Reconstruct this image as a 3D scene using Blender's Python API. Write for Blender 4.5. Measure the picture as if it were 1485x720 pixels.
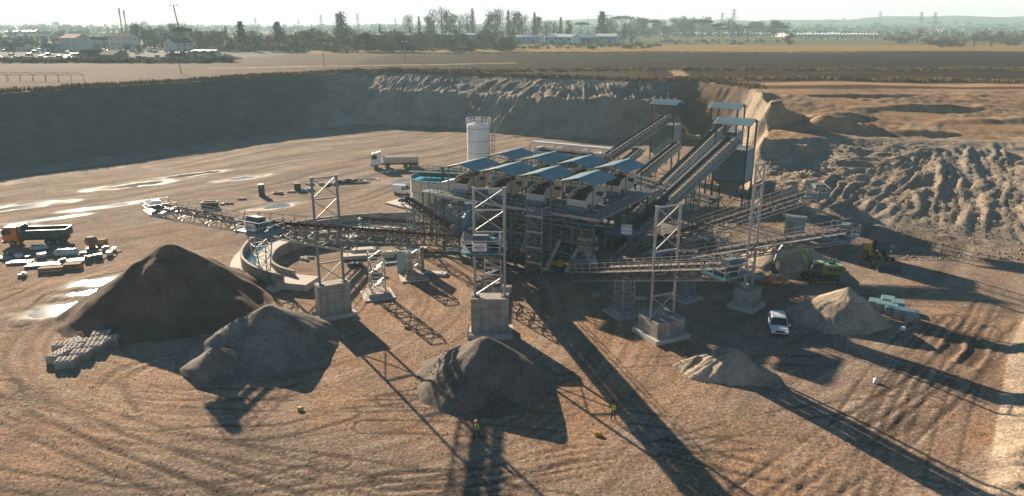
import bpy, math, random
import numpy as np
from mathutils import Vector, Matrix

for o in list(bpy.data.objects):
    bpy.data.objects.remove(o, do_unlink=True)
SC = bpy.context.scene
COL = SC.collection
R = math.radians

# ------------------------------------------------------------------ camera
CAM_H = 32.0                       # metres above the pit floor
PLATEAU = 15.0                     # fields lie 15 m above the pit floor
FPX = 1050.0                       # focal length in photo pixels (photo 1485 wide)
PITCH = math.atan(324.0 / FPX)     # horizon 324 px above the centre
cam = bpy.data.cameras.new('camera')
cam.sensor_width = 36.0
cam.lens = 36.0 * FPX / 1485.0
cam.clip_start = 0.5
cam.clip_end = 30000
cam_o = bpy.data.objects.new('camera', cam)
cam_o.location = (0, 0, CAM_H)
cam_o.rotation_euler = (math.pi / 2 - PITCH, 0, 0)
COL.objects.link(cam_o)
SC.camera = cam_o
SC.render.resolution_x = 1024
SC.render.resolution_y = 496

# ------------------------------------------------------------------ sky, sun, exposure
SUN_AZ = R(-32.0)                  # from +Y, negative = to the left
SUN_EL = R(18.4)
world = bpy.data.worlds.new('World')
SC.world = world
world.use_nodes = True
nt = world.node_tree
nt.nodes.clear()
sky = nt.nodes.new('ShaderNodeTexSky')
sky.sky_type = 'NISHITA'
sky.sun_disc = False
sky.sun_elevation = SUN_EL
sky.sun_rotation = SUN_AZ
sky.altitude = 100
sky.air_density = 0.8
sky.dust_density = 0.3
sky.ozone_density = 4.0
bg = nt.nodes.new('ShaderNodeBackground')
bg.inputs['Strength'].default_value = 0.05
wo = nt.nodes.new('ShaderNodeOutputWorld')
tint = nt.nodes.new('ShaderNodeMix'); tint.data_type = 'RGBA'; tint.blend_type = 'MULTIPLY'
tint.inputs[0].default_value = 1.0; tint.inputs[7].default_value = (0.40, 0.74, 0.77, 1)      # photo is graded teal
nt.links.new(sky.outputs[0], tint.inputs[6])
# winter haze whitens the lowest degrees of the sky all the way round
wtc = nt.nodes.new('ShaderNodeTexCoord'); wsp = nt.nodes.new('ShaderNodeSeparateXYZ')
wmr = nt.nodes.new('ShaderNodeMapRange'); wmr.interpolation_type = 'SMOOTHERSTEP'
wmr.inputs['From Min'].default_value = 0.0; wmr.inputs['From Max'].default_value = 0.20
wmr.inputs['To Min'].default_value = 0.85; wmr.inputs['To Max'].default_value = 0.0
hmix = nt.nodes.new('ShaderNodeMix'); hmix.data_type = 'RGBA'
hmix.inputs[7].default_value = (11.4, 9.2, 9.8, 1)
nt.links.new(wtc.outputs['Generated'], wsp.inputs[0]); nt.links.new(wsp.outputs['Z'], wmr.inputs['Value'])
nt.links.new(wmr.outputs[0], hmix.inputs[0]); nt.links.new(tint.outputs[2], hmix.inputs[6])
nt.links.new(hmix.outputs[2], bg.inputs[0])
nt.links.new(bg.outputs[0], wo.inputs[0])
sun = bpy.data.lights.new('sun', 'SUN')
sun.energy = 5.0
sun.angle = R(0.5)
sun.color = (1.0, 0.81, 0.61)
sun_o = bpy.data.objects.new('sun', sun)
sdir = Vector((math.sin(SUN_AZ) * math.cos(SUN_EL), math.cos(SUN_AZ) * math.cos(SUN_EL), math.sin(SUN_EL)))
sun_o.rotation_euler = sdir.to_track_quat('Z', 'Y').to_euler()
sun_o.location = sdir * 300
COL.objects.link(sun_o)
SC.view_settings.view_transform = 'Standard'
SC.view_settings.look = 'None'
SC.view_settings.gamma = 1
SC.view_settings.use_curve_mapping = False
SC.view_settings.exposure = 1.3
SC.cycles.volume_bounces = 1
SC.cycles.volume_step_rate = 4
SC.cycles.max_bounces = 6
SC.cycles.diffuse_bounces = 3

# ------------------------------------------------------------------ helpers
SP, CP = math.sin(PITCH), math.cos(PITCH)
def G(px, py, z=0.0):
    """survey point: where the sight line through photo pixel (px, py) meets the level z"""
    u = (px - 742.5) / FPX
    v = (py - 360.0) / FPX
    d = (CAM_H - z) / (SP + v * CP)
    return Vector((d * u, d * (CP - v * SP), z))
def V(*a): return Vector(a)

class MB:
    """collects shapes into one mesh"""
    def __init__(s): s.v = []; s.f = []; s.mi = []; s.cur = 0
    def add(s, vs, fs):
        n = len(s.v); s.v.extend([tuple(v) for v in vs])
        s.f.extend([tuple(i + n for i in f) for f in fs]); s.mi.extend([s.cur] * len(fs)); return s
    def box(s, c, d, rz=0.0):
        cx, cy, cz = c; hx, hy, hz = d[0] / 2, d[1] / 2, d[2] / 2
        ca, sa = math.cos(rz), math.sin(rz)
        vs = []
        for z in (-hz, hz):
            for x, y in ((-hx, -hy), (hx, -hy), (hx, hy), (-hx, hy)):
                vs.append((cx + x * ca - y * sa, cy + x * sa + y * ca, cz + z))
        return s.add(vs, [(3, 2, 1, 0), (4, 5, 6, 7), (0, 1, 5, 4), (1, 2, 6, 5), (2, 3, 7, 6), (3, 0, 4, 7)])
    def bar(s, p, q, w=0.1, h=None, up=(0, 0, 1)):
        p = Vector(p); q = Vector(q); h = h or w
        d = (q - p); 
        if d.length < 1e-6: return s
        d.normalize(); up = Vector(up)
        if abs(d.dot(up)) > 0.97: up = Vector((0, 1, 0)) if abs(d.y) < 0.9 else Vector((1, 0, 0))
        sx = d.cross(up).normalized(); sz = sx.cross(d)
        vs = []
        for e in (p, q):
            for a, b in ((-1, -1), (1, -1), (1, 1), (-1, 1)):
                vs.append(e + sx * a * w / 2 + sz * b * h / 2)
        return s.add(vs, [(0, 1, 2, 3), (7, 6, 5, 4), (1, 0, 4, 5), (2, 1, 5, 6), (3, 2, 6, 7), (0, 3, 7, 4)])
    def tube(s, p, q, r, n=8, r2=None, cap=True):
        p = Vector(p); q = Vector(q); d = (q - p).normalized(); r2 = r if r2 is None else r2
        up = Vector((0, 0, 1)) if abs(d.z) < 0.95 else Vector((1, 0, 0))
        sx = d.cross(up).normalized(); sz = sx.cross(d)
        vs = []
        for e, rr in ((p, r), (q, r2)):
            for i in range(n):
                a = 2 * math.pi * i / n
                vs.append(e + sx * math.cos(a) * rr + sz * math.sin(a) * rr)
        fs = [(i, n + i, n + (i + 1) % n, (i + 1) % n) for i in range(n)]
        if cap: fs += [tuple(range(n)), tuple(range(2 * n - 1, n - 1, -1))]
        return s.add(vs, fs)
    def path(s, pts, r, n=6, radii=None):
        pts = [Vector(p) for p in pts]; vs = []; m = len(pts)
        for k, p in enumerate(pts):
            d = (pts[min(k + 1, m - 1)] - pts[max(k - 1, 0)]).normalized()
            up = Vector((0, 0, 1)) if abs(d.z) < 0.95 else Vector((1, 0, 0))
            sx = d.cross(up).normalized(); sz = sx.cross(d); rr = radii[k] if radii else r
            for i in range(n):
                a = 2 * math.pi * i / n
                vs.append(p + sx * math.cos(a) * rr + sz * math.sin(a) * rr)
        fs = []
        for k in range(m - 1):
            for i in range(n):
                fs.append((k * n + i, (k + 1) * n + i, (k + 1) * n + (i + 1) % n, k * n + (i + 1) % n))
        fs += [tuple(range(n)), tuple(range(m * n - 1, (m - 1) * n - 1, -1))]
        return s.add(vs, fs)
    def prism(s, poly, lo, hi, axis='z'):
        """polygon extruded along an axis; poly holds the other two coordinates"""
        n = len(poly)
        def mk(a, b, c):
            return {'z': (a, b, c), 'y': (a, c, b), 'x': (c, a, b)}[axis]
        vs = [mk(a, b, lo) for a, b in poly] + [mk(a, b, hi) for a, b in poly]
        fs = [(i, (i + 1) % n, n + (i + 1) % n, n + i) for i in range(n)] + [tuple(range(n - 1, -1, -1)), tuple(range(n, 2 * n))]
        return s.add(vs, fs)
    def quad(s, a, b, c, d): return s.add([a, b, c, d], [(0, 1, 2, 3)])
    def frustum(s, c, a, b, h):
        """four-sided taper: bottom size a, top size b, base centre c"""
        vs = []
        for z, (wx, wy) in ((0, a), (h, b)):
            for x, y in ((-1, -1), (1, -1), (1, 1), (-1, 1)):
                vs.append((c[0] + x * wx / 2, c[1] + y * wy / 2, c[2] + z))
        return s.add(vs, [(3, 2, 1, 0), (4, 5, 6, 7), (0, 1, 5, 4), (1, 2, 6, 5), (2, 3, 7, 6), (3, 0, 4, 7)])
    def ring(s, c, r0, r1, z0, z1, n=48, a0=0, a1=2 * math.pi):
        full = abs(a1 - a0 - 2 * math.pi) < 1e-6
        m = n if full else n + 1
        vs = []
        for i in range(m):
            a = a0 + (a1 - a0) * i / n
            for r, z in ((r0, z0), (r1, z0), (r1, z1), (r0, z1)):
                vs.append((c[0] + r * math.cos(a), c[1] + r * math.sin(a), z))
        fs = []
        for i in range(n):
            j = (i + 1) % m
            for k in range(4):
                fs.append((i * 4 + k, j * 4 + k, j * 4 + (k + 1) % 4, i * 4 + (k + 1) % 4))
        return s.add(vs, fs)
    def lathe(s, prof, n=24, c=(0, 0, 0)):
        vs = []; m = len(prof)
        for i in range(n):
            a = 2 * math.pi * i / n
            for r, z in prof: vs.append((c[0] + r * math.cos(a), c[1] + r * math.sin(a), c[2] + z))
        fs = []
        for i in range(n):
            j = (i + 1) % n
            for k in range(m - 1): fs.append((i * m + k, j * m + k, j * m + k + 1, i * m + k + 1))
        return s.add(vs, fs)
    def mesh(s, name, mats, smooth=False):
        me = bpy.data.meshes.new(name)
        me.from_pydata(s.v, [], s.f)
        for m in (mats if isinstance(mats, (list, tuple)) else [mats]): me.materials.append(m)
        if any(s.mi): me.polygons.foreach_set('material_index', s.mi)
        if smooth: me.polygons.foreach_set('use_smooth', [True] * len(s.f))
        me.update()
        return me
    def build(s, name, mats, parent=None, smooth=False, loc=None):
        o = bpy.data.objects.new(name, s.mesh(name, mats, smooth))
        COL.objects.link(o)
        if parent: o.parent = parent
        if loc is not None: o.location = loc
        return o

def tag(o, label=None, cat=None, group=None, kind=None):
    if label: o['label'] = label
    if cat: o['category'] = cat
    if group: o['group'] = group
    if kind: o['kind'] = kind
    return o
def thing(name, label, cat, loc=(0, 0, 0), rz=0.0, group=None, scale=None):
    o = bpy.data.objects.new(name, None)
    COL.objects.link(o)
    o.location = loc; o.rotation_euler = (0, 0, rz); o.empty_display_size = 0.5
    if scale: o.scale = (scale,) * 3
    return tag(o, label, cat, group)
KIDS = {}
def copy_tree(root, loc, rz=0.0, label=None, group=None, scale=None, mat_swap=None):
    def rec(o, parent):
        c = o.copy(); COL.objects.link(c); c.parent = parent
        for ch in o.children: rec(ch, c)
        return c
    r = rec(root, None)
    r.location = loc; r.rotation_euler = (0, 0, rz)
    if scale is not None: r.scale = scale if isinstance(scale, (tuple, list)) else (scale,) * 3
    if label: r['label'] = label
    if group: r['group'] = group
    return r

# ------------------------------------------------------------------ numpy noise
def _hash(ix, iy, seed):
    h = (ix.astype(np.int64) * 374761393 + iy.astype(np.int64) * 668265263 + seed * 974711) & 0xffffffff
    h = ((h ^ (h >> 13)) * 1274126177) & 0xffffffff
    return ((h ^ (h >> 16)) & 0xffff) / 65535.0
def vnoise(x, y, seed=0):
    ix = np.floor(x); iy = np.floor(y); fx = x - ix; fy = y - iy
    fx = fx * fx * (3 - 2 * fx); fy = fy * fy * (3 - 2 * fy)
    a = _hash(ix, iy, seed); b = _hash(ix + 1, iy, seed); c = _hash(ix, iy + 1, seed); d = _hash(ix + 1, iy + 1, seed)
    return (a * (1 - fx) + b * fx) * (1 - fy) + (c * (1 - fx) + d * fx) * fy - 0.5
def fbm(x, y, oct=4, seed=0, gain=0.5):
    t = np.zeros_like(x, dtype=float); a = 1.0
    for i in range(oct):
        t += a * vnoise(x, y, seed + i * 17); a *= gain; x = x * 2.03 + 3.1; y = y * 2.03 + 1.7
    return t
def sstep(a, b, x):
    t = np.clip((x - a) / (b - a), 0, 1); return t * t * (3 - 2 * t)
def seg_dist(x, y, pts, closed=False):
    """distance to a polyline and the arc length of the nearest point on it"""
    best = np.full(x.shape, 1e9); arc = np.zeros(x.shape); s0 = 0.0
    n = len(pts)
    for i in range(n if closed else n - 1):
        ax, ay = pts[i]; bx, by = pts[(i + 1) % n]
        dx, dy = bx - ax, by - ay; L = math.hypot(dx, dy)
        t = np.clip(((x - ax) * dx + (y - ay) * dy) / (L * L), 0, 1)
        d = np.hypot(x - ax - t * dx, y - ay - t * dy)
        m = d < best
        best = np.where(m, d, best); arc = np.where(m, s0 + t * L, arc); s0 += L
    return best, arc
def inside(x, y, pts):
    r = np.zeros(x.shape, bool); n = len(pts)
    for i in range(n):
        ax, ay = pts[i]; bx, by = pts[(i + 1) % n]
        if ay == by: continue
        c = ((ay > y) != (by > y)) & (x < (bx - ax) * (y - ay) / (by - ay) + ax)
        r ^= c
    return r
# ------------------------------------------------------------------ materials
def new_mat(name):
    m = bpy.data.materials.new(name); m.use_nodes = True
    t = m.node_tree; b = t.nodes['Principled BSDF']
    return m, t, b
def N(t, kind, **kw):
    n = t.nodes.new(kind)
    for k, v in kw.items():
        if k in n.inputs: n.inputs[k].default_value = v
        else: setattr(n, k, v)
    return n
def ramp(t, fac, stops):
    r = t.nodes.new('ShaderNodeValToRGB'); e = r.color_ramp.elements
    while len(e) < len(stops): e.new(0.5)
    for k, (p, c) in enumerate(stops):
        e[k].position = p; e[k].color = (c[0], c[1], c[2], 1) if not isinstance(c, float) else (c, c, c, 1)
    t.links.new(fac, r.inputs[0]); return r.outputs[0]
def mixc(t, fac, a, b, mode='MIX'):
    n = t.nodes.new('ShaderNodeMix'); n.data_type = 'RGBA'; n.blend_type = mode
    for sock, val in ((n.inputs[0], fac), (n.inputs[6], a), (n.inputs[7], b)):
        if hasattr(val, 'is_linked'): t.links.new(val, sock)
        elif isinstance(val, (int, float)): sock.default_value = val
        else: sock.default_value = (val[0], val[1], val[2], 1)
    return n.outputs[2]
def worn(name, col, col2=None, rough=0.6, metal=0.0, scale=1.5, amount=0.45, bump=0.0, dust=0.25, spec=0.5):
    """painted / cast surface: two tones mottled by noise, dust on upward faces"""
    m, t, b = new_mat(name)
    col2 = col2 or tuple(c * 0.6 for c in col)
    tc = N(t, 'ShaderNodeTexCoord')
    n1 = N(t, 'ShaderNodeTexNoise', Scale=scale, Detail=6.0, Roughness=0.65)
    t.links.new(tc.outputs['Object'], n1.inputs['Vector'])
    f = ramp(t, n1.outputs['Fac'], [(0.38, 0.0), (0.68, 1.0)])
    mm = t.nodes.new('ShaderNodeMath'); mm.operation = 'MULTIPLY'; mm.inputs[1].default_value = amount
    t.links.new(f, mm.inputs[0])
    c = mixc(t, mm.outputs[0], col, col2)
    if dust > 0:
        g = N(t, 'ShaderNodeNewGeometry'); sp = N(t, 'ShaderNodeSeparateXYZ')
        t.links.new(g.outputs['Normal'], sp.inputs[0])
        n2 = N(t, 'ShaderNodeTexNoise', Scale=0.9, Detail=5.0)
        t.links.new(g.outputs['Position'], n2.inputs['Vector'])
        up = t.nodes.new('ShaderNodeMath'); up.operation = 'MULTIPLY'; up.use_clamp = True
        t.links.new(sp.outputs['Z'], up.inputs[0]); t.links.new(n2.outputs['Fac'], up.inputs[1])
        u2 = t.nodes.new('ShaderNodeMath'); u2.operation = 'MULTIPLY'; u2.inputs[1].default_value = dust * 1.6; u2.use_clamp = True
        t.links.new(up.outputs[0], u2.inputs[0])
        c = mixc(t, u2.outputs[0], c, (0.30, 0.235, 0.17))
    t.links.new(c, b.inputs['Base Color'])
    b.inputs['Roughness'].default_value = rough; b.inputs['Metallic'].default_value = metal
    b.inputs['Specular IOR Level'].default_value = spec
    if bump > 0:
        bp = N(t, 'ShaderNodeBump', Strength=0.6, Distance=bump)
        n3 = N(t, 'ShaderNodeTexNoise', Scale=scale * 6, Detail=4.0)
        t.links.new(tc.outputs['Object'], n3.inputs['Vector'])
        t.links.new(n3.outputs['Fac'], bp.inputs['Height']); t.links.new(bp.outputs[0], b.inputs['Normal'])
    return m
def granular(name, c1, c2, scale=9.0, bump=0.08, big=0.35, rough=0.95):
    """heaped aggregate: fine grain, streaks left by sliding material"""
    m, t, b = new_mat(name)
    g = N(t, 'ShaderNodeNewGeometry')
    n1 = N(t, 'ShaderNodeTexNoise', Scale=scale, Detail=5.0, Roughness=0.75)
    n2 = N(t, 'ShaderNodeTexNoise', Scale=big, Detail=6.0, Roughness=0.6)
    for n in (n1, n2): t.links.new(g.outputs['Position'], n.inputs['Vector'])
    a = t.nodes.new('ShaderNodeMath'); a.operation = 'ADD'
    t.links.new(n1.outputs['Fac'], a.inputs[0]); t.links.new(n2.outputs['Fac'], a.inputs[1])
    f = ramp(t, a.outputs[0], [(0.36, 0.0), (0.66, 1.0)]) if False else None
    h = t.nodes.new('ShaderNodeMath'); h.operation = 'MULTIPLY'; h.inputs[1].default_value = 0.5
    t.links.new(a.outputs[0], h.inputs[0])
    f = ramp(t, h.outputs[0], [(0.38, tuple(x * .7 for x in c1)), (0.5, tuple((x + y) / 2 for x, y in zip(c1, c2))), (0.62, tuple(x * 1.25 for x in c2))])
    t.links.new(f, b.inputs['Base Color'])
    b.inputs['Roughness'].default_value = rough; b.inputs['Specular IOR Level'].default_value = 0.2
    bp = N(t, 'ShaderNodeBump', Strength=0.9, Distance=bump)
    v = N(t, 'ShaderNodeTexNoise', Scale=scale * 0.7, Detail=6.0, Roughness=0.8)
    t.links.new(g.outputs['Position'], v.inputs['Vector'])
    t.links.new(v.outputs['Fac'], bp.inputs['Height']); t.links.new(bp.outputs[0], b.inputs['Normal'])
    return m

M = {}
M['steel'] = worn('steel_grey_green', (0.13, 0.175, 0.18), (0.085, 0.10, 0.10), 0.5, 0.25, 0.8, 0.6)
M['steel_dark'] = worn('steel_dark', (0.055, 0.085, 0.09), (0.04, 0.04, 0.038), 0.55, 0.2, 0.9, 0.6)
M['galv'] = worn('galvanised_steel', (0.43, 0.44, 0.43), (0.27, 0.27, 0.26), 0.42, 0.45, 1.2, 0.6)
M['galv_dull'] = worn('galvanised_dull', (0.26, 0.29, 0.29), (0.15, 0.165, 0.165), 0.5, 0.4, 1.2, 0.7)
M['blue_steel'] = worn('blue_painted_steel', (0.075, 0.215, 0.26), (0.05, 0.12, 0.145), 0.45, 0.0, 1.0, 0.5)
M['roof'] = worn('roof_sheet_blue', (0.31, 0.52, 0.545), (0.23, 0.37, 0.39), 0.36, 0.1, 0.4, 0.8, dust=0.4)
M['silo_sheet'] = worn('silo_sheet_green', (0.16, 0.245, 0.25), (0.11, 0.17, 0.175), 0.4, 0.25, 0.5, 0.6)
M['cream'] = worn('cream_paint', (0.60, 0.54, 0.43), (0.42, 0.36, 0.27), 0.55, 0.0, 0.9, 0.5)
M['white'] = worn('white_paint', (0.78, 0.77, 0.74), (0.6, 0.58, 0.54), 0.4, 0.0, 0.8, 0.4, dust=0.12)
M['car_white'] = worn('car_white', (0.80, 0.80, 0.79), (0.7, 0.69, 0.66), 0.18, 0.0, 0.8, 0.25, dust=0.06)
M['concrete'] = worn('concrete', (0.40, 0.37, 0.32), (0.21, 0.185, 0.15), 0.85, 0.0, 0.9, 0.95, bump=0.02)
M['concrete_light'] = worn('concrete_light', (0.60, 0.55, 0.48), (0.42, 0.38, 0.32), 0.85, 0.0, 0.6, 0.6, bump=0.02)
M['concrete_shade_tone'] = worn('concrete_shade_tone', (0.17, 0.155, 0.135), (0.10, 0.09, 0.078), 0.7, 0.0, 0.5, 0.7, bump=0.02)  # concrete darkened in its colour to paint in the shade under the plant
M['concrete_joint'] = worn('concrete_joint', (0.16, 0.145, 0.125), None, 0.9, 0.0, 1.5, 0.5, dust=0)
M['belt'] = worn('rubber_belt', (0.035, 0.033, 0.032), (0.09, 0.07, 0.055), 0.75, 0.0, 2.2, 0.9, dust=0.1)
M['idler'] = worn('idler_rust_red', (0.26, 0.055, 0.03), (0.12, 0.05, 0.035), 0.55, 0.0, 2.5, 0.7, dust=0.25)
M['rubber'] = worn('tyre_rubber', (0.03, 0.03, 0.03), (0.09, 0.075, 0.06), 0.85, 0.0, 3.0, 0.6, dust=0.2)
M['black'] = worn('black_plastic', (0.025, 0.027, 0.03), (0.05, 0.05, 0.05), 0.5, 0.0, 2.0, 0.5, dust=0.1)
M['orange'] = worn('orange_paint', (0.62, 0.19, 0.025), (0.42, 0.13, 0.03), 0.35, 0.0, 1.2, 0.5, dust=0.15)
M['hiviz_orange'] = worn('hi_vis_orange', (0.85, 0.16, 0.02), (0.6, 0.10, 0.02), 0.8, 0.0, 6.0, 0.4, dust=0)
M['hiviz_yellow'] = worn('hi_vis_yellow', (0.62, 0.72, 0.05), (0.42, 0.5, 0.04), 0.8, 0.0, 6.0, 0.4, dust=0)
M['green'] = worn('machine_green', (0.15, 0.24, 0.03), (0.08, 0.13, 0.025), 0.4, 0.0, 1.2, 0.5, dust=0.2)
M['lime'] = worn('machine_lime', (0.52, 0.60, 0.30), (0.36, 0.44, 0.2), 0.4, 0.0, 1.2, 0.5, dust=0.2)
M['bridge_green'] = worn('bridge_green', (0.02, 0.10, 0.065), (0.03, 0.06, 0.045), 0.5, 0.0, 1.5, 0.6)
M['red'] = worn('red_paint', (0.35, 0.035, 0.025), (0.2, 0.03, 0.02), 0.45, 0.0, 1.5, 0.5)
M['yellow'] = worn('yellow_paint', (0.66, 0.38, 0.04), (0.45, 0.25, 0.04), 0.5, 0.0, 1.5, 0.5)
M['timber'] = worn('timber', (0.38, 0.22, 0.10), (0.24, 0.135, 0.065), 0.85, 0.0, 2.0, 0.8, dust=0.2)
M['dark_green'] = worn('toilet_green', (0.02, 0.06, 0.055), (0.03, 0.05, 0.05), 0.5, 0.0, 2, 0.5, dust=0.1)
M['plastic_wrap'] = worn('plastic_wrap', (0.55, 0.66, 0.66), (0.35, 0.45, 0.45), 0.22, 0.0, 2.5, 0.7, bump=0.05, dust=0.1)
M['teal_wrap'] = worn('teal_sheet', (0.17, 0.33, 0.34), (0.12, 0.22, 0.23), 0.4, 0.0, 2.0, 0.7, bump=0.04, dust=0.15)
M['skin'] = worn('skin', (0.45, 0.25, 0.17), (0.36, 0.19, 0.12), 0.6, 0.0, 6, 0.4, dust=0)
M['navy'] = worn('dark_workwear', (0.022, 0.026, 0.036), (0.05, 0.045, 0.04), 0.9, 0.0, 5, 0.5, dust=0)
M['tile'] = worn('roof_tile', (0.30, 0.16, 0.10), (0.18, 0.10, 0.07), 0.85, 0.0, 0.5, 0.7, dust=0)
M['tile_dark'] = worn('roof_dark', (0.12, 0.10, 0.09), (0.075, 0.065, 0.06), 0.85, 0.0, 0.5, 0.7, dust=0)
M['render_white'] = worn('house_render', (0.62, 0.60, 0.55), (0.48, 0.45, 0.40), 0.85, 0.0, 0.3, 0.6, dust=0)
M['brick'] = worn('house_ochre', (0.42, 0.30, 0.20), (0.30, 0.2, 0.13), 0.85, 0.0, 0.3, 0.6, dust=0)
M['shed_teal'] = worn('shed_cladding', (0.30, 0.42, 0.43), (0.22, 0.31, 0.32), 0.5, 0.0, 0.2, 0.5, dust=0)
M['shed_dark'] = worn('shed_dark', (0.11, 0.14, 0.145), (0.08, 0.10, 0.10), 0.6, 0.0, 0.2, 0.5, dust=0)
M['polythene'] = worn('polythene', (0.80, 0.79, 0.76), (0.66, 0.65, 0.62), 0.3, 0.0, 0.3, 0.4, dust=0)
M['straw'] = worn('straw_bale', (0.22, 0.17, 0.11), (0.12, 0.09, 0.06), 0.95, 0.0, 2, 0.8, dust=0)
M['bark'] = worn('bark', (0.10, 0.075, 0.055), (0.06, 0.045, 0.035), 0.9, 0.0, 2, 0.7, dust=0)
def glass(name, col=(0.02, 0.03, 0.035), rough=0.06):
    m, t, b = new_mat(name)
    tc = N(t, 'ShaderNodeTexCoord'); n = N(t, 'ShaderNodeTexNoise', Scale=1.5)
    t.links.new(tc.outputs['Object'], n.inputs['Vector'])
    c = mixc(t, n.outputs['Fac'], col, tuple(x * 1.8 for x in col)); t.links.new(c, b.inputs['Base Color'])
    b.inputs['Roughness'].default_value = rough; b.inputs['IOR'].default_value = 1.5
    return m
M['glass'] = glass('glass_dark')
M['lamp'] = glass('lamp_lens', (0.6, 0.62, 0.62), 0.1)
def leafy(name, c1, c2):
    m, t, b = new_mat(name)
    oi = N(t, 'ShaderNodeObjectInfo'); g = N(t, 'ShaderNodeNewGeometry')
    n = N(t, 'ShaderNodeTexNoise', Scale=0.45, Detail=3.0)
    t.links.new(g.outputs['Position'], n.inputs['Vector'])
    a = t.nodes.new('ShaderNodeMath'); a.operation = 'MULTIPLY_ADD'; a.inputs[1].default_value = 0.5; 
    t.links.new(oi.outputs['Random'], a.inputs[0]); 
    b2 = t.nodes.new('ShaderNodeMath'); b2.operation = 'MULTIPLY'; b2.inputs[1].default_value = 0.6
    t.links.new(n.outputs['Fac'], b2.inputs[0]); t.links.new(b2.outputs[0], a.inputs[2])
    t.links.new(mixc(t, a.outputs[0], c1, c2), b.inputs['Base Color'])
    b.inputs['Roughness'].default_value = 0.8; b.inputs['Specular IOR Level'].default_value = 0.15
    return m
M['leaf_brown'] = leafy('leaves_autumn', (0.07, 0.062, 0.035), (0.15, 0.105, 0.05))
M['leaf_olive'] = leafy('leaves_olive', (0.04, 0.055, 0.028), (0.085, 0.095, 0.045))
M['leaf_dark'] = leafy('leaves_evergreen', (0.018, 0.034, 0.022), (0.035, 0.06, 0.035))
M['leaf_orange'] = leafy('leaves_orange', (0.22, 0.10, 0.03), (0.30, 0.15, 0.05))
M['twig'] = leafy('twigs_bare', (0.085, 0.065, 0.05), (0.15, 0.115, 0.085))
M['dry_grass'] = leafy('dry_grass', (0.16, 0.115, 0.055), (0.30, 0.22, 0.11))
M['pile_brown'] = granular('sand_brown', (0.095, 0.066, 0.044), (0.17, 0.12, 0.08), 3.4, 0.05)
M['pile_grey'] = granular('gravel_grey', (0.135, 0.122, 0.10), (0.26, 0.23, 0.185), 3.2, 0.09)
M['pile_dark'] = granular('gravel_dark', (0.10, 0.088, 0.07), (0.20, 0.172, 0.135), 3.0, 0.12)
M['pile_tan'] = granular('gravel_tan', (0.28, 0.225, 0.165), (0.44, 0.36, 0.27), 3.2, 0.10)
M['stone'] = granular('loose_stone', (0.16, 0.125, 0.09), (0.40, 0.32, 0.24), 3.0, 0.02)

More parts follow.
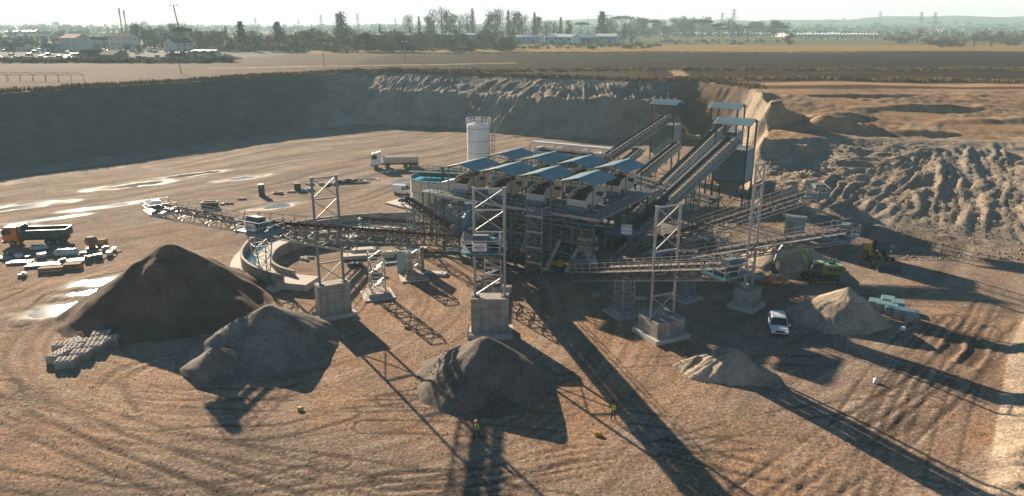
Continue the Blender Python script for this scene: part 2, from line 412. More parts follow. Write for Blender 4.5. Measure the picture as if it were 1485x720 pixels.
# ---- terrain: albedo from the 'soil' attribute, grain and relief from noise
def terrain_mat():
    m, t, b = new_mat('ground_soil')
    g = N(t, 'ShaderNodeNewGeometry')
    at = N(t, 'ShaderNodeAttribute', attribute_name='soil')
    gr = N(t, 'ShaderNodeAttribute', attribute_name='grain')      # r: pebble strength, g: wetness
    sp = N(t, 'ShaderNodeSeparateColor'); t.links.new(gr.outputs['Color'], sp.inputs[0])
    n1 = N(t, 'ShaderNodeTexNoise', Scale=5.0, Detail=8.0, Roughness=0.8)
    n2 = N(t, 'ShaderNodeTexNoise', Scale=0.22, Detail=8.0, Roughness=0.7)
    vo = N(t, 'ShaderNodeTexVoronoi', Scale=2.6)
    vo2 = N(t, 'ShaderNodeTexVoronoi', Scale=6.5)
    for n in (n1, n2, vo, vo2): t.links.new(g.outputs['Position'], n.inputs['Vector'])
    f1 = ramp(t, n1.outputs['Fac'], [(0.30, 0.55), (0.5, 1.0), (0.72, 1.5)])
    f2 = ramp(t, n2.outputs['Fac'], [(0.30, 0.72), (0.5, 1.0), (0.72, 1.28)])
    c = mixc(t, 1.0, at.outputs['Color'], f1, 'MULTIPLY')
    c = mixc(t, 1.0, c, f2, 'MULTIPLY')
    # pebbles: each cell its own tone
    pv = N(t, 'ShaderNodeSeparateColor'); t.links.new(vo2.outputs['Color'], pv.inputs[0])
    f3 = ramp(t, pv.outputs[0], [(0.0, 0.45), (0.6, 1.0), (1.0, 1.8)])
    pf = t.nodes.new('ShaderNodeMath'); pf.operation = 'MULTIPLY'; pf.inputs[1].default_value = 0.6
    t.links.new(sp.outputs[0], pf.inputs[0])
    c = mixc(t, pf.outputs[0], c, mixc(t, 1.0, c, f3, 'MULTIPLY'))
    wet = mixc(t, sp.outputs[1], c, mixc(t, 1.0, c, (0.42, 0.42, 0.44), 'MULTIPLY'))
    t.links.new(wet, b.inputs['Base Color'])
    rr = t.nodes.new('ShaderNodeMapRange'); rr.inputs['To Min'].default_value = 0.95; rr.inputs['To Max'].default_value = 0.5
    t.links.new(sp.outputs[1], rr.inputs['Value']); t.links.new(rr.outputs[0], b.inputs['Roughness'])
    sm = t.nodes.new('ShaderNodeMapRange'); sm.inputs['To Min'].default_value = 0.03; sm.inputs['To Max'].default_value = 0.4
    t.links.new(sp.outputs[1], sm.inputs['Value']); t.links.new(sm.outputs[0], b.inputs['Specular IOR Level'])
    h1 = t.nodes.new('ShaderNodeMath'); h1.operation = 'MULTIPLY'; h1.inputs[1].default_value = 0.085
    t.links.new(n1.outputs['Fac'], h1.inputs[0])
    n4 = N(t, 'ShaderNodeTexNoise', Scale=1.1, Detail=7.0, Roughness=0.7)
    t.links.new(g.outputs['Position'], n4.inputs['Vector'])
    h4 = t.nodes.new('ShaderNodeMath'); h4.operation = 'MULTIPLY_ADD'; h4.inputs[1].default_value = 0.08
    t.links.new(n4.outputs['Fac'], h4.inputs[0]); t.links.new(h1.outputs[0], h4.inputs[2])
    h2 = t.nodes.new('ShaderNodeMath'); h2.operation = 'MULTIPLY_ADD'; h2.inputs[1].default_value = -0.10
    t.links.new(vo.outputs['Distance'], h2.inputs[0]); t.links.new(h4.outputs[0], h2.inputs[2])
    n5 = N(t, 'ShaderNodeTexNoise', Scale=0.55, Detail=9.0, Roughness=0.72)
    t.links.new(g.outputs['Position'], n5.inputs['Vector'])
    s5 = t.nodes.new('ShaderNodeMath'); s5.operation = 'MULTIPLY'; t.links.new(n5.outputs['Fac'], s5.inputs[0]); t.links.new(sp.outputs[2], s5.inputs[1])
    h5 = t.nodes.new('ShaderNodeMath'); h5.operation = 'MULTIPLY_ADD'; h5.inputs[1].default_value = 1.3
    t.links.new(s5.outputs[0], h5.inputs[0]); t.links.new(h2.outputs[0], h5.inputs[2])
    bs = t.nodes.new('ShaderNodeMath'); bs.operation = 'SUBTRACT'; bs.inputs[0].default_value = 0.48
    wm = t.nodes.new('ShaderNodeMath'); wm.operation = 'MULTIPLY'; wm.inputs[1].default_value = 0.5
    t.links.new(sp.outputs[1], wm.inputs[0]); t.links.new(wm.outputs[0], bs.inputs[1])
    bp = N(t, 'ShaderNodeBump', Distance=0.6)
    t.links.new(bs.outputs[0], bp.inputs['Strength'])
    t.links.new(h5.outputs[0], bp.inputs['Height']); t.links.new(bp.outputs[0], b.inputs['Normal'])
    return m
M['ground'] = terrain_mat()
def water(name, col, rough=0.05, sc=2.0, dist=0.01):
    m, t, b = new_mat(name)
    g = N(t, 'ShaderNodeNewGeometry'); n = N(t, 'ShaderNodeTexNoise', Scale=sc, Detail=3.0)
    t.links.new(g.outputs['Position'], n.inputs['Vector'])
    t.links.new(mixc(t, n.outputs['Fac'], col, tuple(c * 1.35 for c in col)), b.inputs['Base Color'])
    b.inputs['Roughness'].default_value = rough; b.inputs['IOR'].default_value = 1.33
    bp = N(t, 'ShaderNodeBump', Strength=0.3, Distance=dist)
    t.links.new(n.outputs['Fac'], bp.inputs['Height']); t.links.new(bp.outputs[0], b.inputs['Normal'])
    return m
M['puddle'] = water('puddle_water', (0.16, 0.135, 0.11), 0.08, 1.2, 0.004)
M['turquoise'] = water('tank_water', (0.09, 0.42, 0.44), 0.08, 1.5, 0.01)
M['basin'] = water('basin_water', (0.10, 0.19, 0.20), 0.06, 1.5, 0.006)
# ------------------------------------------------------------------ terrain: pit, slopes, terrace, fields
BASE = [(-230, -60), (-215, 38), (-180, 83), (-117, 164), (-60, 237), (-52, 243), (-23, 238), (-5, 222), (13, 212), (34, 214), (52, 212),
        (60, 200), (57, 178), (49, 152), (45, 131), (62, 114), (78, 105), (73, 93), (57, 75), (51, 68), (35, 46), (25, 32), (8, 6), (0, -60)]
TOP = [(-262, -60), (-245, 30), (-204, 98), (-139, 184), (-76, 263), (-54, 279), (-10, 259), (12, 246), (34, 238), (58, 230),
       (67, 206), (63, 178), (54.5, 155), (52, 149), (64, 154), (80, 153), (108, 148), (113, 104), (80, 72), (62, 60), (45, 38), (35, 24), (18, -4), (10, -60)]
TRACKS = []   # (polyline in plan, half gauge, tyre width, depth)
def arc_track(cx, cy, r, a0, a1, n=24, wob=0.0):
    return [(cx + (r + wob * math.sin(i * 0.9)) * math.cos(R(a0 + (a1 - a0) * i / n)), cy + (r + wob * math.sin(i * 0.9)) * math.sin(R(a0 + (a1 - a0) * i / n))) for i in range(n + 1)]
def px_track(pts): return [tuple(G(*p).xy) for p in pts]
_rt = random.Random(5)
for r in (21.5, 28.5, 36):
    TRACKS.append((arc_track(-27, 80, r, 190 + _rt.uniform(-20, 20), 285 + _rt.uniform(-10, 20), 26, 0.4), 1.05, 0.55, _rt.uniform(0.012, 0.02)))
TRACKS += [
    (px_track([(132, 592), (140, 562), (165, 540), (215, 520), (300, 497)]), 0.0, 0.9, 0.12), (px_track([(200, 598), (180, 572), (185, 548), (225, 525), (320, 500)]), 0.0, 0.9, 0.12),
    (px_track([(30, 470), (75, 430), (140, 405), (200, 392)]), 1.0, 0.6, 0.14),
    (px_track([(0, 560), (60, 590), (160, 640), (300, 690), (420, 730)]), 1.0, 0.6, 0.05),
    (px_track([(0, 600), (110, 650), (230, 700), (320, 740)]), 1.0, 0.6, 0.05),
    (px_track([(1080, 720), (1200, 640), (1330, 560), (1400, 500), (1430, 440)]), 1.0, 0.5, 0.05),
    (px_track([(1180, 720), (1290, 650), (1390, 560), (1440, 480)]), 1.0, 0.5, 0.05),
    (px_track([(1370, 520), (1385, 505), (1382, 490)]), 0.2, 1.0, 0.12),
    (px_track([(1405, 530), (1420, 512), (1414, 495)]), 0.2, 1.0, 0.12),
    (px_track([(560, 700), (700, 690), (830, 660), (960, 650), (1120, 690)]), 1.0, 0.5, 0.06),
    (px_track([(0, 330), (150, 300), (300, 285), (450, 262), (560, 245), (700, 228)]), 1.1, 0.7, 0.08),
    (px_track([(0, 300), (200, 272), (400, 245), (560, 225), (680, 208)]), 1.1, 0.7, 0.09),
    (px_track([(80, 330), (220, 300), (420, 285), (540, 270)]), 1.1, 0.7, 0.09),
    (px_track([(0, 275), (150, 255), (330, 225), (480, 205), (640, 195)]), 1.1, 0.7, 0.07),
]
for k in range(9):      # criss-crossing wheel lines of the loaders and lorries
    y0_ = _rt.uniform(41, 66); x0_ = _rt.uniform(-44, -10); a_ = _rt.uniform(-.25, .25)
    TRACKS.append(([(x0_ + s_ * 2.4, y0_ + a_ * s_ * 2.4 + 2.5 * math.sin(s_ * .22 + k)) for s_ in range(_rt.randrange(12, 30))], 1.0, 0.38, _rt.uniform(.008, .018)))
for k in range(7):
    x0_ = _rt.uniform(14, 34); TRACKS.append(([(x0_ + s_ * 1.1 + .02 * s_ * s_, 40 + s_ * 1.9) for s_ in range(20)], 1.0, 0.4, _rt.uniform(.015, .035)))
PUDDLES = [((92, 448), 3.0, 1.7), ((160, 408), 3.4, 1.5), ((350, 259), 4.0, 1.6), ((402, 300), 3.4, 1.1), ((30, 300), 5.5, 1.6), ((200, 268), 6, 1.5),
           ((590, 262), 3.2, 1.4), ((290, 252), 5, 1.2), ((70, 318), 4, 1.0), ((150, 300), 5, 1.1), ((15, 335), 4, 1.6), ((120, 425), 2.2, 0.8)]
MOUNDS = [  # plan x, y, half sizes, rotation, height
    (59, 168, 9, 3.6, 0.25, 4.6), (71, 163, 4.5, 3.2, -0.5, 2.8), (77, 159, 4.5, 2.4, -0.6, 2.0), (88, 157, 8, 2.2, -0.2, 1.0),
    (76, 172, 9, 3, 0.1, 1.3), (100, 180, 16, 2.5, 0.05, 1.2), (92, 193, 14, 2.0, 0.0, -1.6), (112, 168, 14, 3, 0.1, 0.8), (60, 192, 8, 4, 0.3, 1.8),
    (50, 214, 5, 4, 0, 2.5)]

xs = np.concatenate([-np.geomspace(170, 4200, 40)[::-1], np.arange(-165, -62, 0.8), np.arange(-62, 62, 0.26), np.arange(62, 130, 0.5), np.arange(130, 168, 0.8), np.geomspace(170, 4200, 40)])
ys = np.concatenate([np.linspace(-40, 34, 12)[:-1], np.arange(34, 82, 0.24), np.arange(82, 150, 0.5), np.arange(150, 300, 0.8), np.arange(302, 400, 3.0), np.geomspace(404, 3700, 50)])
X, Y = np.meshgrid(xs, ys)
db, sb = seg_dist(X, Y, BASE, True)
dt, st = seg_dist(X, Y, TOP, True)
inB = inside(X, Y, BASE); inT = inside(X, Y, TOP)
slope = inT & ~inB
t = np.where(slope, db / (db + dt + 1e-6), np.where(inB, 0.0, 1.0))
w_terr = sstep(44, 54, X) * (1 - sstep(196, 214, Y))
w_bank = (1 - sstep(97, 112, Y)) * sstep(-5, 10, X)
top_h = PLATEAU - w_terr * 5.8 * (1 - sstep(150, 208, Y))
top_h = top_h * (1 - w_bank) + 3.2 * w_bank
far_w = sstep(195, 215, Y) * (1 - sstep(40, 60, X)) * sstep(-60, -40, X)
left_w = 1 - sstep(-75, -55, X)
# far face: steep below, a bench, a gentler upper slope
prof_far = np.where(t < 0.42, t / 0.42 * 0.70, np.where(t < 0.58, 0.70 + (t - 0.42) / 0.16 * 0.05, 0.75 + (t - 0.58) / 0.42 * 0.25))
prof_left = np.clip(t * 1.04, 0, 1) ** 0.96
prof = np.where(far_w > 0.5, prof_far, prof_left)
Z = top_h * prof
env = np.clip(np.minimum(t, 1 - t) * 5, 0, 1) * slope
gully = np.abs(fbm(sb * 0.16 + fbm(X * 0.1, Y * 0.1, 2, 41) * 1.5, db * 0.035, 4, 3)) * 2 - 0.5
rill = np.abs(fbm(sb * 0.7 + fbm(X * 0.15, Y * 0.15, 2, 42), db * 0.10, 4, 43, 0.6)) * 2 - 0.4
rough_w = 1.0 - 0.85 * left_w
right_w = sstep(40, 50, X) * (Y < 200)
Z += env * rough_w * (gully * (0.6 - 0.35 * right_w) + fbm(X * 0.3, Y * 0.3, 5, 8, 0.6) * (0.7 - 0.4 * right_w) + rill * (0.55 + 0.1 * right_w) + right_w * fbm(X * 0.9, Y * 0.9, 3, 67, 0.7) * 0.16)
lump = fbm(X * 0.055 + 9, Y * 0.055, 3, 91)
Z += env * right_w * lump * 0.45
Z += env * left_w * fbm(sb * 0.12, db * 0.03, 3, 77) * 0.8
# terrace and bench roughness
terr = (~inT) & (w_terr > 0.3)
tw = w_terr * (~inT)
Z += tw * (fbm(X * 0.12, Y * 0.16, 4, 21) * 0.4 + fbm(X * 0.55, Y * 0.9, 4, 22, 0.65) * 0.28) * (1 - sstep(195, 210, Y))
# haul road crossing the terrace
road = [(60, 222), (74, 204), (86, 184), (104, 166), (130, 150), (170, 138)]
dr, _ = seg_dist(X, Y, road)
rw = 1 - sstep(3.0, 6.5, dr)
Z = np.where(tw > 0, Z * (1 - rw * tw) + rw * tw * (9.7 + 5.3 * sstep(150, 208, Y)), Z)
for mx, my, ax, ay, rot, hh in MOUNDS:
    ca, sa = math.cos(rot), math.sin(rot)
    u = ((X - mx) * ca + (Y - my) * sa) / ax; v = (-(X - mx) * sa + (Y - my) * ca) / ay
    rr = np.sqrt(u * u + v * v) + fbm(X * 0.25, Y * 0.25, 3, 31) * 0.35
    Z += hh * np.clip(1.15 - rr, 0, 0.85) / 0.85
# floor relief
floor = inB.astype(float)
edge = sstep(0, 8, db)
Z += floor * edge * (fbm(X * 0.04, Y * 0.04, 3, 1) * 0.5 + fbm(X * 0.5, Y * 0.5, 3, 2) * 0.02)
Z += floor * (1 - edge) * np.abs(fbm(X * 0.3, Y * 0.3, 3, 5)) * 0.8 * (1 - w_bank)
# sweeping wheel-worn streaks: arcs round the stockpiles in front, along the wall behind
ang = np.arctan2(Y - 80, X + 27); rad = np.hypot(X + 27, Y - 80)
s_arc = fbm(rad * 1.9 + fbm(X * .06, Y * .06, 2, 50) * 1.8, ang * 3.0, 4, 12)
al = X * 0.614 + Y * 0.789; ac = -X * 0.789 + Y * 0.614
s_wall = fbm(ac * 0.55 + fbm(X * .03, Y * .03, 2, 51) * 5, al * 0.03, 4, 13)
s_rt = fbm((X * 0.62 - Y * 0.78) * 0.9 + fbm(X * .05, Y * .05, 2, 52) * 3, (X * 0.78 + Y * 0.62) * 0.07, 4, 14)
w_wall = sstep(85, 115, Y + X * 0.25)
w_r = sstep(10, 30, X) * (1 - w_wall)
streak = s_arc * (1 - w_wall - w_r) + s_wall * w_wall + s_rt * w_r
Z += floor * edge * streak * 0.008
PLANT_C = (10, 104)
flat = 1 - sstep(16, 26, np.hypot(X - PLANT_C[0], Y - PLANT_C[1]))
Z *= 1 - flat * floor * 0.85
track_m = np.zeros_like(X)
for pts, gauge, wid, dep in TRACKS:
    px_ = [p[0] for p in pts]; py_ = [p[1] for p in pts]
    ix = np.where((xs > min(px_) - 4) & (xs < max(px_) + 4))[0]; iy = np.where((ys > min(py_) - 4) & (ys < max(py_) + 4))[0]
    sl = (slice(iy[0], iy[-1] + 1), slice(ix[0], ix[-1] + 1))
    d, s_ = seg_dist(X[sl], Y[sl], pts)
    prof_t = np.exp(-((np.abs(d - gauge)) / (wid * 0.5)) ** 4)
    fade = np.clip(0.9 + fbm(X[sl] * 0.12, Y[sl] * 0.12, 3, 61) * 1.4, 0.5, 1) * (0.86 + 0.14 * np.sign(np.sin(s_ * 9.0)))
    track_m[sl] = np.maximum(track_m[sl], prof_t * fade)
    Z[sl] += floor[sl] * fade * (-dep * prof_t + dep * 0.7 * np.exp(-((np.abs(d - gauge) - wid * 0.9) / 0.25) ** 2))
# puddle hollows
wetm = np.zeros_like(X); PUD_W = []
for (pp, ax, ay) in PUDDLES:
    c = G(*pp); rot = R(38) if pp[1] < 350 else R(20)
    ca, sa = math.cos(rot), math.sin(rot)
    u = ((X - c.x) * ca + (Y - c.y) * sa) / (ax * 1.25); v = (-(X - c.x) * sa + (Y - c.y) * ca) / (ay * 1.25)
    rr = np.sqrt(u * u + v * v) + fbm(X * 0.35, Y * 0.35, 4, 33) * 0.8
    r0 = np.sqrt(u * u + v * v)
    k = 1 - sstep(1.3, 2.6, r0)
    near = r0 < 2.7
    Z = np.where(near & inB, Z * (1 - k) + k * (0.03 + 0.10 * sstep(1.0, 2.2, rr) + 0.25 * (Z - 0.0) * (r0 > 1) - 0.20 * (1 - sstep(0.35, 1.15, rr))), Z)
    wetm = np.maximum(wetm, np.where(near, 1 - sstep(0.8, 1.9, rr), 0))
    PUD_W.append((c, ax, ay, rot))
# fields: rims and plough ridges
pl = ((~inT) & (w_terr < 0.5) & (w_bank < 0.3)).astype(float)
Z += pl * fbm(X * 0.03, Y * 0.03, 3, 70) * 0.6 * (1 - sstep(400, 900, Y))
rimg = pl * np.exp(-((dt - 3.0) / 3.0) ** 2)
Z += rimg * (0.5 + fbm(X * 0.5, Y * 0.5, 3, 71)) * 0.7
def line_y(x, y0, k=0.0): return y0 + k * x + 3.0 * np.sin(x * 0.03)
for y0, k, w_, hh in ((283, 0.06, 2.5, 0.9), (236, -0.02, 2.2, 0.9)):
    on = pl * np.exp(-((Y - line_y(X, y0, k)) / w_) ** 2) * (X > (50 if y0 < 260 else -75))
    Z += on * hh * (0.6 + fbm(X * 0.3, Y * 0.3, 2, 72))

# ---- albedo
def C(*c): return np.array(c)
soil = np.zeros(X.shape + (3,)); grain = np.zeros(X.shape + (3,))
def put(mask, col):
    m = np.clip(mask, 0, 1)[..., None]; soil[:] = soil * (1 - m) + C(*col) * m
soil[:] = C(0.34, 0.222, 0.146)
n_big = fbm(X * 0.03, Y * 0.03, 4, 101); n_med = fbm(X * 0.16, Y * 0.16, 4, 102)
put(sstep(-0.1, 0.35, n_big) * 0.8, (0.38, 0.275, 0.19))
put(sstep(0.0, 0.5, -n_big) * 0.7, (0.235, 0.19, 0.148))
put(sstep(0.1, 0.45, fbm(X * 0.07 + 7, Y * 0.07, 4, 103)) * 0.5, (0.36, 0.195, 0.095))      # orange fines
put(sstep(0.08, 0.42, streak) * 0.6, (0.37, 0.295, 0.22))
put(sstep(0.08, 0.40, -streak) * 0.6, (0.17, 0.13, 0.098))
put(sstep(0.30, 0.62, track_m) * (0.55 + 0.25 * sstep(0.0, 0.2, -n_big)), (0.10, 0.072, 0.052)); put(sstep(0.05, 0.2, track_m) * (1 - sstep(0.2, 0.34, track_m)) * 0.5, (0.42, 0.325, 0.24))
put(w_wall * 0.75, (0.245, 0.19, 0.145)); put(w_wall * sstep(0.05, 0.4, s_wall) * 0.8, (0.33, 0.26, 0.20)); put(w_wall * sstep(0.05, 0.35, -s_wall) * 0.8, (0.15, 0.122, 0.098))
put(wetm * 0.7, (0.27, 0.225, 0.18))
put((1 - sstep(2.5, 16, db)) * floor * left_w * 0.8, (0.24, 0.205, 0.165))
grain[..., 0] = 0.9; grain[..., 1] = np.clip(wetm * 0.75 - 0.15 + n_med * 0.5, 0, 1) * floor
# slopes
put(slope * 1.0, (0.29, 0.25, 0.20))
put(slope * sstep(0.0, 0.4, fbm(sb * 0.12, db * 0.06, 4, 104)) * 0.7, (0.37, 0.325, 0.265))
put(slope * sstep(0.05, 0.4, fbm(X * 0.2, Y * 0.2, 4, 105)) * 0.5, (0.205, 0.165, 0.125))
put(slope * right_w * 0.6, (0.36, 0.285, 0.205))
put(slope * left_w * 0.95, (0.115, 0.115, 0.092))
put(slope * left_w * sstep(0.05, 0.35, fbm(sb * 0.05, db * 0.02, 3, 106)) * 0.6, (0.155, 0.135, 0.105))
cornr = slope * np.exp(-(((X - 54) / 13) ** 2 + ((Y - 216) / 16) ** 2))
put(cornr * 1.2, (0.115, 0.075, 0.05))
put(slope * w_bank, (0.38, 0.30, 0.22))
# terrace
put(tw, (0.35, 0.23, 0.14))
put(tw * sstep(0.0, 0.4, n_med) * 0.7, (0.40, 0.285, 0.185))
put(tw * sstep(0.05, 0.4, -n_med) * 0.6, (0.22, 0.14, 0.085))
put(rw * tw, (0.37, 0.235, 0.13))
put((~inT) * w_bank, (0.36, 0.28, 0.20))
# fields on the plateau
xb = -75 + 14 * fbm(Y * 0.01, X * 0.0, 3, 110)
put(pl, (0.088, 0.058, 0.037))                                                                  # fallow
put(pl * sstep(0, 0.3, n_big) * 0.6, (0.112, 0.075, 0.046)); put(pl * sstep(0.0, 0.35, fbm(X * 0.09, Y * 0.16, 4, 120)) * 0.75, (0.072, 0.052, 0.036))
plough = fbm((Y + X * 0.12) * 0.35, X * 0.01, 4, 111)
pB = pl * sstep(-4, 4, X - xb) * sstep(-4, 4, Y - line_y(X, 283, 0.06)) * (1 - sstep(-4, 4, Y - line_y(X, 470, 0.06)))
put(pB, (0.030, 0.021, 0.0155)); put(pB * sstep(0.0, 0.4, plough), (0.05, 0.035, 0.025))
pA = pl * sstep(45, 52, X) * sstep(-2, 2, Y - line_y(X, 237, -0.02)) * (1 - sstep(-3, 3, Y - line_y(X, 283, 0.06)))
put(pA, (0.034, 0.0235, 0.017)); put(pA * sstep(0.0, 0.35, fbm(X * 0.05, Y * 0.2, 4, 113)) * 0.7, (0.075, 0.05, 0.03))
pA2 = pl * sstep(-75, -65, X) * (1 - sstep(45, 52, X)) * (1 - sstep(-3, 3, Y - line_y(X, 283, 0.06)))
put(pA2 * 0.85, (0.055, 0.037, 0.023))
st_ = pl * sstep(-4, 4, Y - line_y(X, 470, 0.06)) * (1 - sstep(-8, 8, Y - line_y(X, 640, 0.05))) * sstep(-150, -120, X)
put(st_, (0.29, 0.185, 0.07)); put(st_ * sstep(0, 0.4, n_big) * 0.5, (0.25, 0.18, 0.08))
farm = pl * sstep(-8, 8, Y - line_y(X, 640, 0.05))
put(farm, (0.16, 0.13, 0.07)); put(farm * sstep(-0.1, 0.3, fbm(X * 0.004, Y * 0.006, 3, 112)), (0.12, 0.13, 0.06))
lot = pl * (1 - sstep(-150, -125, X)) * sstep(395, 405, Y) * (1 - sstep(560, 580, Y))
put(lot, (0.13, 0.13, 0.125))
for y0, k, w_, hh in ((283, 0.06, 3.0, 0.9), (236, -0.02, 2.6, 0.9)):
    put(pl * np.exp(-((Y - line_y(X, y0, k)) / w_) ** 2) * (X > (50 if y0 < 260 else -75)), (0.27, 0.185, 0.095))
put(rimg * 0.85 * (0.4 + sstep(-.2, .3, n_med)), (0.135, 0.095, 0.055))
for pth in ([(46, 236), (60, 262), (63, 286)], [(-120, 300), (-60, 330), (0, 345)]):
    d, _ = seg_dist(X, Y, pth); put(pl * (1 - sstep(1.5, 3.5, d)), (0.36, 0.26, 0.15))
rd, _ = seg_dist(X, Y, [(40, 228), (70, 222), (120, 219), (260, 214), (400, 205)])
put((1 - sstep(4, 7, rd)) * (~inT), (0.38, 0.245, 0.14))
grain[..., 0] = np.where(pl > 0.5, 0.35, grain[..., 0]); grain[..., 2] = np.where(slope, env * (1 - 0.75 * left_w) * (1 - w_bank), 0) + 0.5 * tw * (1 - rw)
soil = np.clip(soil, 0.01, 0.8)

def ground_z(x, y):
    i = min(max(int(np.searchsorted(xs, x)) - 1, 0), len(xs) - 2); j = min(max(int(np.searchsorted(ys, y)) - 1, 0), len(ys) - 2)
    fx = (x - xs[i]) / (xs[i + 1] - xs[i]); fy = (y - ys[j]) / (ys[j + 1] - ys[j])
    return float((Z[j, i] * (1 - fx) + Z[j, i + 1] * fx) * (1 - fy) + (Z[j + 1, i] * (1 - fx) + Z[j + 1, i + 1] * fx) * fy)
def on_ground(p, lift=0.0): return Vector((p[0], p[1], ground_z(p[0], p[1]) + lift))

ny, nx = X.shape
idx = np.arange(ny * nx).reshape(ny, nx)
quads = np.stack([idx[:-1, :-1], idx[:-1, 1:], idx[1:, 1:], idx[1:, :-1]], -1).reshape(-1, 4)
def cell(a): return a[:-1, :-1].reshape(-1)
zone = np.full((ny - 1) * (nx - 1), 3)
zone[cell(slope & (far_w < 0.5) & (right_w < 0.5) & (w_bank < 0.5))] = 1
zone[cell(slope & (far_w >= 0.5))] = 4
zone[cell(slope & (right_w >= 0.5))] = 5
zone[cell((w_bank >= 0.5) & ~inB)] = 6
zone[cell(terr)] = 2
zone[cell(inB)] = 0
co = np.stack([X, Y, Z], -1).reshape(-1, 3); soil_f = soil.reshape(-1, 3); grain_f = grain.reshape(-1, 3)
for zi, nm in enumerate(['pit_floor', 'pit_slope_left', 'pit_terrace', 'farmland', 'pit_slope_far', 'pit_slope_right', 'pit_bank']):
    q = quads[zone == zi]
    if not len(q): continue
    u, inv = np.unique(q, return_inverse=True)
    me = bpy.data.meshes.new(nm)
    me.vertices.add(len(u)); me.vertices.foreach_set('co', co[u].astype(np.float32).ravel())
    me.loops.add(len(q) * 4); me.loops.foreach_set('vertex_index', inv.astype(np.int32).ravel())
    me.polygons.add(len(q)); me.polygons.foreach_set('loop_start', np.arange(0, len(q) * 4, 4, dtype=np.int32))
    me.polygons.foreach_set('loop_total', np.full(len(q), 4, np.int32))
    me.update(calc_edges=True)
    me.polygons.foreach_set('use_smooth', np.ones(len(q), bool))
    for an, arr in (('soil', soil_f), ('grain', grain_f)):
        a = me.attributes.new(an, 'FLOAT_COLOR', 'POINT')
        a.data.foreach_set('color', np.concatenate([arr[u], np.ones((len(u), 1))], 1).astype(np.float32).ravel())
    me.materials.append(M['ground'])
    o = bpy.data.objects.new(nm, me); COL.objects.link(o); tag(o, kind='structure')

# water lying in the hollows
for (c, ax, ay, rot) in PUD_W:
    m = MB(); n = 40; pts = []
    for i in range(n):
        a = 2 * math.pi * i / n
        pts.append((c.x + 1.7 * (ax * math.cos(a) * math.cos(rot) - ay * math.sin(a) * math.sin(rot)),
                    c.y + 1.7 * (ax * math.cos(a) * math.sin(rot) + ay * math.sin(a) * math.cos(rot)), -0.045))
    m.add([(c.x, c.y, -0.045)] + pts, [(0, 1 + i, 1 + (i + 1) % n) for i in range(n)])
    tag(m.build('puddle', M['puddle']), kind='structure')

# far hills on the right, faint ridge on the left
def hills(name, y0, x0, x1, hmax, seed, n=120):
    m = MB(); vs = []
    for k in range(7):
        f = k / 6.0
        for i in range(n + 1):
            x = x0 + (x1 - x0) * i / n
            e = math.sin(math.pi * min(max((x - x0) / (x1 - x0), 0), 1)) ** 0.5
            hgt = hmax * e * (0.62 + 0.8 * float(fbm(np.array([x * 0.0011]), np.array([seed * 3.3]), 4, seed)[0])) + 3.0 * float(fbm(np.array([x * 0.02]), np.array([f]), 2, seed)[0])
            vs.append((x, y0 + f * 450, PLATEAU - 1 + max(hgt, 0) * math.sin(f * math.pi / 2)))
    fs = [(k * (n + 1) + i, k * (n + 1) + i + 1, (k + 1) * (n + 1) + i + 1, (k + 1) * (n + 1) + i) for k in range(6) for i in range(n)]
    m.add(vs, fs); return tag(m.build(name, M['leaf_olive'], smooth=True), kind='structure')
hills('hills', 2900, 700, 3600, 92, 4)
hills('hills', 2750, -300, 1500, 40, 9)
hills('hills', 2800, -3000, 500, 30, 15)
# ------------------------------------------------------------------ trees
rng = random.Random(11)
def limb_mesh(m, rnd, h, bare=False):
    """trunk and limbs; returns limb tips"""
    tips = []
    m.tube((0, 0, -0.3), (0, 0, h * 0.45), 0.028 * h, 6, 0.02 * h, cap=False)
    m.tube((0, 0, h * 0.45), (rnd.uniform(-.2, .2), rnd.uniform(-.2, .2), h * 0.9), 0.02 * h, 5, 0.004 * h, cap=False)
    k = 16 if bare else 8
    for i in range(k):
        a = rnd.uniform(0, 6.28); z0 = h * rnd.uniform(0.10, 0.75); L = h * rnd.uniform(0.16, 0.33) * (1.15 - z0 / h * 0.6)
        e = V(math.cos(a) * L * 0.75, math.sin(a) * L * 0.75, z0 + L * rnd.uniform(0.55, 1.0))
        m.tube((0, 0, z0), e, 0.008 * h, 4, 0.002 * h, cap=False); tips.append(e)
    return tips
def leaf(m, p, s, rnd):
    a = rnd.uniform(0, 6.28); b = rnd.uniform(-1, 1); d = V(math.cos(a), math.sin(a), b).normalized(); e = d.cross(V(rnd.uniform(-1, 1), rnd.uniform(-1, 1), rnd.uniform(-1, 1))).normalized()
    m.add([p - d * s, p + e * s * 0.6, p + d * s, p - e * s * 0.6], [(0, 1, 2, 3)])
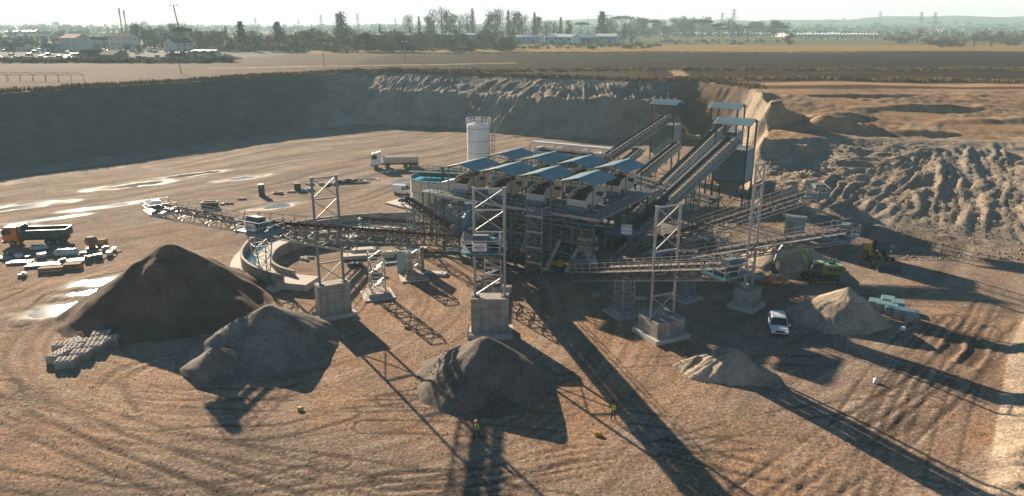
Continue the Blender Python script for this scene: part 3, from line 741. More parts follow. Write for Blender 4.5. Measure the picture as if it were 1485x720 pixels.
def make_tree(kind, seed):
    rnd = random.Random(seed); tr = MB(); cr = MB()
    h = 10.0
    if kind in ('broad', 'autumn'):
        tips = limb_mesh(tr, rnd, h)
        lobes = [(t_ + V(0, 0, 0), rnd.uniform(1.0, 1.9)) for t_ in tips] + [(V(rnd.uniform(-.6, .6), rnd.uniform(-.6, .6), h * 0.8), 1.9), (V(0, 0, h * .55), 1.9), (V(.8, .3, h * .22), 1.7), (V(-.8, -.4, h * .2), 1.7), (V(0, .9, h * .36), 1.8)]
        for c, r_ in lobes:
            for _ in range(int(46 * r_)):
                d = V(rnd.gauss(0, 1), rnd.gauss(0, 1), rnd.gauss(0, 1)).normalized() * r_ * rnd.uniform(0.45, 1.08)
                leaf(cr, c + d, rnd.uniform(0.2, 0.42), rnd)
    elif kind == 'bare':
        tips = limb_mesh(tr, rnd, h, True)
        for c in tips + [V(0, 0, h * 0.85)]:
            for _ in range(26):
                q = c + V(rnd.gauss(0, .55), rnd.gauss(0, .55), rnd.gauss(0.3, .7))
                d = (q - V(0, 0, h * .3)).normalized() + V(rnd.uniform(-.5, .5), rnd.uniform(-.5, .5), rnd.uniform(-.2, .5))
                s_ = d.normalized() * rnd.uniform(.3, .7); w = V(d.y, -d.x, 0.1).normalized() * 0.06
                cr.add([q - s_ - w, q - s_ + w, q + s_], [(0, 1, 2)])
    elif kind == 'poplar':
        tips = limb_mesh(tr, rnd, h, True)
        for _ in range(420):
            z = rnd.uniform(0.25, 1.02) * h; r_ = 0.95 * math.sin(min(1, (z / h)) * 2.6 + .35) * rnd.uniform(.2, 1.15)
            a = rnd.uniform(0, 6.28); q = V(math.cos(a) * r_, math.sin(a) * r_, z)
            w = V(-math.sin(a), math.cos(a), 0) * 0.08
            cr.add([q - w, q + w, q + V(math.cos(a) * .3, math.sin(a) * .3, rnd.uniform(.5, .9))], [(0, 1, 2)])
    elif kind == 'cedar':
        tr.tube((0, 0, -.3), (0.2, 0, h * .97), 0.3, 6, 0.04, cap=False)
        for k in range(13):
            z = h * (0.22 + 0.06 * k); rr = (1 - k / 14.5) * 3.4 * rnd.uniform(0.7, 1.15)
            for j in range(5):
                a = rnd.uniform(0, 6.28); L = rr * rnd.uniform(.6, 1)
                tr.tube((0.1, 0, z), (math.cos(a) * L, math.sin(a) * L, z + L * .12), .07, 4, .02, cap=False)
                for _ in range(26):
                    f = rnd.uniform(.25, 1.05); leaf(cr, V(math.cos(a) * L * f + rnd.gauss(0, .3), math.sin(a) * L * f + rnd.gauss(0, .3), z + L * .12 * f + rnd.gauss(0, .13)), rnd.uniform(.2, .38), rnd)
    elif kind == 'cypress':
        tr.tube((0, 0, -.3), (0, 0, h * .9), 0.2, 6, 0.03, cap=False)
        for _ in range(520):
            z = rnd.uniform(.04, 1) * h; r_ = 0.95 * (math.sin(min(z / h, 1) * 2.7 + .25)) * rnd.uniform(.5, 1.1); a = rnd.uniform(0, 6.28)
            leaf(cr, V(math.cos(a) * r_, math.sin(a) * r_, z), rnd.uniform(.18, .34), rnd)
    elif kind == 'umbrella':
        tr.tube((0, 0, -.3), (.3, 0, h * .75), 0.28, 6, 0.16, cap=False)
        for j in range(9):
            a = j * .7; tr.tube((.3, 0, h * .7), (math.cos(a) * 2.6, math.sin(a) * 2.6, h * .86), .1, 4, .03, cap=False)
        for _ in range(800):
            a = rnd.uniform(0, 6.28); r_ = 3.8 * math.sqrt(rnd.uniform(0, 1)); z = h * .86 + 1.3 * (1 - (r_ / 3.9) ** 2) * rnd.uniform(-.25, 1)
            leaf(cr, V(math.cos(a) * r_, math.sin(a) * r_, z + .25 * math.sin(a * 5)), rnd.uniform(.2, .4), rnd)
    elif kind == 'shrub':
        for j in range(7):
            a = rnd.uniform(0, 6.28); tr.tube((0, 0, -.2), (math.cos(a) * 2, math.sin(a) * 2, rnd.uniform(2, 4.5)), .09, 4, .02, cap=False)
        for j in range(11):
            c = V(rnd.gauss(0, 1.7), rnd.gauss(0, 1.7), rnd.uniform(.6, 3.6)); r_ = rnd.uniform(.9, 1.6)
            for _ in range(55):
                d = V(rnd.gauss(0, 1), rnd.gauss(0, 1), rnd.gauss(0, 1)).normalized() * r_ * rnd.uniform(.4, 1.1)
                q = c + d; q.z = abs(q.z); leaf(cr, q, rnd.uniform(.16, .36), rnd)
    return tr, cr
TREE_MESH = {}
def tree_meshes(kind, var, leafmat):
    key = (kind, var, leafmat)
    if key not in TREE_MESH:
        tr, cr = make_tree(kind, 100 + var * 7 + len(kind))
        TREE_MESH[key] = (tr.mesh('trunk', M['bark']), cr.mesh('crown', M[leafmat]))
    return TREE_MESH[key]
TREE_LABEL_N = {}
def tree(name, kind, leafmat, px, py, hpx, label, group=None, z=PLATEAU, wide=1.0, var=None, loc=None, hm=None):
    p = loc or G(px, py, z); zg = ground_z(p.x, p.y)
    d = p.y * CP + (CAM_H - zg) * SP
    h = hm or hpx * d / FPX / 0.96
    tm, cm = tree_meshes(kind, rng.randrange(3) if var is None else var, leafmat)
    o = thing(name, label, 'tree' if kind != 'shrub' else 'shrub', (p.x, p.y, zg), rng.uniform(0, 6.28), group)
    o.scale = (h / 10 * wide, h / 10 * wide, h / 10)
    for nm, me in (('trunk', tm), ('crown', cm)):
        c = bpy.data.objects.new(nm, me); COL.objects.link(c); c.parent = o
    return o

# landmark trees
tree('cedar_tree', 'cedar', 'leaf_dark', 872, 60, 40, 'tall layered dark cedar right of the gabled sheds', var=0)
tree('cedar_tree', 'cedar', 'leaf_dark', 405, 70, 36, 'broad dark cedar in the left tree belt', wide=1.25, var=1)
tree('cedar_tree', 'cedar', 'leaf_dark', 352, 74, 40, 'dark spire-topped conifer in the left tree belt', wide=0.9, var=2)
tree('pine_tree', 'umbrella', 'leaf_dark', 268, 76, 34, 'dark flat-topped pine above the grey gabled house', var=0)
tree('pine_tree', 'umbrella', 'leaf_dark', 843, 56, 22, 'flat dark umbrella pine behind the middle gabled shed', wide=1.3, var=1)
tree('broad_tree', 'broad', 'leaf_brown', 500, 70, 48, 'tall thin-crowned tree standing above the middle tree belt', var=0, wide=0.7)
tree('broad_tree', 'bare', 'twig', 491, 70, 44, 'bare spreading tree left of the tall thin-crowned one', var=0)
tree('cypress_tree', 'cypress', 'leaf_dark', 552, 66, 28, 'dark columnar cypress in front of the long dark shed', var=0)
tree('autumn_tree', 'autumn', 'leaf_orange', 916, 64, 14, 'small orange-leaved tree right of the gabled sheds', var=0)
tree('autumn_tree', 'autumn', 'leaf_brown', 704, 66, 22, 'rusty brown tree left of the cream-fronted warehouse', var=1)
tree('autumn_tree', 'autumn', 'leaf_brown', 1144, 66, 20, 'rounded brown tree at the near end of the greenhouses', var=2, wide=1.2)
tree('round_shrub', 'shrub', 'leaf_dark', 332, 84, 14, 'clipped dark round shrub right of the long white shed', var=1, wide=1.5)
# poplar and bare rows on the skyline
for k, (px, hp) in enumerate([(598, 38), (608, 32), (622, 34), (632, 44), (640, 46), (648, 40), (655, 44), (664, 38), (676, 40), (684, 42), (706, 40), (716, 42), (722, 44), (736, 40), (742, 42), (752, 38),
                              (759, 34), (772, 38), (780, 34), (790, 30), (800, 28), (812, 32), (826, 30), (882, 36), (888, 32), (905, 26)]):
    kd = 'poplar' if k % 4 == 1 else ('broad' if k % 4 == 2 else 'bare')
    tree('skyline_tree', kd, 'twig' if kd != 'broad' else 'leaf_brown', px + rng.uniform(-3, 3), 62 + rng.uniform(-2, 1), hp, 'tall bare tree in the skyline row behind the warehouses', 'bare trees behind the warehouses', wide=0.8 if kd == 'broad' else 1.2)
# tree belts: (x range, base y range, height range, count, kinds)
def belt(x0, x1, y0, y1, h0, h1, n, kinds, label, group, name='belt_tree', wide=(0.9, 1.4)):
    for i in range(n):
        px = x0 + (x1 - x0) * (i + rng.uniform(0.1, 0.9)) / n; f = rng.random()
        kd, lm = kinds[rng.randrange(len(kinds))]
        tree(name, kd, lm, px, y0 + (y1 - y0) * f, h0 + (h1 - h0) * rng.random(), label, group, wide=rng.uniform(*wide))
BL = [('broad', 'leaf_brown'), ('broad', 'leaf_olive'), ('bare', 'twig'), ('autumn', 'leaf_brown'), ('broad', 'leaf_olive'), ('poplar', 'twig')]
belt(285, 600, 70, 77, 10, 22, 60, [('shrub', 'leaf_olive'), ('shrub', 'leaf_brown'), ('shrub', 'leaf_dark')], 'low hedge bush at the foot of the left tree belt', 'hedge bushes of the left belt', 'hedge_shrub', (1.5, 2.6))
belt(285, 600, 66, 76, 14, 26, 90, BL, 'leafy brown-green tree in the left hazy tree belt', 'trees of the left belt', wide=(1.1, 1.8))
belt(196, 290, 60, 72, 16, 34, 22, BL, 'brownish tree between the houses on the left', 'trees among the left houses', wide=(1.1, 1.8))
belt(590, 745, 68, 76, 9, 18, 40, [('shrub', 'leaf_olive'), ('shrub', 'leaf_brown')], 'low hedge bush before the industrial halls', 'hedge bushes before the halls', 'hedge_shrub', (1.5, 2.6))
belt(560, 745, 64, 75, 10, 22, 56, BL[:5], 'low bushy tree along the stubble field before the sheds', 'low trees before the sheds', wide=(1.2, 1.9))
belt(740, 960, 66, 72, 8, 14, 44, [('shrub', 'leaf_brown'), ('shrub', 'leaf_olive')], 'scrubby bush along the stubble field below the gabled sheds', 'bushes below the gabled sheds', 'field_shrub', (1.1, 1.7))
belt(900, 1140, 50, 56, 14, 26, 44, BL[:5] + [('umbrella', 'leaf_dark')], 'green-brown tree behind the right-hand greenhouses', 'trees behind the greenhouses', wide=(1.0, 1.7))
belt(960, 1150, 60, 66, 4, 12, 26, [('shrub', 'leaf_olive'), ('shrub', 'leaf_brown'), ('cypress', 'leaf_dark')], 'small bush before the near greenhouse', 'bushes before the greenhouses', 'field_shrub')
belt(1290, 1500, 56, 70, 9, 20, 46, [('shrub', 'leaf_brown'), ('shrub', 'twig'), ('shrub', 'leaf_olive'), ('bare', 'twig')], 'bare scrub bush at the right edge of the ploughed field', 'scrub at the right field edge', 'scrub_bush', (1.3, 2.2))
belt(1140, 1490, 40, 47, 7, 14, 34, BL[:5] + [('umbrella', 'leaf_dark')], 'small distant tree under the right-hand hills', 'distant trees under the hills', 'distant_tree', (1.3, 2.2))
belt(0, 260, 44, 52, 5, 12, 30, BL[:5], 'small hazy tree far behind the left houses', 'hazy trees behind the left houses', 'distant_tree', (1.4, 2.4))
belt(0, 335, 89, 92, 13, 19, 90, [('shrub', 'leaf_dark'), ('shrub', 'leaf_olive')], 'low dark hedge bush in front of the left car yard', 'hedge bushes before the car yard', 'hedge_shrub', (1.4, 2.4))
belt(0, 210, 60, 77, 8, 17, 40, BL[:5] + [('shrub', 'leaf_dark')], 'tree or bush standing between the left town houses', 'trees in the left town', 'town_tree', (1.1, 1.9))
belt(0, 100, 62, 72, 10, 16, 10, BL[:5], 'tree along the far edge of the car yard', 'trees by the car yard', wide=(1.2, 1.9))

# far woods reading as one mass
def far_wood(x0, x1, y, hgt, n, seed):
    rnd = random.Random(seed); m = MB()
    for i in range(n):
        x = rnd.uniform(x0, x1); yy = y + rnd.uniform(-60, 120); hh = hgt * rnd.uniform(0.55, 1.15)
        for k in range(7):
            leaf(m, V(x + rnd.gauss(0, hh * .3), yy, PLATEAU + hh * rnd.uniform(0.1, 1.0)), hh * rnd.uniform(.18, .34), rnd)
    tag(m.build('far_wood', M['leaf_olive']), 'far hazy wood on the horizon', 'wood', kind='stuff')
far_wood(-1100, 1500, 1150, 8, 1500, 1)
far_wood(-1900, 2000, 1800, 11, 2200, 2)
far_wood(-2600, 2800, 2500, 16, 2600, 3)

# dry grass along the rim and the field boundaries
def tuft_stuff(name, pts, hgt, mat, label, seed):
    rnd = random.Random(seed); m = MB()
    for (x, y) in pts:
        z = ground_z(x, y) - 0.05
        for _ in range(5):
            a = rnd.uniform(0, 6.28); h = hgt * rnd.uniform(.5, 1.3); w = V(math.cos(a), math.sin(a), 0) * h * .22
            o = V(x + rnd.gauss(0, .4), y + rnd.gauss(0, .4), z); tp = o + V(rnd.gauss(0, .25) * h, rnd.gauss(0, .25) * h, h)
            m.add([o - w, o + w, tp], [(0, 1, 2)])
    tag(m.build(name, mat), label, 'grass', kind='stuff')
pts = []; rr_ = random.Random(3)
for (ax, ay), (bx, by) in zip(TOP[2:10], TOP[3:11]):
    L = math.hypot(bx - ax, by - ay)
    for i in range(int(L * 7)):
        f = rr_.random(); o_ = abs(rr_.gauss(0, 3.0)); nx_, ny_ = -(by - ay) / L, (bx - ax) / L
        x, y = ax + (bx - ax) * f + nx_ * o_, ay + (by - ay) * f + ny_ * o_
        if not inside(np.array([x]), np.array([y]), TOP)[0]: pts.append((x, y))
tuft_stuff('rim_grass', pts, 0.9, M['dry_grass'], 'dry brown grass along the rim of the pit', 8)
pts = []
for y0, k, xa in ((283, .06, -75), (236, -.02, 52), (470, .06, -75)):
    for i in range(2200):
        x = rr_.uniform(xa, 330); pts.append((x, float(line_y(np.array(x), y0, k)) + rr_.gauss(0, 1.6)))
tuft_stuff('field_grass', pts, 0.8, M['dry_grass'], 'dry grass strips between the ploughed fields', 9)

# ------------------------------------------------------------------ houses, sheds, greenhouses
def gable(m, w, d, h0, h1, over=0.4):
    """roof prism, ridge along x"""
    t_ = 0.25
    for s in (-1, 1):
        a = V(-w / 2 - over, s * (d / 2 + over), h0 - over * (h1 - h0) / (d / 2)); b = V(w / 2 + over, a.y, a.z); c = V(w / 2 + over, 0, h1); e = V(-w / 2 - over, 0, h1)
        up = V(0, 0, t_)
        m.add([a, b, c, e, a + up, b + up, c + up, e + up], [(0, 1, 2, 3), (7, 6, 5, 4), (0, 1, 5, 4), (1, 2, 6, 5), (3, 0, 4, 7)])
def house(label, px, py, wpx, dep, storeys, rz, wall, roof, name='house', chimney=True, nwin=3, z=PLATEAU, hroof=2.2, door=True):
    p = on_ground(G(px, py, z)); d = p.y * CP + 17 * SP; w = wpx * d / FPX
    o = thing(name, label, 'house' if name == 'house' else 'building', p, rz)
    h = 3.0 * storeys
    m = MB(); m.prism([(-dep / 2, -0.5), (dep / 2, -0.5), (dep / 2, h), (0, h + hroof - .1), (-dep / 2, h)], -w / 2, w / 2, 'x'); m.build('wall', wall, o)
    m = MB(); gable(m, w, dep, h, h + hroof); r = m.build('roof', roof, o)
    if chimney:
        m = MB(); m.box((w * .2, dep * .15, h + hroof * .9), (.7, .7, 1.6)); m.box((w * .2, dep * .15, h + hroof * .9 + .85), (.9, .9, .14)); m.build('chimney', wall, r)
    for s in range(storeys):
        for k in range(nwin):
            x = -w / 2 + w * (k + .5) / nwin
            for face in (-1, 1):
                m = MB(); m.box((0, 0, 0), (1.15, .12, 1.35)); wd = m.build('window', M['white'], o, loc=(x, face * (dep / 2 + .03), s * 3 + 1.7))
                m = MB(); m.box((0, face * .05, 0), (.95, .08, 1.15)); m.build('pane', M['glass'], wd)
    for sx in (-1, 1):
        m = MB(); m.box((0, 0, 0), (.12, 1.1, 1.3)); wd = m.build('window', M['white'], o, loc=(sx * (w / 2 + .03), dep * .18, 1.7 + 3 * (storeys - 1)))
        m = MB(); m.box((sx * .05, 0, 0), (.08, .9, 1.1)); m.build('pane', M['glass'], wd)
    if door:
        m = MB(); m.box((w * .05, -dep / 2 - .04, 1.05), (1.1, .1, 2.1)); m.build('door', M['timber'], o)
    return o
house('white two-storey house with sunlit red roof left of the brown gabled barn', 112, 76, 36, 10, 3, R(-28), M['render_white'], M['tile'])
house('grey house behind the white two-storey house', 142, 70, 34, 10, 2, R(10), M['render_white'], M['tile_dark'])
house('pale three-storey house with dark roof under the radio masts', 182, 74, 34, 10, 3, R(-15), M['render_white'], M['tile_dark'])
house('grey gabled house half hidden below the flat-topped pine', 260, 76, 30, 11, 2, R(62), M['render_white'], M['tile_dark'], hroof=3)
house('brown gabled barn beside the car yard', 135, 88, 26, 9, 1, R(60), M['brick'], M['tile_dark'], 'barn', False, 2, hroof=2.2)
house('second brown barn with white end wall by the car yard', 166, 88, 28, 9, 1, R(-22), M['brick'], M['tile_dark'], 'barn', False, 3, hroof=2)
house('low hazy house at the far left edge', 25, 74, 40, 10, 1, R(-10), M['render_white'], M['tile_dark'], hroof=2.4)
house('long low house left of the white two-storey one', 78, 76, 24, 9, 1, R(-10), M['render_white'], M['tile_dark'])
_hr = random.Random(77)
for k in range(16):
    px_ = 4 + k * 16.5 + _hr.uniform(-4, 4)
    house('small hazy town house in the far left row', px_, _hr.choice([56, 59, 62, 66]), _hr.uniform(9, 17), 9, _hr.choice([1, 2, 2]), R(_hr.uniform(-60, 60)), _hr.choice([M['render_white'], M['render_white'], M['brick']]), _hr.choice([M['tile'], M['tile_dark']]), nwin=3)['group'] = 'far town houses at the left'
def shed(label, px, py, wpx, dep, h, rz, wall, roof, hroof=1.6, bays=6, name='shed', endmat=None, open_front=False):
    p = on_ground(G(px, py, PLATEAU)); d = p.y * CP + 17 * SP; w = wpx * d / FPX
    o = thing(name, label, 'shed', p, rz)
    if open_front:
        for k in range(bays + 1):
            m = MB(); x = -w / 2 + .3 + (w - .6) * k / bays
            for yy in (-dep / 2 + .3, dep / 2 - .3): m.bar((x, yy, -.3), (x, yy, h), .3)
            m.build('post', M['shed_dark'], o)
        m = MB(); m.box((0, dep / 2 - .2, h / 2), (w, .2, h)); m.build('wall', wall, o)
    else:
        m = MB(); m.prism([(-dep / 2, -.5), (dep / 2, -.5), (dep / 2, h), (0, h + hroof - .1), (-dep / 2, h)], -w / 2, w / 2, 'x'); m.build('wall', wall, o)
        for k in range(bays):
            m = MB(); x = -w / 2 + w * (k + .5) / bays
            if k % 3 == 1:
                m.box((x, -dep / 2 - .03, 1.9), (3.0, .1, 3.8)); m.build('roller_door', M['shed_dark'], o)
            else:
                m.box((x, -dep / 2 - .03, h * .72), (2.2, .1, 1.0)); m.build('window', M['glass'], o)
        if endmat:
            for sx in (-1, 1):
                m = MB(); m.prism([(-dep / 2 + .1, -.4), (dep / 2 - .1, -.4), (dep / 2 - .1, h - .1), (0, h + hroof - .3), (-dep / 2 + .1, h - .1)], sx * w / 2 - .04, sx * w / 2 + .04, 'x'); m.build('end_wall', endmat, o)
    m = MB(); gable(m, w, dep, h, h + hroof); m.build('roof', roof, o)
    return o
shed('cream-fronted warehouse with pale roof left of the gabled sheds', 765, 63, 42, 18, 6.0, R(-12), M['shed_teal'], M['polythene'], endmat=M['cream'])
shed('white gabled shed, leftmost of the three together', 816, 64, 40, 26, 6.2, R(-24), M['shed_teal'], M['polythene'], 2.4, endmat=M['white'])
shed('open-fronted shed, middle of the three gabled sheds together', 848, 63, 30, 22, 5.5, R(-8), M['shed_dark'], M['shed_teal'], 3.0, open_front=True)
shed('white-roofed shed, rightmost of the three gabled sheds together', 876, 62.5, 36, 22, 6.2, R(-10), M['shed_teal'], M['polythene'], 2.2)
shed('long pale industrial hall with light rounded roof', 652, 64, 78, 24, 8, R(-2), M['shed_teal'], M['shed_teal'], 1.5, 12)
shed('long dark industrial hall left of the pale hall', 578, 66, 76, 22, 8.5, R(-3), M['shed_dark'], M['shed_dark'], 1.2, 10)
shed('small pale building with gable end behind the right cedar', 906, 57, 34, 12, 6, R(10), M['render_white'], M['tile_dark'], 3)
shed('dark brown brick building among trees left of the warehouse', 716, 62, 26, 14, 8, R(15), M['brick'], M['tile_dark'], 2.4, 4)
shed('long white low shed with pale panels by the car yard', 300, 83, 34, 8, 3.2, R(-6), M['render_white'], M['shed_teal'], 0.6, 8)
shed('brown low shed left of the long white low shed', 262, 85, 26, 8, 2.8, R(-6), M['brick'], M['tile_dark'], 0.5, 5)
shed('far white polytunnel shed at the upper left', 45, 50, 18, 30, 5, R(-4), M['polythene'], M['polythene'], 1.5)
shed('far white shed beside the polytunnel shed at the upper left', 22, 50.5, 14, 30, 5, R(-4), M['polythene'], M['polythene'], 1.5)
shed('far long greenhouse strip under the hills at the right edge', 1430, 46, 130, 60, 4, R(-2), M['polythene'], M['polythene'], 1, 20)
def greenhouse(label, px0, px1, py, spans, depth):
    a = G(px0, py, PLATEAU); b = G(px1, py, PLATEAU); n = spans
    o = thing('greenhouse', label, 'greenhouse', on_ground((a + b) / 2)); w = (b.x - a.x) / n; hw = 2.6; hh = 2.4
    for k in range(n):
        cx = a.x - o.location.x + w * (k + .5); prof = [(-w / 2, 0), (-w / 2, hw)] + [(w / 2 * math.sin(R(t_)), hw + hh * math.cos(R(t_))) for t_ in range(-75, 76, 15)] + [(w / 2, hw), (w / 2, 0)]
        m = MB(); m.prism([(x, z) for x, z in prof], 0, depth, 'y'); m.build('arch_span', M['polythene'], o, loc=(cx, 0, 0))
        m = MB(); m.prism([(x * .86, z * .84 + .1) for x, z in prof], -.1, -.02, 'y'); m.build('end_wall', M['shed_teal'], o, loc=(cx, 0, 0))
    return o
greenhouse('long multi-arched white greenhouse, the nearer right-hand block', 1146, 1276, 54.5, 26, 170)
greenhouse('long white greenhouse left of the multi-arched block', 974, 1138, 53, 14, 190)

# hay bales on the stubble, right
m = MB(); n_ = 16
m.tube((-.65, 0, .75), (.65, 0, .75), .8, n_)
bale_me = m.mesh('hay_bale', M['straw'])
for k in range(14):
    p = on_ground(G(1160 + k * 10 + rng.uniform(-5, 5), 57 + rng.uniform(-1.5, 2.5), PLATEAU))
    o = bpy.data.objects.new('hay_bale', bale_me); COL.objects.link(o); o.location = p; o.rotation_euler = (0, 0, rng.uniform(0, 3)); o.scale = (1.6,) * 3
    tag(o, 'round dark hay bale lying on the far stubble by the greenhouses', 'hay bale', 'hay bales on the stubble')

# ------------------------------------------------------------------ pylons, masts, lamp posts
def pylon(label, px, base_py, top_py, dist, name='pylon', arms=3):
    z = PLATEAU; x = (px - 742.5) / FPX * (dist * CP + 17 * SP)
    d = dist * CP; vtop = (top_py - 360) / FPX
    h = CAM_H - (dist * SP + vtop * dist * CP) / (CP - vtop * SP) - z
    o = thing(name, label, 'pylon' if arms else 'mast', (x, dist, z))
    w = h * (.10 if arms else .02)
    th = max(.16, h * .008) if arms else .13
    for sx in (-1, 1):
        for sy in (-1, 1):
            m = MB(); m.bar((sx * w, sy * w, -1), (sx * w * .2, sy * w * .2, h), th); m.build('leg', M['galv_dull'], o)
    m = MB(); n = 9 if arms else 14
    for k in range(n):
        f0, f1 = k / n, (k + 1) / n; a = w * (1 - .8 * f0); b = w * (1 - .8 * f1)
        for sy in (-1, 1):
            m.bar((-a, sy * a, f0 * h), (b, sy * b, f1 * h), th * .7); m.bar((a, sy * a, f0 * h), (-b, sy * b, f1 * h), th * .7)
    m.build('lattice', M['galv_dull'], o)
    for k in range(arms):
        m = MB(); zz = h * (.72 + .12 * k); L = h * (.16 - .03 * k)
        m.bar((-L, 0, zz), (L, 0, zz), th); m.bar((-L, 0, zz), (0, 0, zz + h * .05), th * .7); m.bar((L, 0, zz), (0, 0, zz + h * .05), th * .7); m.build('cross_arm', M['galv_dull'], o)
    if not arms:
        m = MB()
        for k in range(4): m.box((w * .5, 0, h * (.86 + .04 * k)), (.5, .5, 1.4)); m.box((-w * .5, 0, h * (.84 + .04 * k)), (.5, .5, 1.4))
        m.build('antenna', M['white'], o)
    return o
pylon('tall lattice radio mast, left of the pair above the houses', 181, 50, 12, 560, 'radio_mast', 0)
pylon('tall lattice radio mast, right of the pair above the houses', 187, 50, 15, 600, 'radio_mast', 0)
for px, ty, dist, lb in ((1061, 14, 900, 'lattice power pylon before the pale hills right of the cedar'), (1045, 19, 1000, 'slim power pylon just left of the taller pylon before the hills'),
                         (1331, 18, 1000, 'power pylon under the right-hand hills'), (1351, 18, 1050, 'second power pylon under the right-hand hills'),
                         (467, 22, 1200, 'faint pylon left of the tall thin-crowned tree'), (520, 20, 1200, 'faint pylon right of the tall thin-crowned tree'),
                         (586, 25, 1500, 'faint far pylon above the long dark hall'), (574, 26, 1600, 'fainter pylon left of the one above the long dark hall'),
                         (372, 26, 1500, 'very faint pylon above the left tree belt'), (434, 28, 1500, 'very faint pylon right of the broad left cedar'),
                         (1273, 17, 1700, 'hairline pylon on the slope of the pale hills')):
    pylon(lb, px, 40, ty, dist)
def lamp_post(label, px, py, hpx, tilt=0.0, heads=2, big=False):
    p = on_ground(G(px, py, PLATEAU)); d = p.y * CP + 17 * SP; h = hpx * d / FPX
    o = thing('lamp_post', label, 'lamp post', p); o.rotation_euler = (0, tilt, 0)
    m = MB(); m.tube((0, 0, -.3), (0, 0, h), .016 * h + .05, 6, .010 * h + .04); m.build('pole', M['shed_dark'] if big else M['galv_dull'], o)
    for k in range(heads):
        s = -1 if k % 2 else 1
        m = MB(); m.bar((0, 0, h - .2 - .5 * (k // 2)), (s * .07 * h, 0, h - .1 - .5 * (k // 2)), .12); m.build('arm', M['galv_dull'], o)
        m = MB(); m.box((s * (.07 * h + .3), 0, h - .1 - .5 * (k // 2)), (.9, .5, .35)); m.build('lamp_head', M['lamp'], o)
lamp_post('tall dark leaning floodlight pole on the skyline at the left', 268, 76, 66, -0.12, 4, True)
lamp_post('thin post on the fallow field below the leaning pole', 263, 108, 33, -0.04, 1)
lamp_post('lamp post with bright head by the left tree belt', 470, 96, 32, -0.02, 1)
lamp_post('T-shaped lamp post on the fallow field near the middle', 588, 90, 29, 0, 2)
lamp_post('thin lamp post rising behind the pale hall', 598, 60, 34, 0, 2)
lamp_post('thin lamp post behind the gabled sheds', 852, 58, 32, 0, 2)

# bare greenhouse frame on the left rim
fo = thing('tunnel_frame', 'rusty bare frame of a field tunnel on the left rim', 'frame', on_ground(G(40, 118, PLATEAU)), R(-4))
for k in range(9):
    m = MB(); x = -17 + k * 4.2; h = 2.6
    m.bar((x, -3, -.3), (x, -3, h - .8), .09); m.bar((x, 3, -.3), (x, 3, h - .8), .09); m.bar((x, -3, h - .8), (x, 0, h), .09); m.bar((x, 0, h), (x, 3, h - .8), .09); m.build('hoop', M['tile_dark'], fo)
for y, z in ((-3, 1.8), (0, 2.6), (3, 1.8)):
    m = MB(); m.bar((-17, y, z), (16.6, y, z), .09); m.build('purlin', M['tile_dark'], fo)

# ------------------------------------------------------------------ parked cars in the yard, far left
def small_car_mesh(col, van=False):
    m = MB(); L, W = 4.3, 1.75
    m.prism([(-L / 2, .35), (L / 2, .35), (L / 2, .75), (L * .32, .92), (-L * .5, .95)] if not van else [(-L / 2, .35), (L / 2, .35), (L / 2, .9), (L * .33, 1.1), (-L * .5, 1.1)], -W / 2, W / 2, 'y')
    m.cur = 1
    m.prism([(-L * .46, .93), (L * .28, .90), (L * .08, 1.45), (-L * .34, 1.45)] if not van else [(-L * .49, 1.08), (L * .34, 1.08), (L * .2, 1.95), (-L * .49, 1.95)], -W * .44, W * .44, 'y')
    m.cur = 0
    m.prism([(L * .06, 1.46), (-L * .33, 1.46), (-L * .32, 1.52), (L * .03, 1.52)] if not van else [(L * .2, 1.96), (-L * .48, 1.96), (-L * .48, 2.03), (L * .16, 2.03)], -W * .42, W * .42, 'y')
    m.cur = 2
    for x in (-L * .31, L * .31):
        for s in (-1, 1): m.tube((x, s * W * .40, .33), (x, s * W * .51, .33), .33, 10)
    return m.mesh('parked_car', [col, M['glass'], M['rubber']])
cars = [small_car_mesh(M['car_white']), small_car_mesh(M['car_white'], True), small_car_mesh(worn('car_grey', (.30, .31, .32), None, .25, .3)), small_car_mesh(worn('car_blue', (.06, .13, .24), None, .25, .2)),
        small_car_mesh(worn('car_red', (.33, .03, .02), None, .25, .1)), small_car_mesh(worn('car_silver', (.55, .56, .56), None, .22, .5))]
CN = ['white', 'white van-like', 'grey', 'blue', 'red', 'silver']
for k in range(86):
    px = rng.uniform(0, 235) if k < 70 else rng.uniform(235, 300); row = rng.randrange(5)
    p = on_ground(G(px, (87 if px < 130 else 85.5) - row * 3.0 + rng.uniform(-.4, .4), PLATEAU)); ci = rng.choice([0, 1, 2, 2, 3, 3, 4, 5, 5])
    o = bpy.data.objects.new('parked_car', cars[ci]); COL.objects.link(o); o.location = p; o.rotation_euler = (0, 0, R(rng.choice([80, 100, 265, 10, 275])) + rng.uniform(-.15, .15)); o.scale = (1.0,) * 3
    tag(o, 'tiny %s car parked in the yard beyond the left field' % CN[ci], 'car', 'cars parked in the left yard')
for k in range(34):
    px = rng.uniform(925, 1120) if k < 24 else rng.uniform(760, 900)
    p = on_ground(G(px, 61 + rng.uniform(-1, 2.0), PLATEAU)); ci = rng.choice([0, 1, 2, 3, 5])
    o = bpy.data.objects.new('parked_car', cars[ci]); COL.objects.link(o); o.location = p; o.rotation_euler = (0, 0, rng.uniform(0, 6)); o.scale = (1.2,) * 3
    tag(o, 'tiny %s car parked by the sheds on the horizon' % CN[ci], 'car', 'cars parked by the sheds')
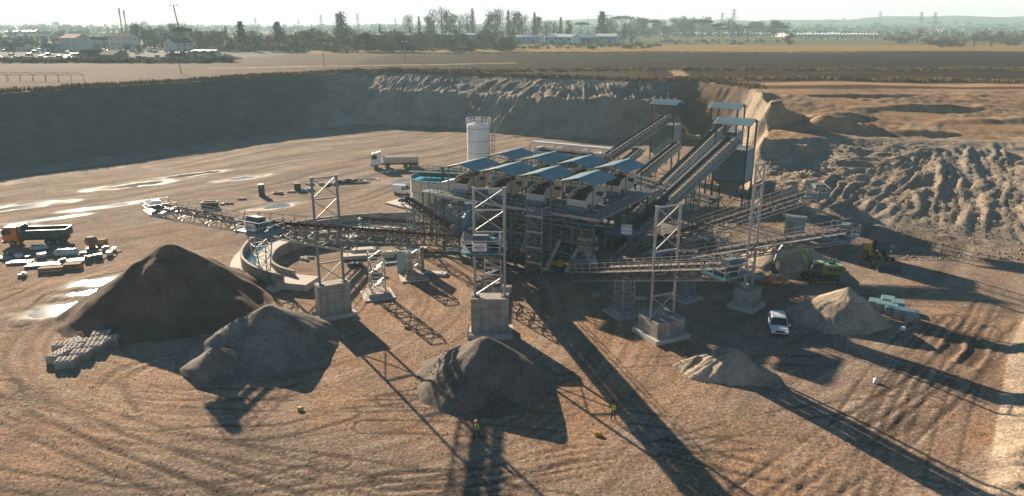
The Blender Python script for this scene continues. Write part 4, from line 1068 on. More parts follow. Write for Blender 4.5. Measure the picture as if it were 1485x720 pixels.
# ------------------------------------------------------------------ stockpiles
def stockpile(label, px, py, h, r, mat, seed, ridge=None, lobes=(), sx=1.0, sy=1.0, rot=0.0, n=110, rings=46, gul=0.06, dz=0.0, warp=1.6, at=None):
    """heap at its angle of repose; lobes are (dx, dy, height, radius) side tips"""
    c = V(at[0], at[1], 0) if at else G(px, py); o = MB()
    rs = np.linspace(0, 1.22, rings); th = np.linspace(0, 2 * np.pi, n, endpoint=False)
    T, Q = np.meshgrid(th, rs)
    x = Q * np.cos(T) * r * sx; y = Q * np.sin(T) * r * sy
    ca, sa = math.cos(rot), math.sin(rot); x, y = x * ca - y * sa, x * sa + y * ca
    xw = x + fbm(x * 0.22 + seed, y * 0.22, 3, seed + 30) * warp; yw = y + fbm(x * 0.22, y * 0.22 + seed, 3, seed + 31) * warp
    def cone(dx, dy, hh, rr, k):
        d = np.hypot((xw - dx), (yw - dy)); a = np.arctan2(yw - dy, xw - dx)
        wob = 1 + gul * fbm(np.cos(a) * 2.2 + k * 3, np.sin(a) * 2.2 + d * 0.07, 4, seed + k) * 2
        d = d * wob
        z = hh * (1 - d / rr)
        z = np.where(d < rr * 0.08, hh * (1 - 0.04 - (d / rr) ** 2 * 6.25), z)        # blunt tip
        foot = np.clip((d - rr * 0.86) / (rr * 0.26), 0, 1)
        return np.where(d > rr * 0.86, hh * 0.14 * (1 - foot) ** 1.7 - foot * 0.25, z)
    z = cone(0, 0, h, r, 0)
    for k, (dx, dy, hh, rr) in enumerate(lobes): z = np.maximum(z, cone(dx, dy, hh, rr, k + 1))
    if ridge:
        for k, (dx, dy, hh, rr) in enumerate(ridge):
            for f in np.linspace(0, 1, 8): z = np.maximum(z, cone(dx * f, dy * f, h + (hh - h) * f, rr, 9))
    z += fbm(x * 0.9, y * 0.9, 4, seed + 5) * 0.10 + np.abs(fbm(T * 7, Q * 1.2, 3, seed + 6)) * 0.12 * np.sin(np.clip(Q, 0, 1) * np.pi)
    gz = np.array([[ground_z(c.x + a, c.y + b) for a, b in zip(ra, rb)] for ra, rb in zip(x[::5, ::11], y[::5, ::11])])
    g0 = float(gz.mean())
    z = np.where(Q > 1.15, -0.9, np.maximum(z, -0.6))
    vs = np.stack([x, y, z], -1).reshape(-1, 3).tolist()
    fs = [(i * n + j, i * n + (j + 1) % n, (i + 1) * n + (j + 1) % n, (i + 1) * n + j) for i in range(rings - 1) for j in range(n)]
    o.add(vs, fs)
    ob = o.build('stockpile', mat, smooth=True, loc=(c.x, c.y, g0 + dz))
    tag(ob, label, 'stockpile', 'stockpiles under the conveyors')
    # coarse stones rolled down to the toe
    rs_ = np.random.RandomState(seed + 90); cand = np.argwhere((z > -0.12) & (z < h * 0.30) & (Q < 1.12)); m = MB()
    for ci_ in cand[rs_.choice(len(cand), min(420, len(cand)), replace=False)]:
        i_, j_ = ci_; s_ = 0.03 + 0.10 * rs_.rand() ** 3; p_ = V(x[i_, j_] + rs_.normal(0, .2), y[i_, j_] + rs_.normal(0, .2), z[i_, j_] + s_ * .2); k_ = rs_.uniform(.6, 1.3, 6) * s_
        m.add([p_ + V(k_[0], 0, 0), p_ + V(-k_[1], .03, 0), p_ + V(0, k_[2], 0), p_ + V(.02, -k_[3], 0), p_ + V(0, 0, k_[4] * .8), p_ - V(0, 0, k_[5] * .6)], [(0, 2, 4), (2, 1, 4), (1, 3, 4), (3, 0, 4), (2, 0, 5), (1, 2, 5), (3, 1, 5), (0, 3, 5)])
    ts_ = m.build('toe_stones', mat, ob); ts_['kind'] = 'stuff'
    return ob
stockpile('largest dark brown sand heap beside the puddles on the left', 246, 444, 7.9, 11.3, M['pile_brown'], 1, lobes=((-1.9, -1.9, 6.3, 9.2), (2.9, -0.4, 5.4, 8.4), (-4.6, -1.8, 3.2, 6.0)), gul=0.05, at=(-40.6, 81.3))
stockpile('grey gravel heap with a smaller cone in front, next to the largest heap', 390, 520, 4.7, 7.2, M['pile_grey'], 2, lobes=((-3.6, -5.6, 2.6, 4.2), (-4.6, -2.6, 2.5, 4.4), (-2.6, -1.2, 3.6, 5.6), (1.8, -1.5, 3.4, 5.6)), gul=0.03, warp=0.7, at=(-25.2, 69.8), sx=1.15, sy=1.15)
stockpile('dark gravel cone in the middle foreground below the central tower', 698, 572, 4.5, 6.8, M['pile_dark'], 3, lobes=((-1.2, -.9, 3.4, 5.0), (1.4, .3, 3.3, 5.0)), gul=0.04, warp=0.6, at=(-2.6, 61.7))
stockpile('low tan gravel heap with slumped gullies behind the right shadow', 1052, 548, 2.5, 3.6, M['pile_tan'], 4, lobes=((-1.7, .6, 1.8, 2.8), (-3.3, .9, 1.2, 2.0), (1.3, -.9, 1.7, 2.6), (2.7, -1.3, 1.4, 2.2), (.2, -1.6, 1.3, 2.0), (-2.4, -.6, 1.0, 1.8)), gul=0.14, warp=1.6, sx=1.5, sy=1.15, at=(20.8, 63.2))
stockpile('sharp half-lit tan gravel cone beside the teal-wrapped blocks', 1225, 476, 3.7, 5.2, M['pile_tan'], 5, lobes=((1.6, -.8, 2.6, 4.0), (-1.4, .4, 2.6, 4.2)), gul=0.05, warp=1.2, at=(37.4, 76.4))
stockpile('shaded gravel cone behind the large green excavator', 1148, 400, 4.4, 6.2, M['pile_tan'], 6, lobes=((2.0, .5, 3.2, 4.6),), gul=0.05, at=(38.5, 95.5))

# ------------------------------------------------------------------ portal towers
def portal(label, px, py, W, H, bw, bd, bh, rz, gap, slab=True, clr='galv'):
    c = on_ground(G(px, py)); o = thing('portal_tower', label, 'tower', c, rz, 'portal towers holding the conveyors')
    if slab:
        m = MB(); m.box((0, 0, .15), (bw + .9, bd + 1.0, .7)); m.build('footing_slab', M['concrete_light'], o)
    z0 = .5
    m = MB(); m.box((0, 0, z0 + bh / 2), (bw, bd, bh)); blk = m.build('concrete_block', M['concrete'], o)
    mk = MB()
    for k in (-1, 0, 1): mk.box((k * bw / 4, -bd / 2 - .004, z0 + bh / 2), (.045, .03, bh - .02)); mk.box((k * bw / 4, bd / 2 + .004, z0 + bh / 2), (.045, .03, bh - .02))
    if bh > 2: mk.box((0, -bd / 2 - .004, z0 + bh * .72), (bw - .02, .028, .045))
    mk.build('formwork_joint', M['concrete_joint'], blk)
    zb = z0 + bh
    for s in (-1, 1):
        m = MB(); m.box((s * W / 2, 0, zb + .04), (.75, .75, .08)); m.build('base_plate', M['steel'], o)
        m = MB(); m.tube((s * W / 2, 0, zb), (s * W / 2, 0, H), .145, 12); m.build('leg', M[clr], o)
        m = MB(); m.tube((s * W / 2, 0, H), (s * W / 2, 0, H + .05), .24, 12); m.build('cap_plate', M[clr], o)
    n = max(3, round((H - zb) / 2.35)); zs = [zb + (H - zb) * k / n for k in range(n + 1)]
    for k in range(1, n + 1):
        m = MB(); m.bar((-W / 2, 0, zs[k] - (.12 if k == n else 0)), (W / 2, 0, zs[k] - (.12 if k == n else 0)), .15); m.build('cross_bar', M[clr], o)
    for k in range(n):
        if zs[k] < gap[1] and zs[k + 1] > gap[0]: continue
        for s in (-1, 1):
            m = MB(); m.bar((-s * W / 2, s * .05, zs[k] + .1), (s * W / 2, s * .05, zs[k + 1] - .1), .11 if s > 0 else .09); m.build('brace', M[clr], o)
    return o
portal('leftmost tall portal tower on a concrete block, holding the red-rollered conveyor', 485, 456, 2.75, 16.4, 3.7, 1.6, 3.6, R(30), (7.6, 11.2), clr='galv_dull')
portal('central portal tower on the largest concrete block behind the dark gravel cone', 711, 484, 3.15, 16.2, 4.0, 1.9, 3.9, R(0), (8.2, 11.0))
portal('portal tower on a low long concrete block right of centre', 958, 486, 3.0, 14.4, 3.6, 3.4, 1.7, R(26), (5.6, 8.6))
portal('rightmost portal tower beside the workers and green excavator', 1082, 446, 2.2, 17.2, 2.6, 2.2, 2.0, R(48), (6.4, 9.6))

# ------------------------------------------------------------------ lattice supports
def trestle(label, loc, h, w0=1.5, w1=1.5, rz=0.0, foot=2.6, mat='galv', rings=5):
    c = on_ground(loc); o = thing('support_trestle', label, 'trestle', c, rz, 'lattice supports of the conveyors')
    m = MB(); m.box((0, 0, .0), (foot + 1.2, foot + 1.2, .3)); m.build('ground_slab', M['concrete_light'], o)
    m = MB(); m.box((0, 0, .38), (foot, foot, .5)); m.build('plinth', M['concrete'], o)
    z0 = .6
    def P(k, sx, sy):
        f = k / rings; w = (w0 + (w1 - w0) * f) / 2; return V(sx * w, sy * w, z0 + (h - z0) * f)
    cs = [(-1, -1), (1, -1), (1, 1), (-1, 1)]
    for sx, sy in cs:
        m = MB(); m.bar(P(0, sx, sy), P(rings, sx, sy), .13); m.build('leg', M[mat], o)
    m = MB()
    for k in range(rings + 1):
        for a in range(4):
            b = (a + 1) % 4
            if k: m.bar(P(k, *cs[a]), P(k, *cs[b]), .09)
            if k < rings:
                p, q = (cs[a], cs[b]) if (k + a) % 2 else (cs[b], cs[a])
                m.bar(P(k, *p), P(k + 1, *q), .075)
    m.build('lattice', M[mat], o); return o

# ------------------------------------------------------------------ belt conveyors
def conveyor(label, p0, p1, w=1.15, dep=1.15, walk=(1,), platform=True, chord='galv', side='steel', idler='idler', name='conveyor', box_tail=True, step=1.55, group='belt conveyors of the plant', rail=True, headbox=False, sign=False, plat_blue=True, plate=None):
    p0 = Vector(p0); p1 = Vector(p1); dv = p1 - p0; L2 = math.hypot(dv.x, dv.y); L = dv.length; rz = math.atan2(dv.y, dv.x)
    o = thing(name, label, 'conveyor', (p0.x, p0.y, 0), rz, group)
    u = V(L2 / L, 0, dv.z / L); nn = V(-dv.z / L, 0, L2 / L); S = V(0, 0, p0.z)
    def P(s, y, h): return S + u * s + V(0, y, 0) + nn * h
    yb = w / 2 + .12; n = max(4, int(L / step)); ds = L / n
    # truss
    for sy in (-1, 1):
        for h, nm in ((0, 'top_chord'), (-dep, 'bottom_chord')):
            m = MB(); m.bar(P(0, sy * yb, h), P(L, sy * yb, h), .13, .13, nn); m.build(nm, M[chord], o)
    m = MB()
    for k in range(n + 1):
        s = k * ds
        for sy in (-1, 1):
            m.bar(P(s, sy * yb, 0), P(s, sy * yb, -dep), .08)
            if k < n: m.bar(P(s, sy * yb, -dep if k % 2 else 0), P(s + ds, sy * yb, 0 if k % 2 else -dep), .07)
        m.bar(P(s, -yb, -dep), P(s, yb, -dep), .08); m.bar(P(s, -yb, 0), P(s, yb, 0), .08)
    m.build('truss_lattice', M[side], o)
    if plate:
        for sy in (-1, 1):
            m = MB(); m.bar(P(0, sy * (yb + .09), -dep * .45), P(L, sy * (yb + .09), -dep * .45), .04, dep * .8, nn); m.build('side_plate', M[plate], o)
    # belt, troughed
    m = MB(); hb = .28
    secs = [(-w / 2, hb + .13), (-w * .22, hb), (w * .22, hb), (w / 2, hb + .16)]
    for a in range(3):
        (ya, ha), (yc, hc) = secs[a], secs[a + 1]
        m.add([P(0, ya, ha), P(0, yc, hc), P(L, yc, hc), P(L, ya, ha), P(0, ya, ha - .03), P(0, yc, hc - .03), P(L, yc, hc - .03), P(L, ya, ha - .03)], [(0, 1, 2, 3), (7, 6, 5, 4), (0, 3, 7, 4), (1, 2, 6, 5)])
    m.add([P(0, -w * .45, -.3), P(0, w * .45, -.3), P(L, w * .45, -.3), P(L, -w * .45, -.3)], [(0, 1, 2, 3)])
    m.build('belt', M['belt'], o)
    m = MB(); k = 0; s = .6
    while s < L - .4:
        for sy in (-1, 1):
            m.tube(P(s, sy * w * .2, hb - .08), P(s, sy * (w / 2 + .05), hb + .10), .075, 6); m.bar(P(s, sy * yb, .05), P(s, sy * (w / 2 + .08), hb + .26), .11)
        m.tube(P(s, -w * .2, hb - .09), P(s, w * .2, hb - .09), .075, 6)
        if k % 2 == 0: m.tube(P(s, -w * .48, -.42), P(s, w * .48, -.42), .06, 6)
        k += 1; s += 1.1
    m.build('idler_set', M[idler], o)
    for wy in walk:
        m = MB(); yc = wy * (yb + .5)
        m.bar(P(.8, yc, -.06), P(L, yc, -.06), .72, .06, nn); m.build('walkway', M['galv_dull'], o)
        if rail:
            m = MB(); ye = wy * (yb + .84); s = .8
            while s <= L: m.bar(P(s, ye, -.05), P(s, ye, 1.05), .055); s += 1.6
            for h in (.5, 1.05): m.bar(P(.8, ye, h), P(L, ye, h), .055)
            m.build('handrail', M[chord], o)
    # drums and drive
    m = MB(); m.tube(P(L - .1, -w * .52, .02), P(L - .1, w * .52, .02), .36, 14); m.build('head_drum', M['steel_dark'], o)
    m = MB(); m.tube(P(.1, -w * .52, .02), P(.1, w * .52, .02), .32, 14); m.build('tail_drum', M['steel_dark'], o)
    c = P(L - .5, w / 2 + .45, .25); m = MB(); m.box(c, (.6, .45, .55)); m.tube(c + V(0, .2, .05), c + V(0, .85, .05), .2, 10); m.build('drive_motor', M['blue_steel'], o)
    if platform:
        e = P(L, 0, 0); W = w + 2.2; l = 3.0; z = e.z - .75; x0 = e.x - 2.3
        m = MB(); m.box((x0 + l / 2, 0, z), (l, W, .12))
        for sy in (-1, 1): m.box((x0 + l / 2, sy * W / 2, z - .12), (l, .1, .26))
        dk = m.build('head_platform', M['blue_steel' if plat_blue else 'galv'], o)
        m = MB()
        for f in (0, .5, 1):
            for sy in (-1, 1): m.bar((x0 + l * f, sy * W / 2, z), (x0 + l * f, sy * W / 2, z + 1.15), .06)
        m.bar((x0 + l, 0, z), (x0 + l, 0, z + 1.15), .06)
        for h in (.6, 1.15):
            for sy in (-1, 1): m.bar((x0, sy * W / 2, z + h), (x0 + l, sy * W / 2, z + h), .055)
            m.bar((x0 + l, -W / 2, z + h), (x0 + l, W / 2, z + h), .055)
        m.build('platform_rail', M[chord], dk)
        m = MB()
        for sy in (-1, 1): m.bar((x0 + l - .3, sy * W * .4, z - .1), P(L - 3, sy * yb, -dep), .09)
        m.build('platform_strut', M[side], o)
        m = MB(); m.prism([(e.x - .9, e.z + .1), (e.x + .35, e.z + .1), (e.x + .35, e.z + .35), (e.x, e.z + .7), (e.x - .9, e.z + .6)], -w / 2 - .1, w / 2 + .1, 'y'); m.build('head_hood', M['white' if headbox else 'steel'], o)
        if sign:
            m = MB(); m.box((0, 0, 0), (.5, 1.3, .75)); sg = m.build('white_box', M['white'], o, loc=(x0 + l - .55, -.1, z + .5))
            fc = bpy.data.curves.new('lettering', 'FONT'); fc.body = '002'; fc.size = .5; fc.extrude = .01; fc.align_x = 'CENTER'; fc.align_y = 'CENTER'; fc.materials.append(M['red'])
            fo_ = bpy.data.objects.new('lettering_tmp', fc); COL.objects.link(fo_); lm_ = bpy.data.meshes.new_from_object(fo_.evaluated_get(bpy.context.evaluated_depsgraph_get())); bpy.data.objects.remove(fo_)
            lo_ = bpy.data.objects.new('lettering', lm_); COL.objects.link(lo_); lo_.parent = sg; lo_.location = (.26, 0, -.05); lo_.rotation_euler = (math.pi / 2, 0, math.pi / 2)
    if box_tail:
        b = P(.7, 0, .25); m = MB(); m.frustum((b.x, 0, b.z), (1.6, w + .2), (2.1, w + .9), 1.0); m.build('feed_chute', M['galv_dull'], o)
    return o
conveyor('long grey conveyor reaching over the largest sand heap', (-22.5, 99.5, 1.8), (-42.4, 83.0, 11.6), walk=(-1, 1), chord='galv', headbox=True, plat_blue=False)
conveyor('long conveyor with rust-red rollers running through the leftmost portal tower', (-6.2, 97.6, 3.2), (-24.6, 66.4, 13.9), walk=(-1,), chord='galv_dull', sign=True)
conveyor('conveyor pointing straight at the viewer through the central portal tower', (-2.2, 92.5, 3.2), (-2.75, 61.0, 13.6), walk=(-1, 1), sign=True)
conveyor('near-level truss conveyor through the portal tower right of centre', (8.0, 85.5, 2.6), (20.2, 62.6, 10.9), walk=(1, -1))
conveyor('conveyor through the rightmost portal tower ending above the half-lit cone', (18.0, 89.2, 2.5), (36.2, 74.8, 10.9), walk=(1, -1))
conveyor('upper right conveyor ending above the shaded cone by the excavator', (17.5, 95.0, 2.8), (40.2, 92.2, 11.6), walk=(1,))
trestle('lattice support under the long grey conveyor, standing in the curved concrete basin', (-33.0, 91.0), 6.0, 1.2, 2.4, R(40), 2.0, rings=4)
trestle('slender lattice support left of centre on a square plinth', G(548, 427), 5.6, 1.7, 1.7, R(20), 2.6)
trestle('lattice support under the viewer-facing conveyor behind the central tower', (-2.35, 83.5), 5.0, 2.2, 1.9, 0, 2.8, rings=5)
trestle('lattice support below the near-level truss conveyor', G(904, 455), 4.2, 1.7, 1.5, R(28), 2.4, rings=4)
trestle('lattice support below the conveyor of the rightmost tower', G(992, 432), 4.4, 1.7, 1.5, R(38), 2.2, rings=4)
trestle('stubby lattice support between two concrete panels left of centre', G(600, 402), 3.6, 1.9, 1.7, R(15), 2.4, rings=3)
trestle('lattice support under the upper right conveyor', (28.5, 93.6), 5.6, 1.6, 1.5, 0, 2.2, rings=4)

# ------------------------------------------------------------------ curved concrete basin
def spline(pts, n=10):
    P_ = [Vector((p[0], p[1], 0)) for p in pts]; out = []
    for i in range(len(P_) - 1):
        a = P_[max(i - 1, 0)]; b = P_[i]; c = P_[i + 1]; d = P_[min(i + 2, len(P_) - 1)]
        for k in range(n):
            t_ = k / n; out.append(0.5 * ((2 * b) + (c - a) * t_ + (2 * a - 5 * b + 4 * c - d) * t_ ** 2 + (3 * b - a - 3 * c + d) * t_ ** 3))
    return out + [P_[-1]]
bo = thing('concrete_basin', 'curved concrete channel basin left of the plant', 'basin', (-33, 103, 0))
outer = [tuple(G(*q).xy) for q in ((603, 322), (520, 325), (440, 335), (380, 352), (352, 380), (366, 402), (412, 418))]
inner = [tuple(G(*q).xy) for q in ((585, 343), (510, 347), (450, 355), (408, 370), (394, 388), (404, 400), (428, 408))]
OB, IB = bo.location.xy, None
def wall_strip(pts, th, z0, z1, name, mat):
    sp = spline(pts); m = MB(); vs = []; n = len(sp)
    for k, p in enumerate(sp):
        d = (sp[min(k + 1, n - 1)] - sp[max(k - 1, 0)]).normalized(); s = V(-d.y, d.x, 0) * th / 2
        q = p - V(bo.location.x, bo.location.y, 0)
        for a, z in ((s, z0), (-s, z0), (-s, z1), (s, z1)): vs.append((q.x + a.x, q.y + a.y, z))
    fs = []
    for k in range(n - 1):
        for j in range(4): fs.append((k * 4 + j, k * 4 + (j + 1) % 4, k * 4 + 4 + (j + 1) % 4, k * 4 + 4 + j))
    fs += [(0, 1, 2, 3), ((n - 1) * 4 + 3, (n - 1) * 4 + 2, (n - 1) * 4 + 1, (n - 1) * 4)]
    m.add(vs, fs); return m.build(name, mat, bo), sp
w1_, spo = wall_strip(outer, .35, -.5, 1.75, 'outer_wall', M['concrete'])
w2_, spi = wall_strip(inner, .35, -.5, 1.45, 'inner_wall', M['concrete'])
for nm, f0, f1, z, mt in (('basin_water', .04, .62, .62, 'basin'), ('silt_bank', .50, .97, .72, 'concrete_light')):
    m = MB(); vs = []
    for a, b in zip(spo, spi):
        for f in (f0, f1): q = a + (b - a) * f - V(bo.location.x, bo.location.y, 0); vs.append((q.x, q.y, z))
    m.add(vs, [(2 * k, 2 * k + 1, 2 * k + 3, 2 * k + 2) for k in range(len(spo) - 1)]); m.build(nm, M[mt], bo)
m = MB(); vs = []
for k, p in enumerate(spo):
    d = (spo[min(k + 1, len(spo) - 1)] - spo[max(k - 1, 0)]).normalized(); s = V(-d.y, d.x, 0); q = p - V(bo.location.x, bo.location.y, 0)
    if k > len(spo) * .55:
        for a in (-.2, 1.6): vs.append((q.x - s.x * a * -1 * -1, q.y - s.y * a, .12 + ground_z(p.x, p.y)))
m.add(vs, [(2 * k, 2 * k + 1, 2 * k + 3, 2 * k + 2) for k in range(len(vs) // 2 - 1)]); m.build('footing_strip', M['concrete_light'], bo)
e = spo[-1] + (spi[-1] - spo[-1]) * .5; m = MB(); m.box((e.x - bo.location.x + 1.2, e.y - bo.location.y - .2, .35), (4.2, 3.4, .9), R(-15)); m.build('end_slab', M['concrete_light'], bo)

# ------------------------------------------------------------------ concrete slabs
def slab(name, pts, z, mat, th=.4):
    m = MB(); m.prism([tuple(G(*p).xy) for p in pts], z - th, z); return tag(m.build(name, mat), kind='structure')
slab('concrete_pad', [(558, 296), (640, 316), (700, 330), (715, 290), (620, 272), (606, 283)], .28, M['concrete_light'])
slab('plant_slab', [(640, 372), (770, 398), (868, 422), (905, 398), (1010, 330), (900, 285), (720, 300)], .25, M['concrete_shade_tone'])  # slab colour kept dark to stand in for shade below the decks

# ------------------------------------------------------------------ thickener tank
tc_ = V(-12.9, 132.5, .2); to = thing('thickener_tank', 'round cream thickener tank filled with turquoise water', 'tank', tc_)
r_ = 6.0; h_ = 4.8
m = MB(); m.lathe([(r_, 0), (r_, h_)], 64); m.lathe([(r_ - .12, h_), (r_ - .12, 2.5)], 64); m.build('tank_wall', M['cream'], to, smooth=True)
m = MB(); m.ring((0, 0), r_ - .2, r_ + .09, h_ - .03, h_ + .14, 64); m.build('rim', M['blue_steel'], to)
m = MB(); m.ring((0, 0), r_ - .01, r_ + .05, h_ * .52, h_ * .52 + .1, 64); m.build('seam_band', M['galv_dull'], to)
for k in range(8):
    a = k * math.pi / 4 - 1.9; m = MB(); m.box((math.cos(a) * (r_ + .02), math.sin(a) * (r_ + .02), h_ * .26 + (h_ * .5 if k % 2 else 0)), (.1, .07, h_ * .5), a); m.build('seam_strip', M['galv_dull'], to)
m = MB(); n = 64; m.add([(0, 0, h_ - .3)] + [(math.cos(2 * math.pi * i / n) * (r_ - .13), math.sin(2 * math.pi * i / n) * (r_ - .13), h_ - .3) for i in range(n)], [(0, 1 + i, 1 + (i + 1) % n) for i in range(n)]); m.build('water', M['turquoise'], to)
m = MB(); m.box((0.2, -.2, h_ + .75), (2 * r_ + 1.2, 1.2, .1), R(-12)); m.box((0.6, -.7, h_ + .35), (2 * r_ * .8, .12, .8), R(-12)); m.box((0.4, .4, h_ + .35), (2 * r_ * .8, .12, .8), R(-12)); bdg = m.build('bridge_deck', M['bridge_green'], to)
m = MB(); ca, sa = math.cos(R(-12)), math.sin(R(-12))
for sy in (-.55, .55):
    for k in range(13):
        x = -r_ - .3 + k * (2 * r_ + .9) / 12; q = V(x * ca - sy * sa + .2, x * sa + sy * ca - .2, h_ + .8); m.bar(q, q + V(0, 0, 1.1), .06)
    for hh in (.55, 1.1): m.bar((-(r_ + .3) * ca - sy * sa + .2, -(r_ + .3) * sa + sy * ca - .2, h_ + .8 + hh), ((r_ + .6) * ca - sy * sa + .2, (r_ + .6) * sa + sy * ca - .2, h_ + .8 + hh), .05)
m.build('bridge_rail', M['steel_dark'], bdg)
m = MB(); m.tube((0, 0, h_ - .6), (0, 0, h_ + 1.6), .3, 12); m.box((0, 0, h_ + 1.7), (.8, .7, .5)); m.build('rake_drive', M['blue_steel'], to)
for k in range(5):
    m = MB(); x = -3.6 + k * 1.1; m.bar((x * ca, x * sa - .75, h_ + .5), (x * ca + .4, x * sa - .9, h_ - .35), .06); m.bar((x * ca + .8, x * sa - .75, h_ + .5), (x * ca + .4, x * sa - .9, h_ - .35), .06); m.build('rake_strut', M['bridge_green'], to)
m = MB()
for sx in (-.25, .25): m.bar((sx - 2.2, -r_ + .28, .0), (sx - 2.2, -r_ + .28, h_ + 1), .06)
for k in range(14): m.bar((-2.45, -r_ + .28, .3 + k * .33), (-1.95, -r_ + .28, .3 + k * .33), .04)
m.build('ladder', M['galv'], to)

# ------------------------------------------------------------------ tall white silo
so = thing('storage_silo', 'tall cream cylindrical silo with caged ladder behind the tank', 'silo', (-6.8, 146.5, .1))
rs_, hs_ = 2.3, 12.7
m = MB(); m.lathe([(rs_, 0), (rs_, hs_), (rs_ * .6, hs_ + .35), (0, hs_ + .5)], 40); m.build('silo_wall', M['white'], so, smooth=False)
for k in range(5):
    m = MB(); m.ring((0, 0), rs_ - .01, rs_ + .035, hs_ * (k + .9) / 5.2, hs_ * (k + .9) / 5.2 + .08, 40); m.build('ring_seam', M['galv_dull'], so)
m = MB()
for k in range(18):
    a = k * math.pi / 9; m.bar((math.cos(a) * (rs_ + .1), math.sin(a) * (rs_ + .1), hs_), (math.cos(a) * (rs_ + .1), math.sin(a) * (rs_ + .1), hs_ + 1.25), .07)
m.ring((0, 0), rs_ + .07, rs_ + .13, hs_ + .6, hs_ + .66, 40); m.ring((0, 0), rs_ + .07, rs_ + .13, hs_ + 1.2, hs_ + 1.27, 40); m.build('top_rail', M['white'], so)
m = MB(); m.box((0, 0, hs_ + .75), (1.2, 1.2, .8)); m.tube((.2, .9, hs_ + .2), (.2, .9, hs_ + 1.3), .3, 12); m.build('filter_unit', M['galv'], so)
m = MB()
for s in (-.28, .28): m.bar((rs_ + .35, s - .6, .4), (rs_ + .35, s - .6, hs_ + 1.2), .07)
for k in range(40): m.bar((rs_ + .35, -.88, .6 + k * .36), (rs_ + .35, -.32, .6 + k * .36), .04)
lad = m.build('ladder', M['galv_dull'], so)
m = MB()
for k in range(12): m.ring((rs_ + .65, -.6), .40, .44, 2.6 + k * 1.0, 2.68 + k * 1.0, 10)
for a in (0, .9, -.9, 1.6, -1.6): m.bar((rs_ + .65 + .42 * math.cos(a), -.6 + .42 * math.sin(a), 2.6), (rs_ + .65 + .42 * math.cos(a), -.6 + .42 * math.sin(a), hs_ + 1), .04)
m.build('safety_cage', M['galv_dull'], lad)
# ------------------------------------------------------------------ screening plant
PA = R(-32); PO = V(-7.4, 103.2, 0.0)
def PL(x, y, z=0.0):
    return V(PO.x + x * math.cos(PA) - y * math.sin(PA), PO.y + x * math.sin(PA) + y * math.cos(PA), z)
po = thing('screening_plant', 'steel frame building carrying the screen decks in the middle of the pit', 'plant', PO, PA)
XC = [-2.4, 3.15, 9.45, 15.75, 22.0]; YC = [-1.2, 5.6, 9.8, 17.2]; DZ = 8.4
for x in XC:
    for y in YC:
        m = MB(); m.bar((x, y, .1), (x, y, DZ - .3), .30, .30); m.box((x, y, .3), (.7, .7, .12)); m.build('column', M['steel'], po)
for y in YC:
    for z in (4.3, DZ - .45):
        m = MB(); m.bar((XC[0], y, z), (XC[-1], y, z), .22, .34); m.build('beam', M['steel'], po)
for x in XC:
    for z in (4.2, DZ - .55):
        m = MB(); m.bar((x, YC[0], z), (x, YC[-1], z), .2, .3); m.build('beam', M['steel'], po)
for y in (YC[0], YC[2], YC[3]):
    for k in range(4):
        for z0, z1 in ((.4, 4.1), (4.5, DZ - .6)):
            if (k + int(z0)) % 3 == 1 and y != YC[0]: continue
            for s in (0, 1):
                m = MB(); a, b = (XC[k], XC[k + 1]) if s else (XC[k + 1], XC[k]); m.bar((a, y + .08 * s, z0), (b, y + .08 * s, z1), .11); m.build('brace', M['galv_dull'], po)
for x in (XC[0], XC[-1], XC[2]):
    for k in (0, 2):
        for z0, z1 in ((.4, 4.0), (4.5, DZ - .7)):
            for s in (0, 1):
                m = MB(); a, b = (YC[k], YC[k + 1]) if s else (YC[k + 1], YC[k]); m.bar((x + .08 * s, a, z0), (x + .08 * s, b, z1), .11); m.build('brace', M['steel'], po)
# intermediate columns, rails and infill that make the lower storeys dense
XM = [(a + b) / 2 for a, b in zip(XC[:-1], XC[1:])]
for x in XM:
    for y in (YC[0], YC[1], YC[3]):
        m = MB(); m.bar((x, y, .1), (x, y, DZ - .3), .2, .2); m.build('column', M['galv_dull'], po)
    for z0, z1 in ((.4, 2.2), (2.3, 4.1), (4.5, 6.3), (6.4, DZ - .6)):
        for s in (-1, 1):
            m = MB(); m.bar((x, YC[0] - .06, z0), (x + s * 3.05, YC[0] - .06, z1), .08); m.build('brace', M['galv_dull'], po)
for y, zz in ((YC[0], (2.2, 6.4)), (YC[1], (2.2, 6.4)), (YC[3], (2.2, 6.4))):
    for z in zz:
        m = MB(); m.bar((XC[0], y - .02, z), (XC[-1], y - .02, z), .12, .16); m.build('rail_beam', M['galv_dull'], po)
for k in range(4):
    xm = XM[k]
    m = MB(); m.box((xm, 8.0, 2.2), (5.6, .18, 4.0)); m.build('partition_wall', M['concrete_shade_tone'], po)
    m = MB(); m.tube((xm + 1.2, 4.4, .2), (xm + 1.2, 4.4, 3.6), 1.1, 18); m.build('sump_tank', M['silo_sheet'], po)
    m = MB(); m.box((xm - 1.4, 4.2, 1.0), (1.8, 1.6, 1.6)); m.build('pump_box', M['blue_steel'], po)
    m = MB(); m.path([(xm + 1.2, 3.4, 1.0), (xm + .6, 1.8, 1.2), (xm + .4, .4, 3.0), (xm + .4, .2, 7.6)], .16, 8); m.build('slurry_pipe', M['steel_dark'], po)
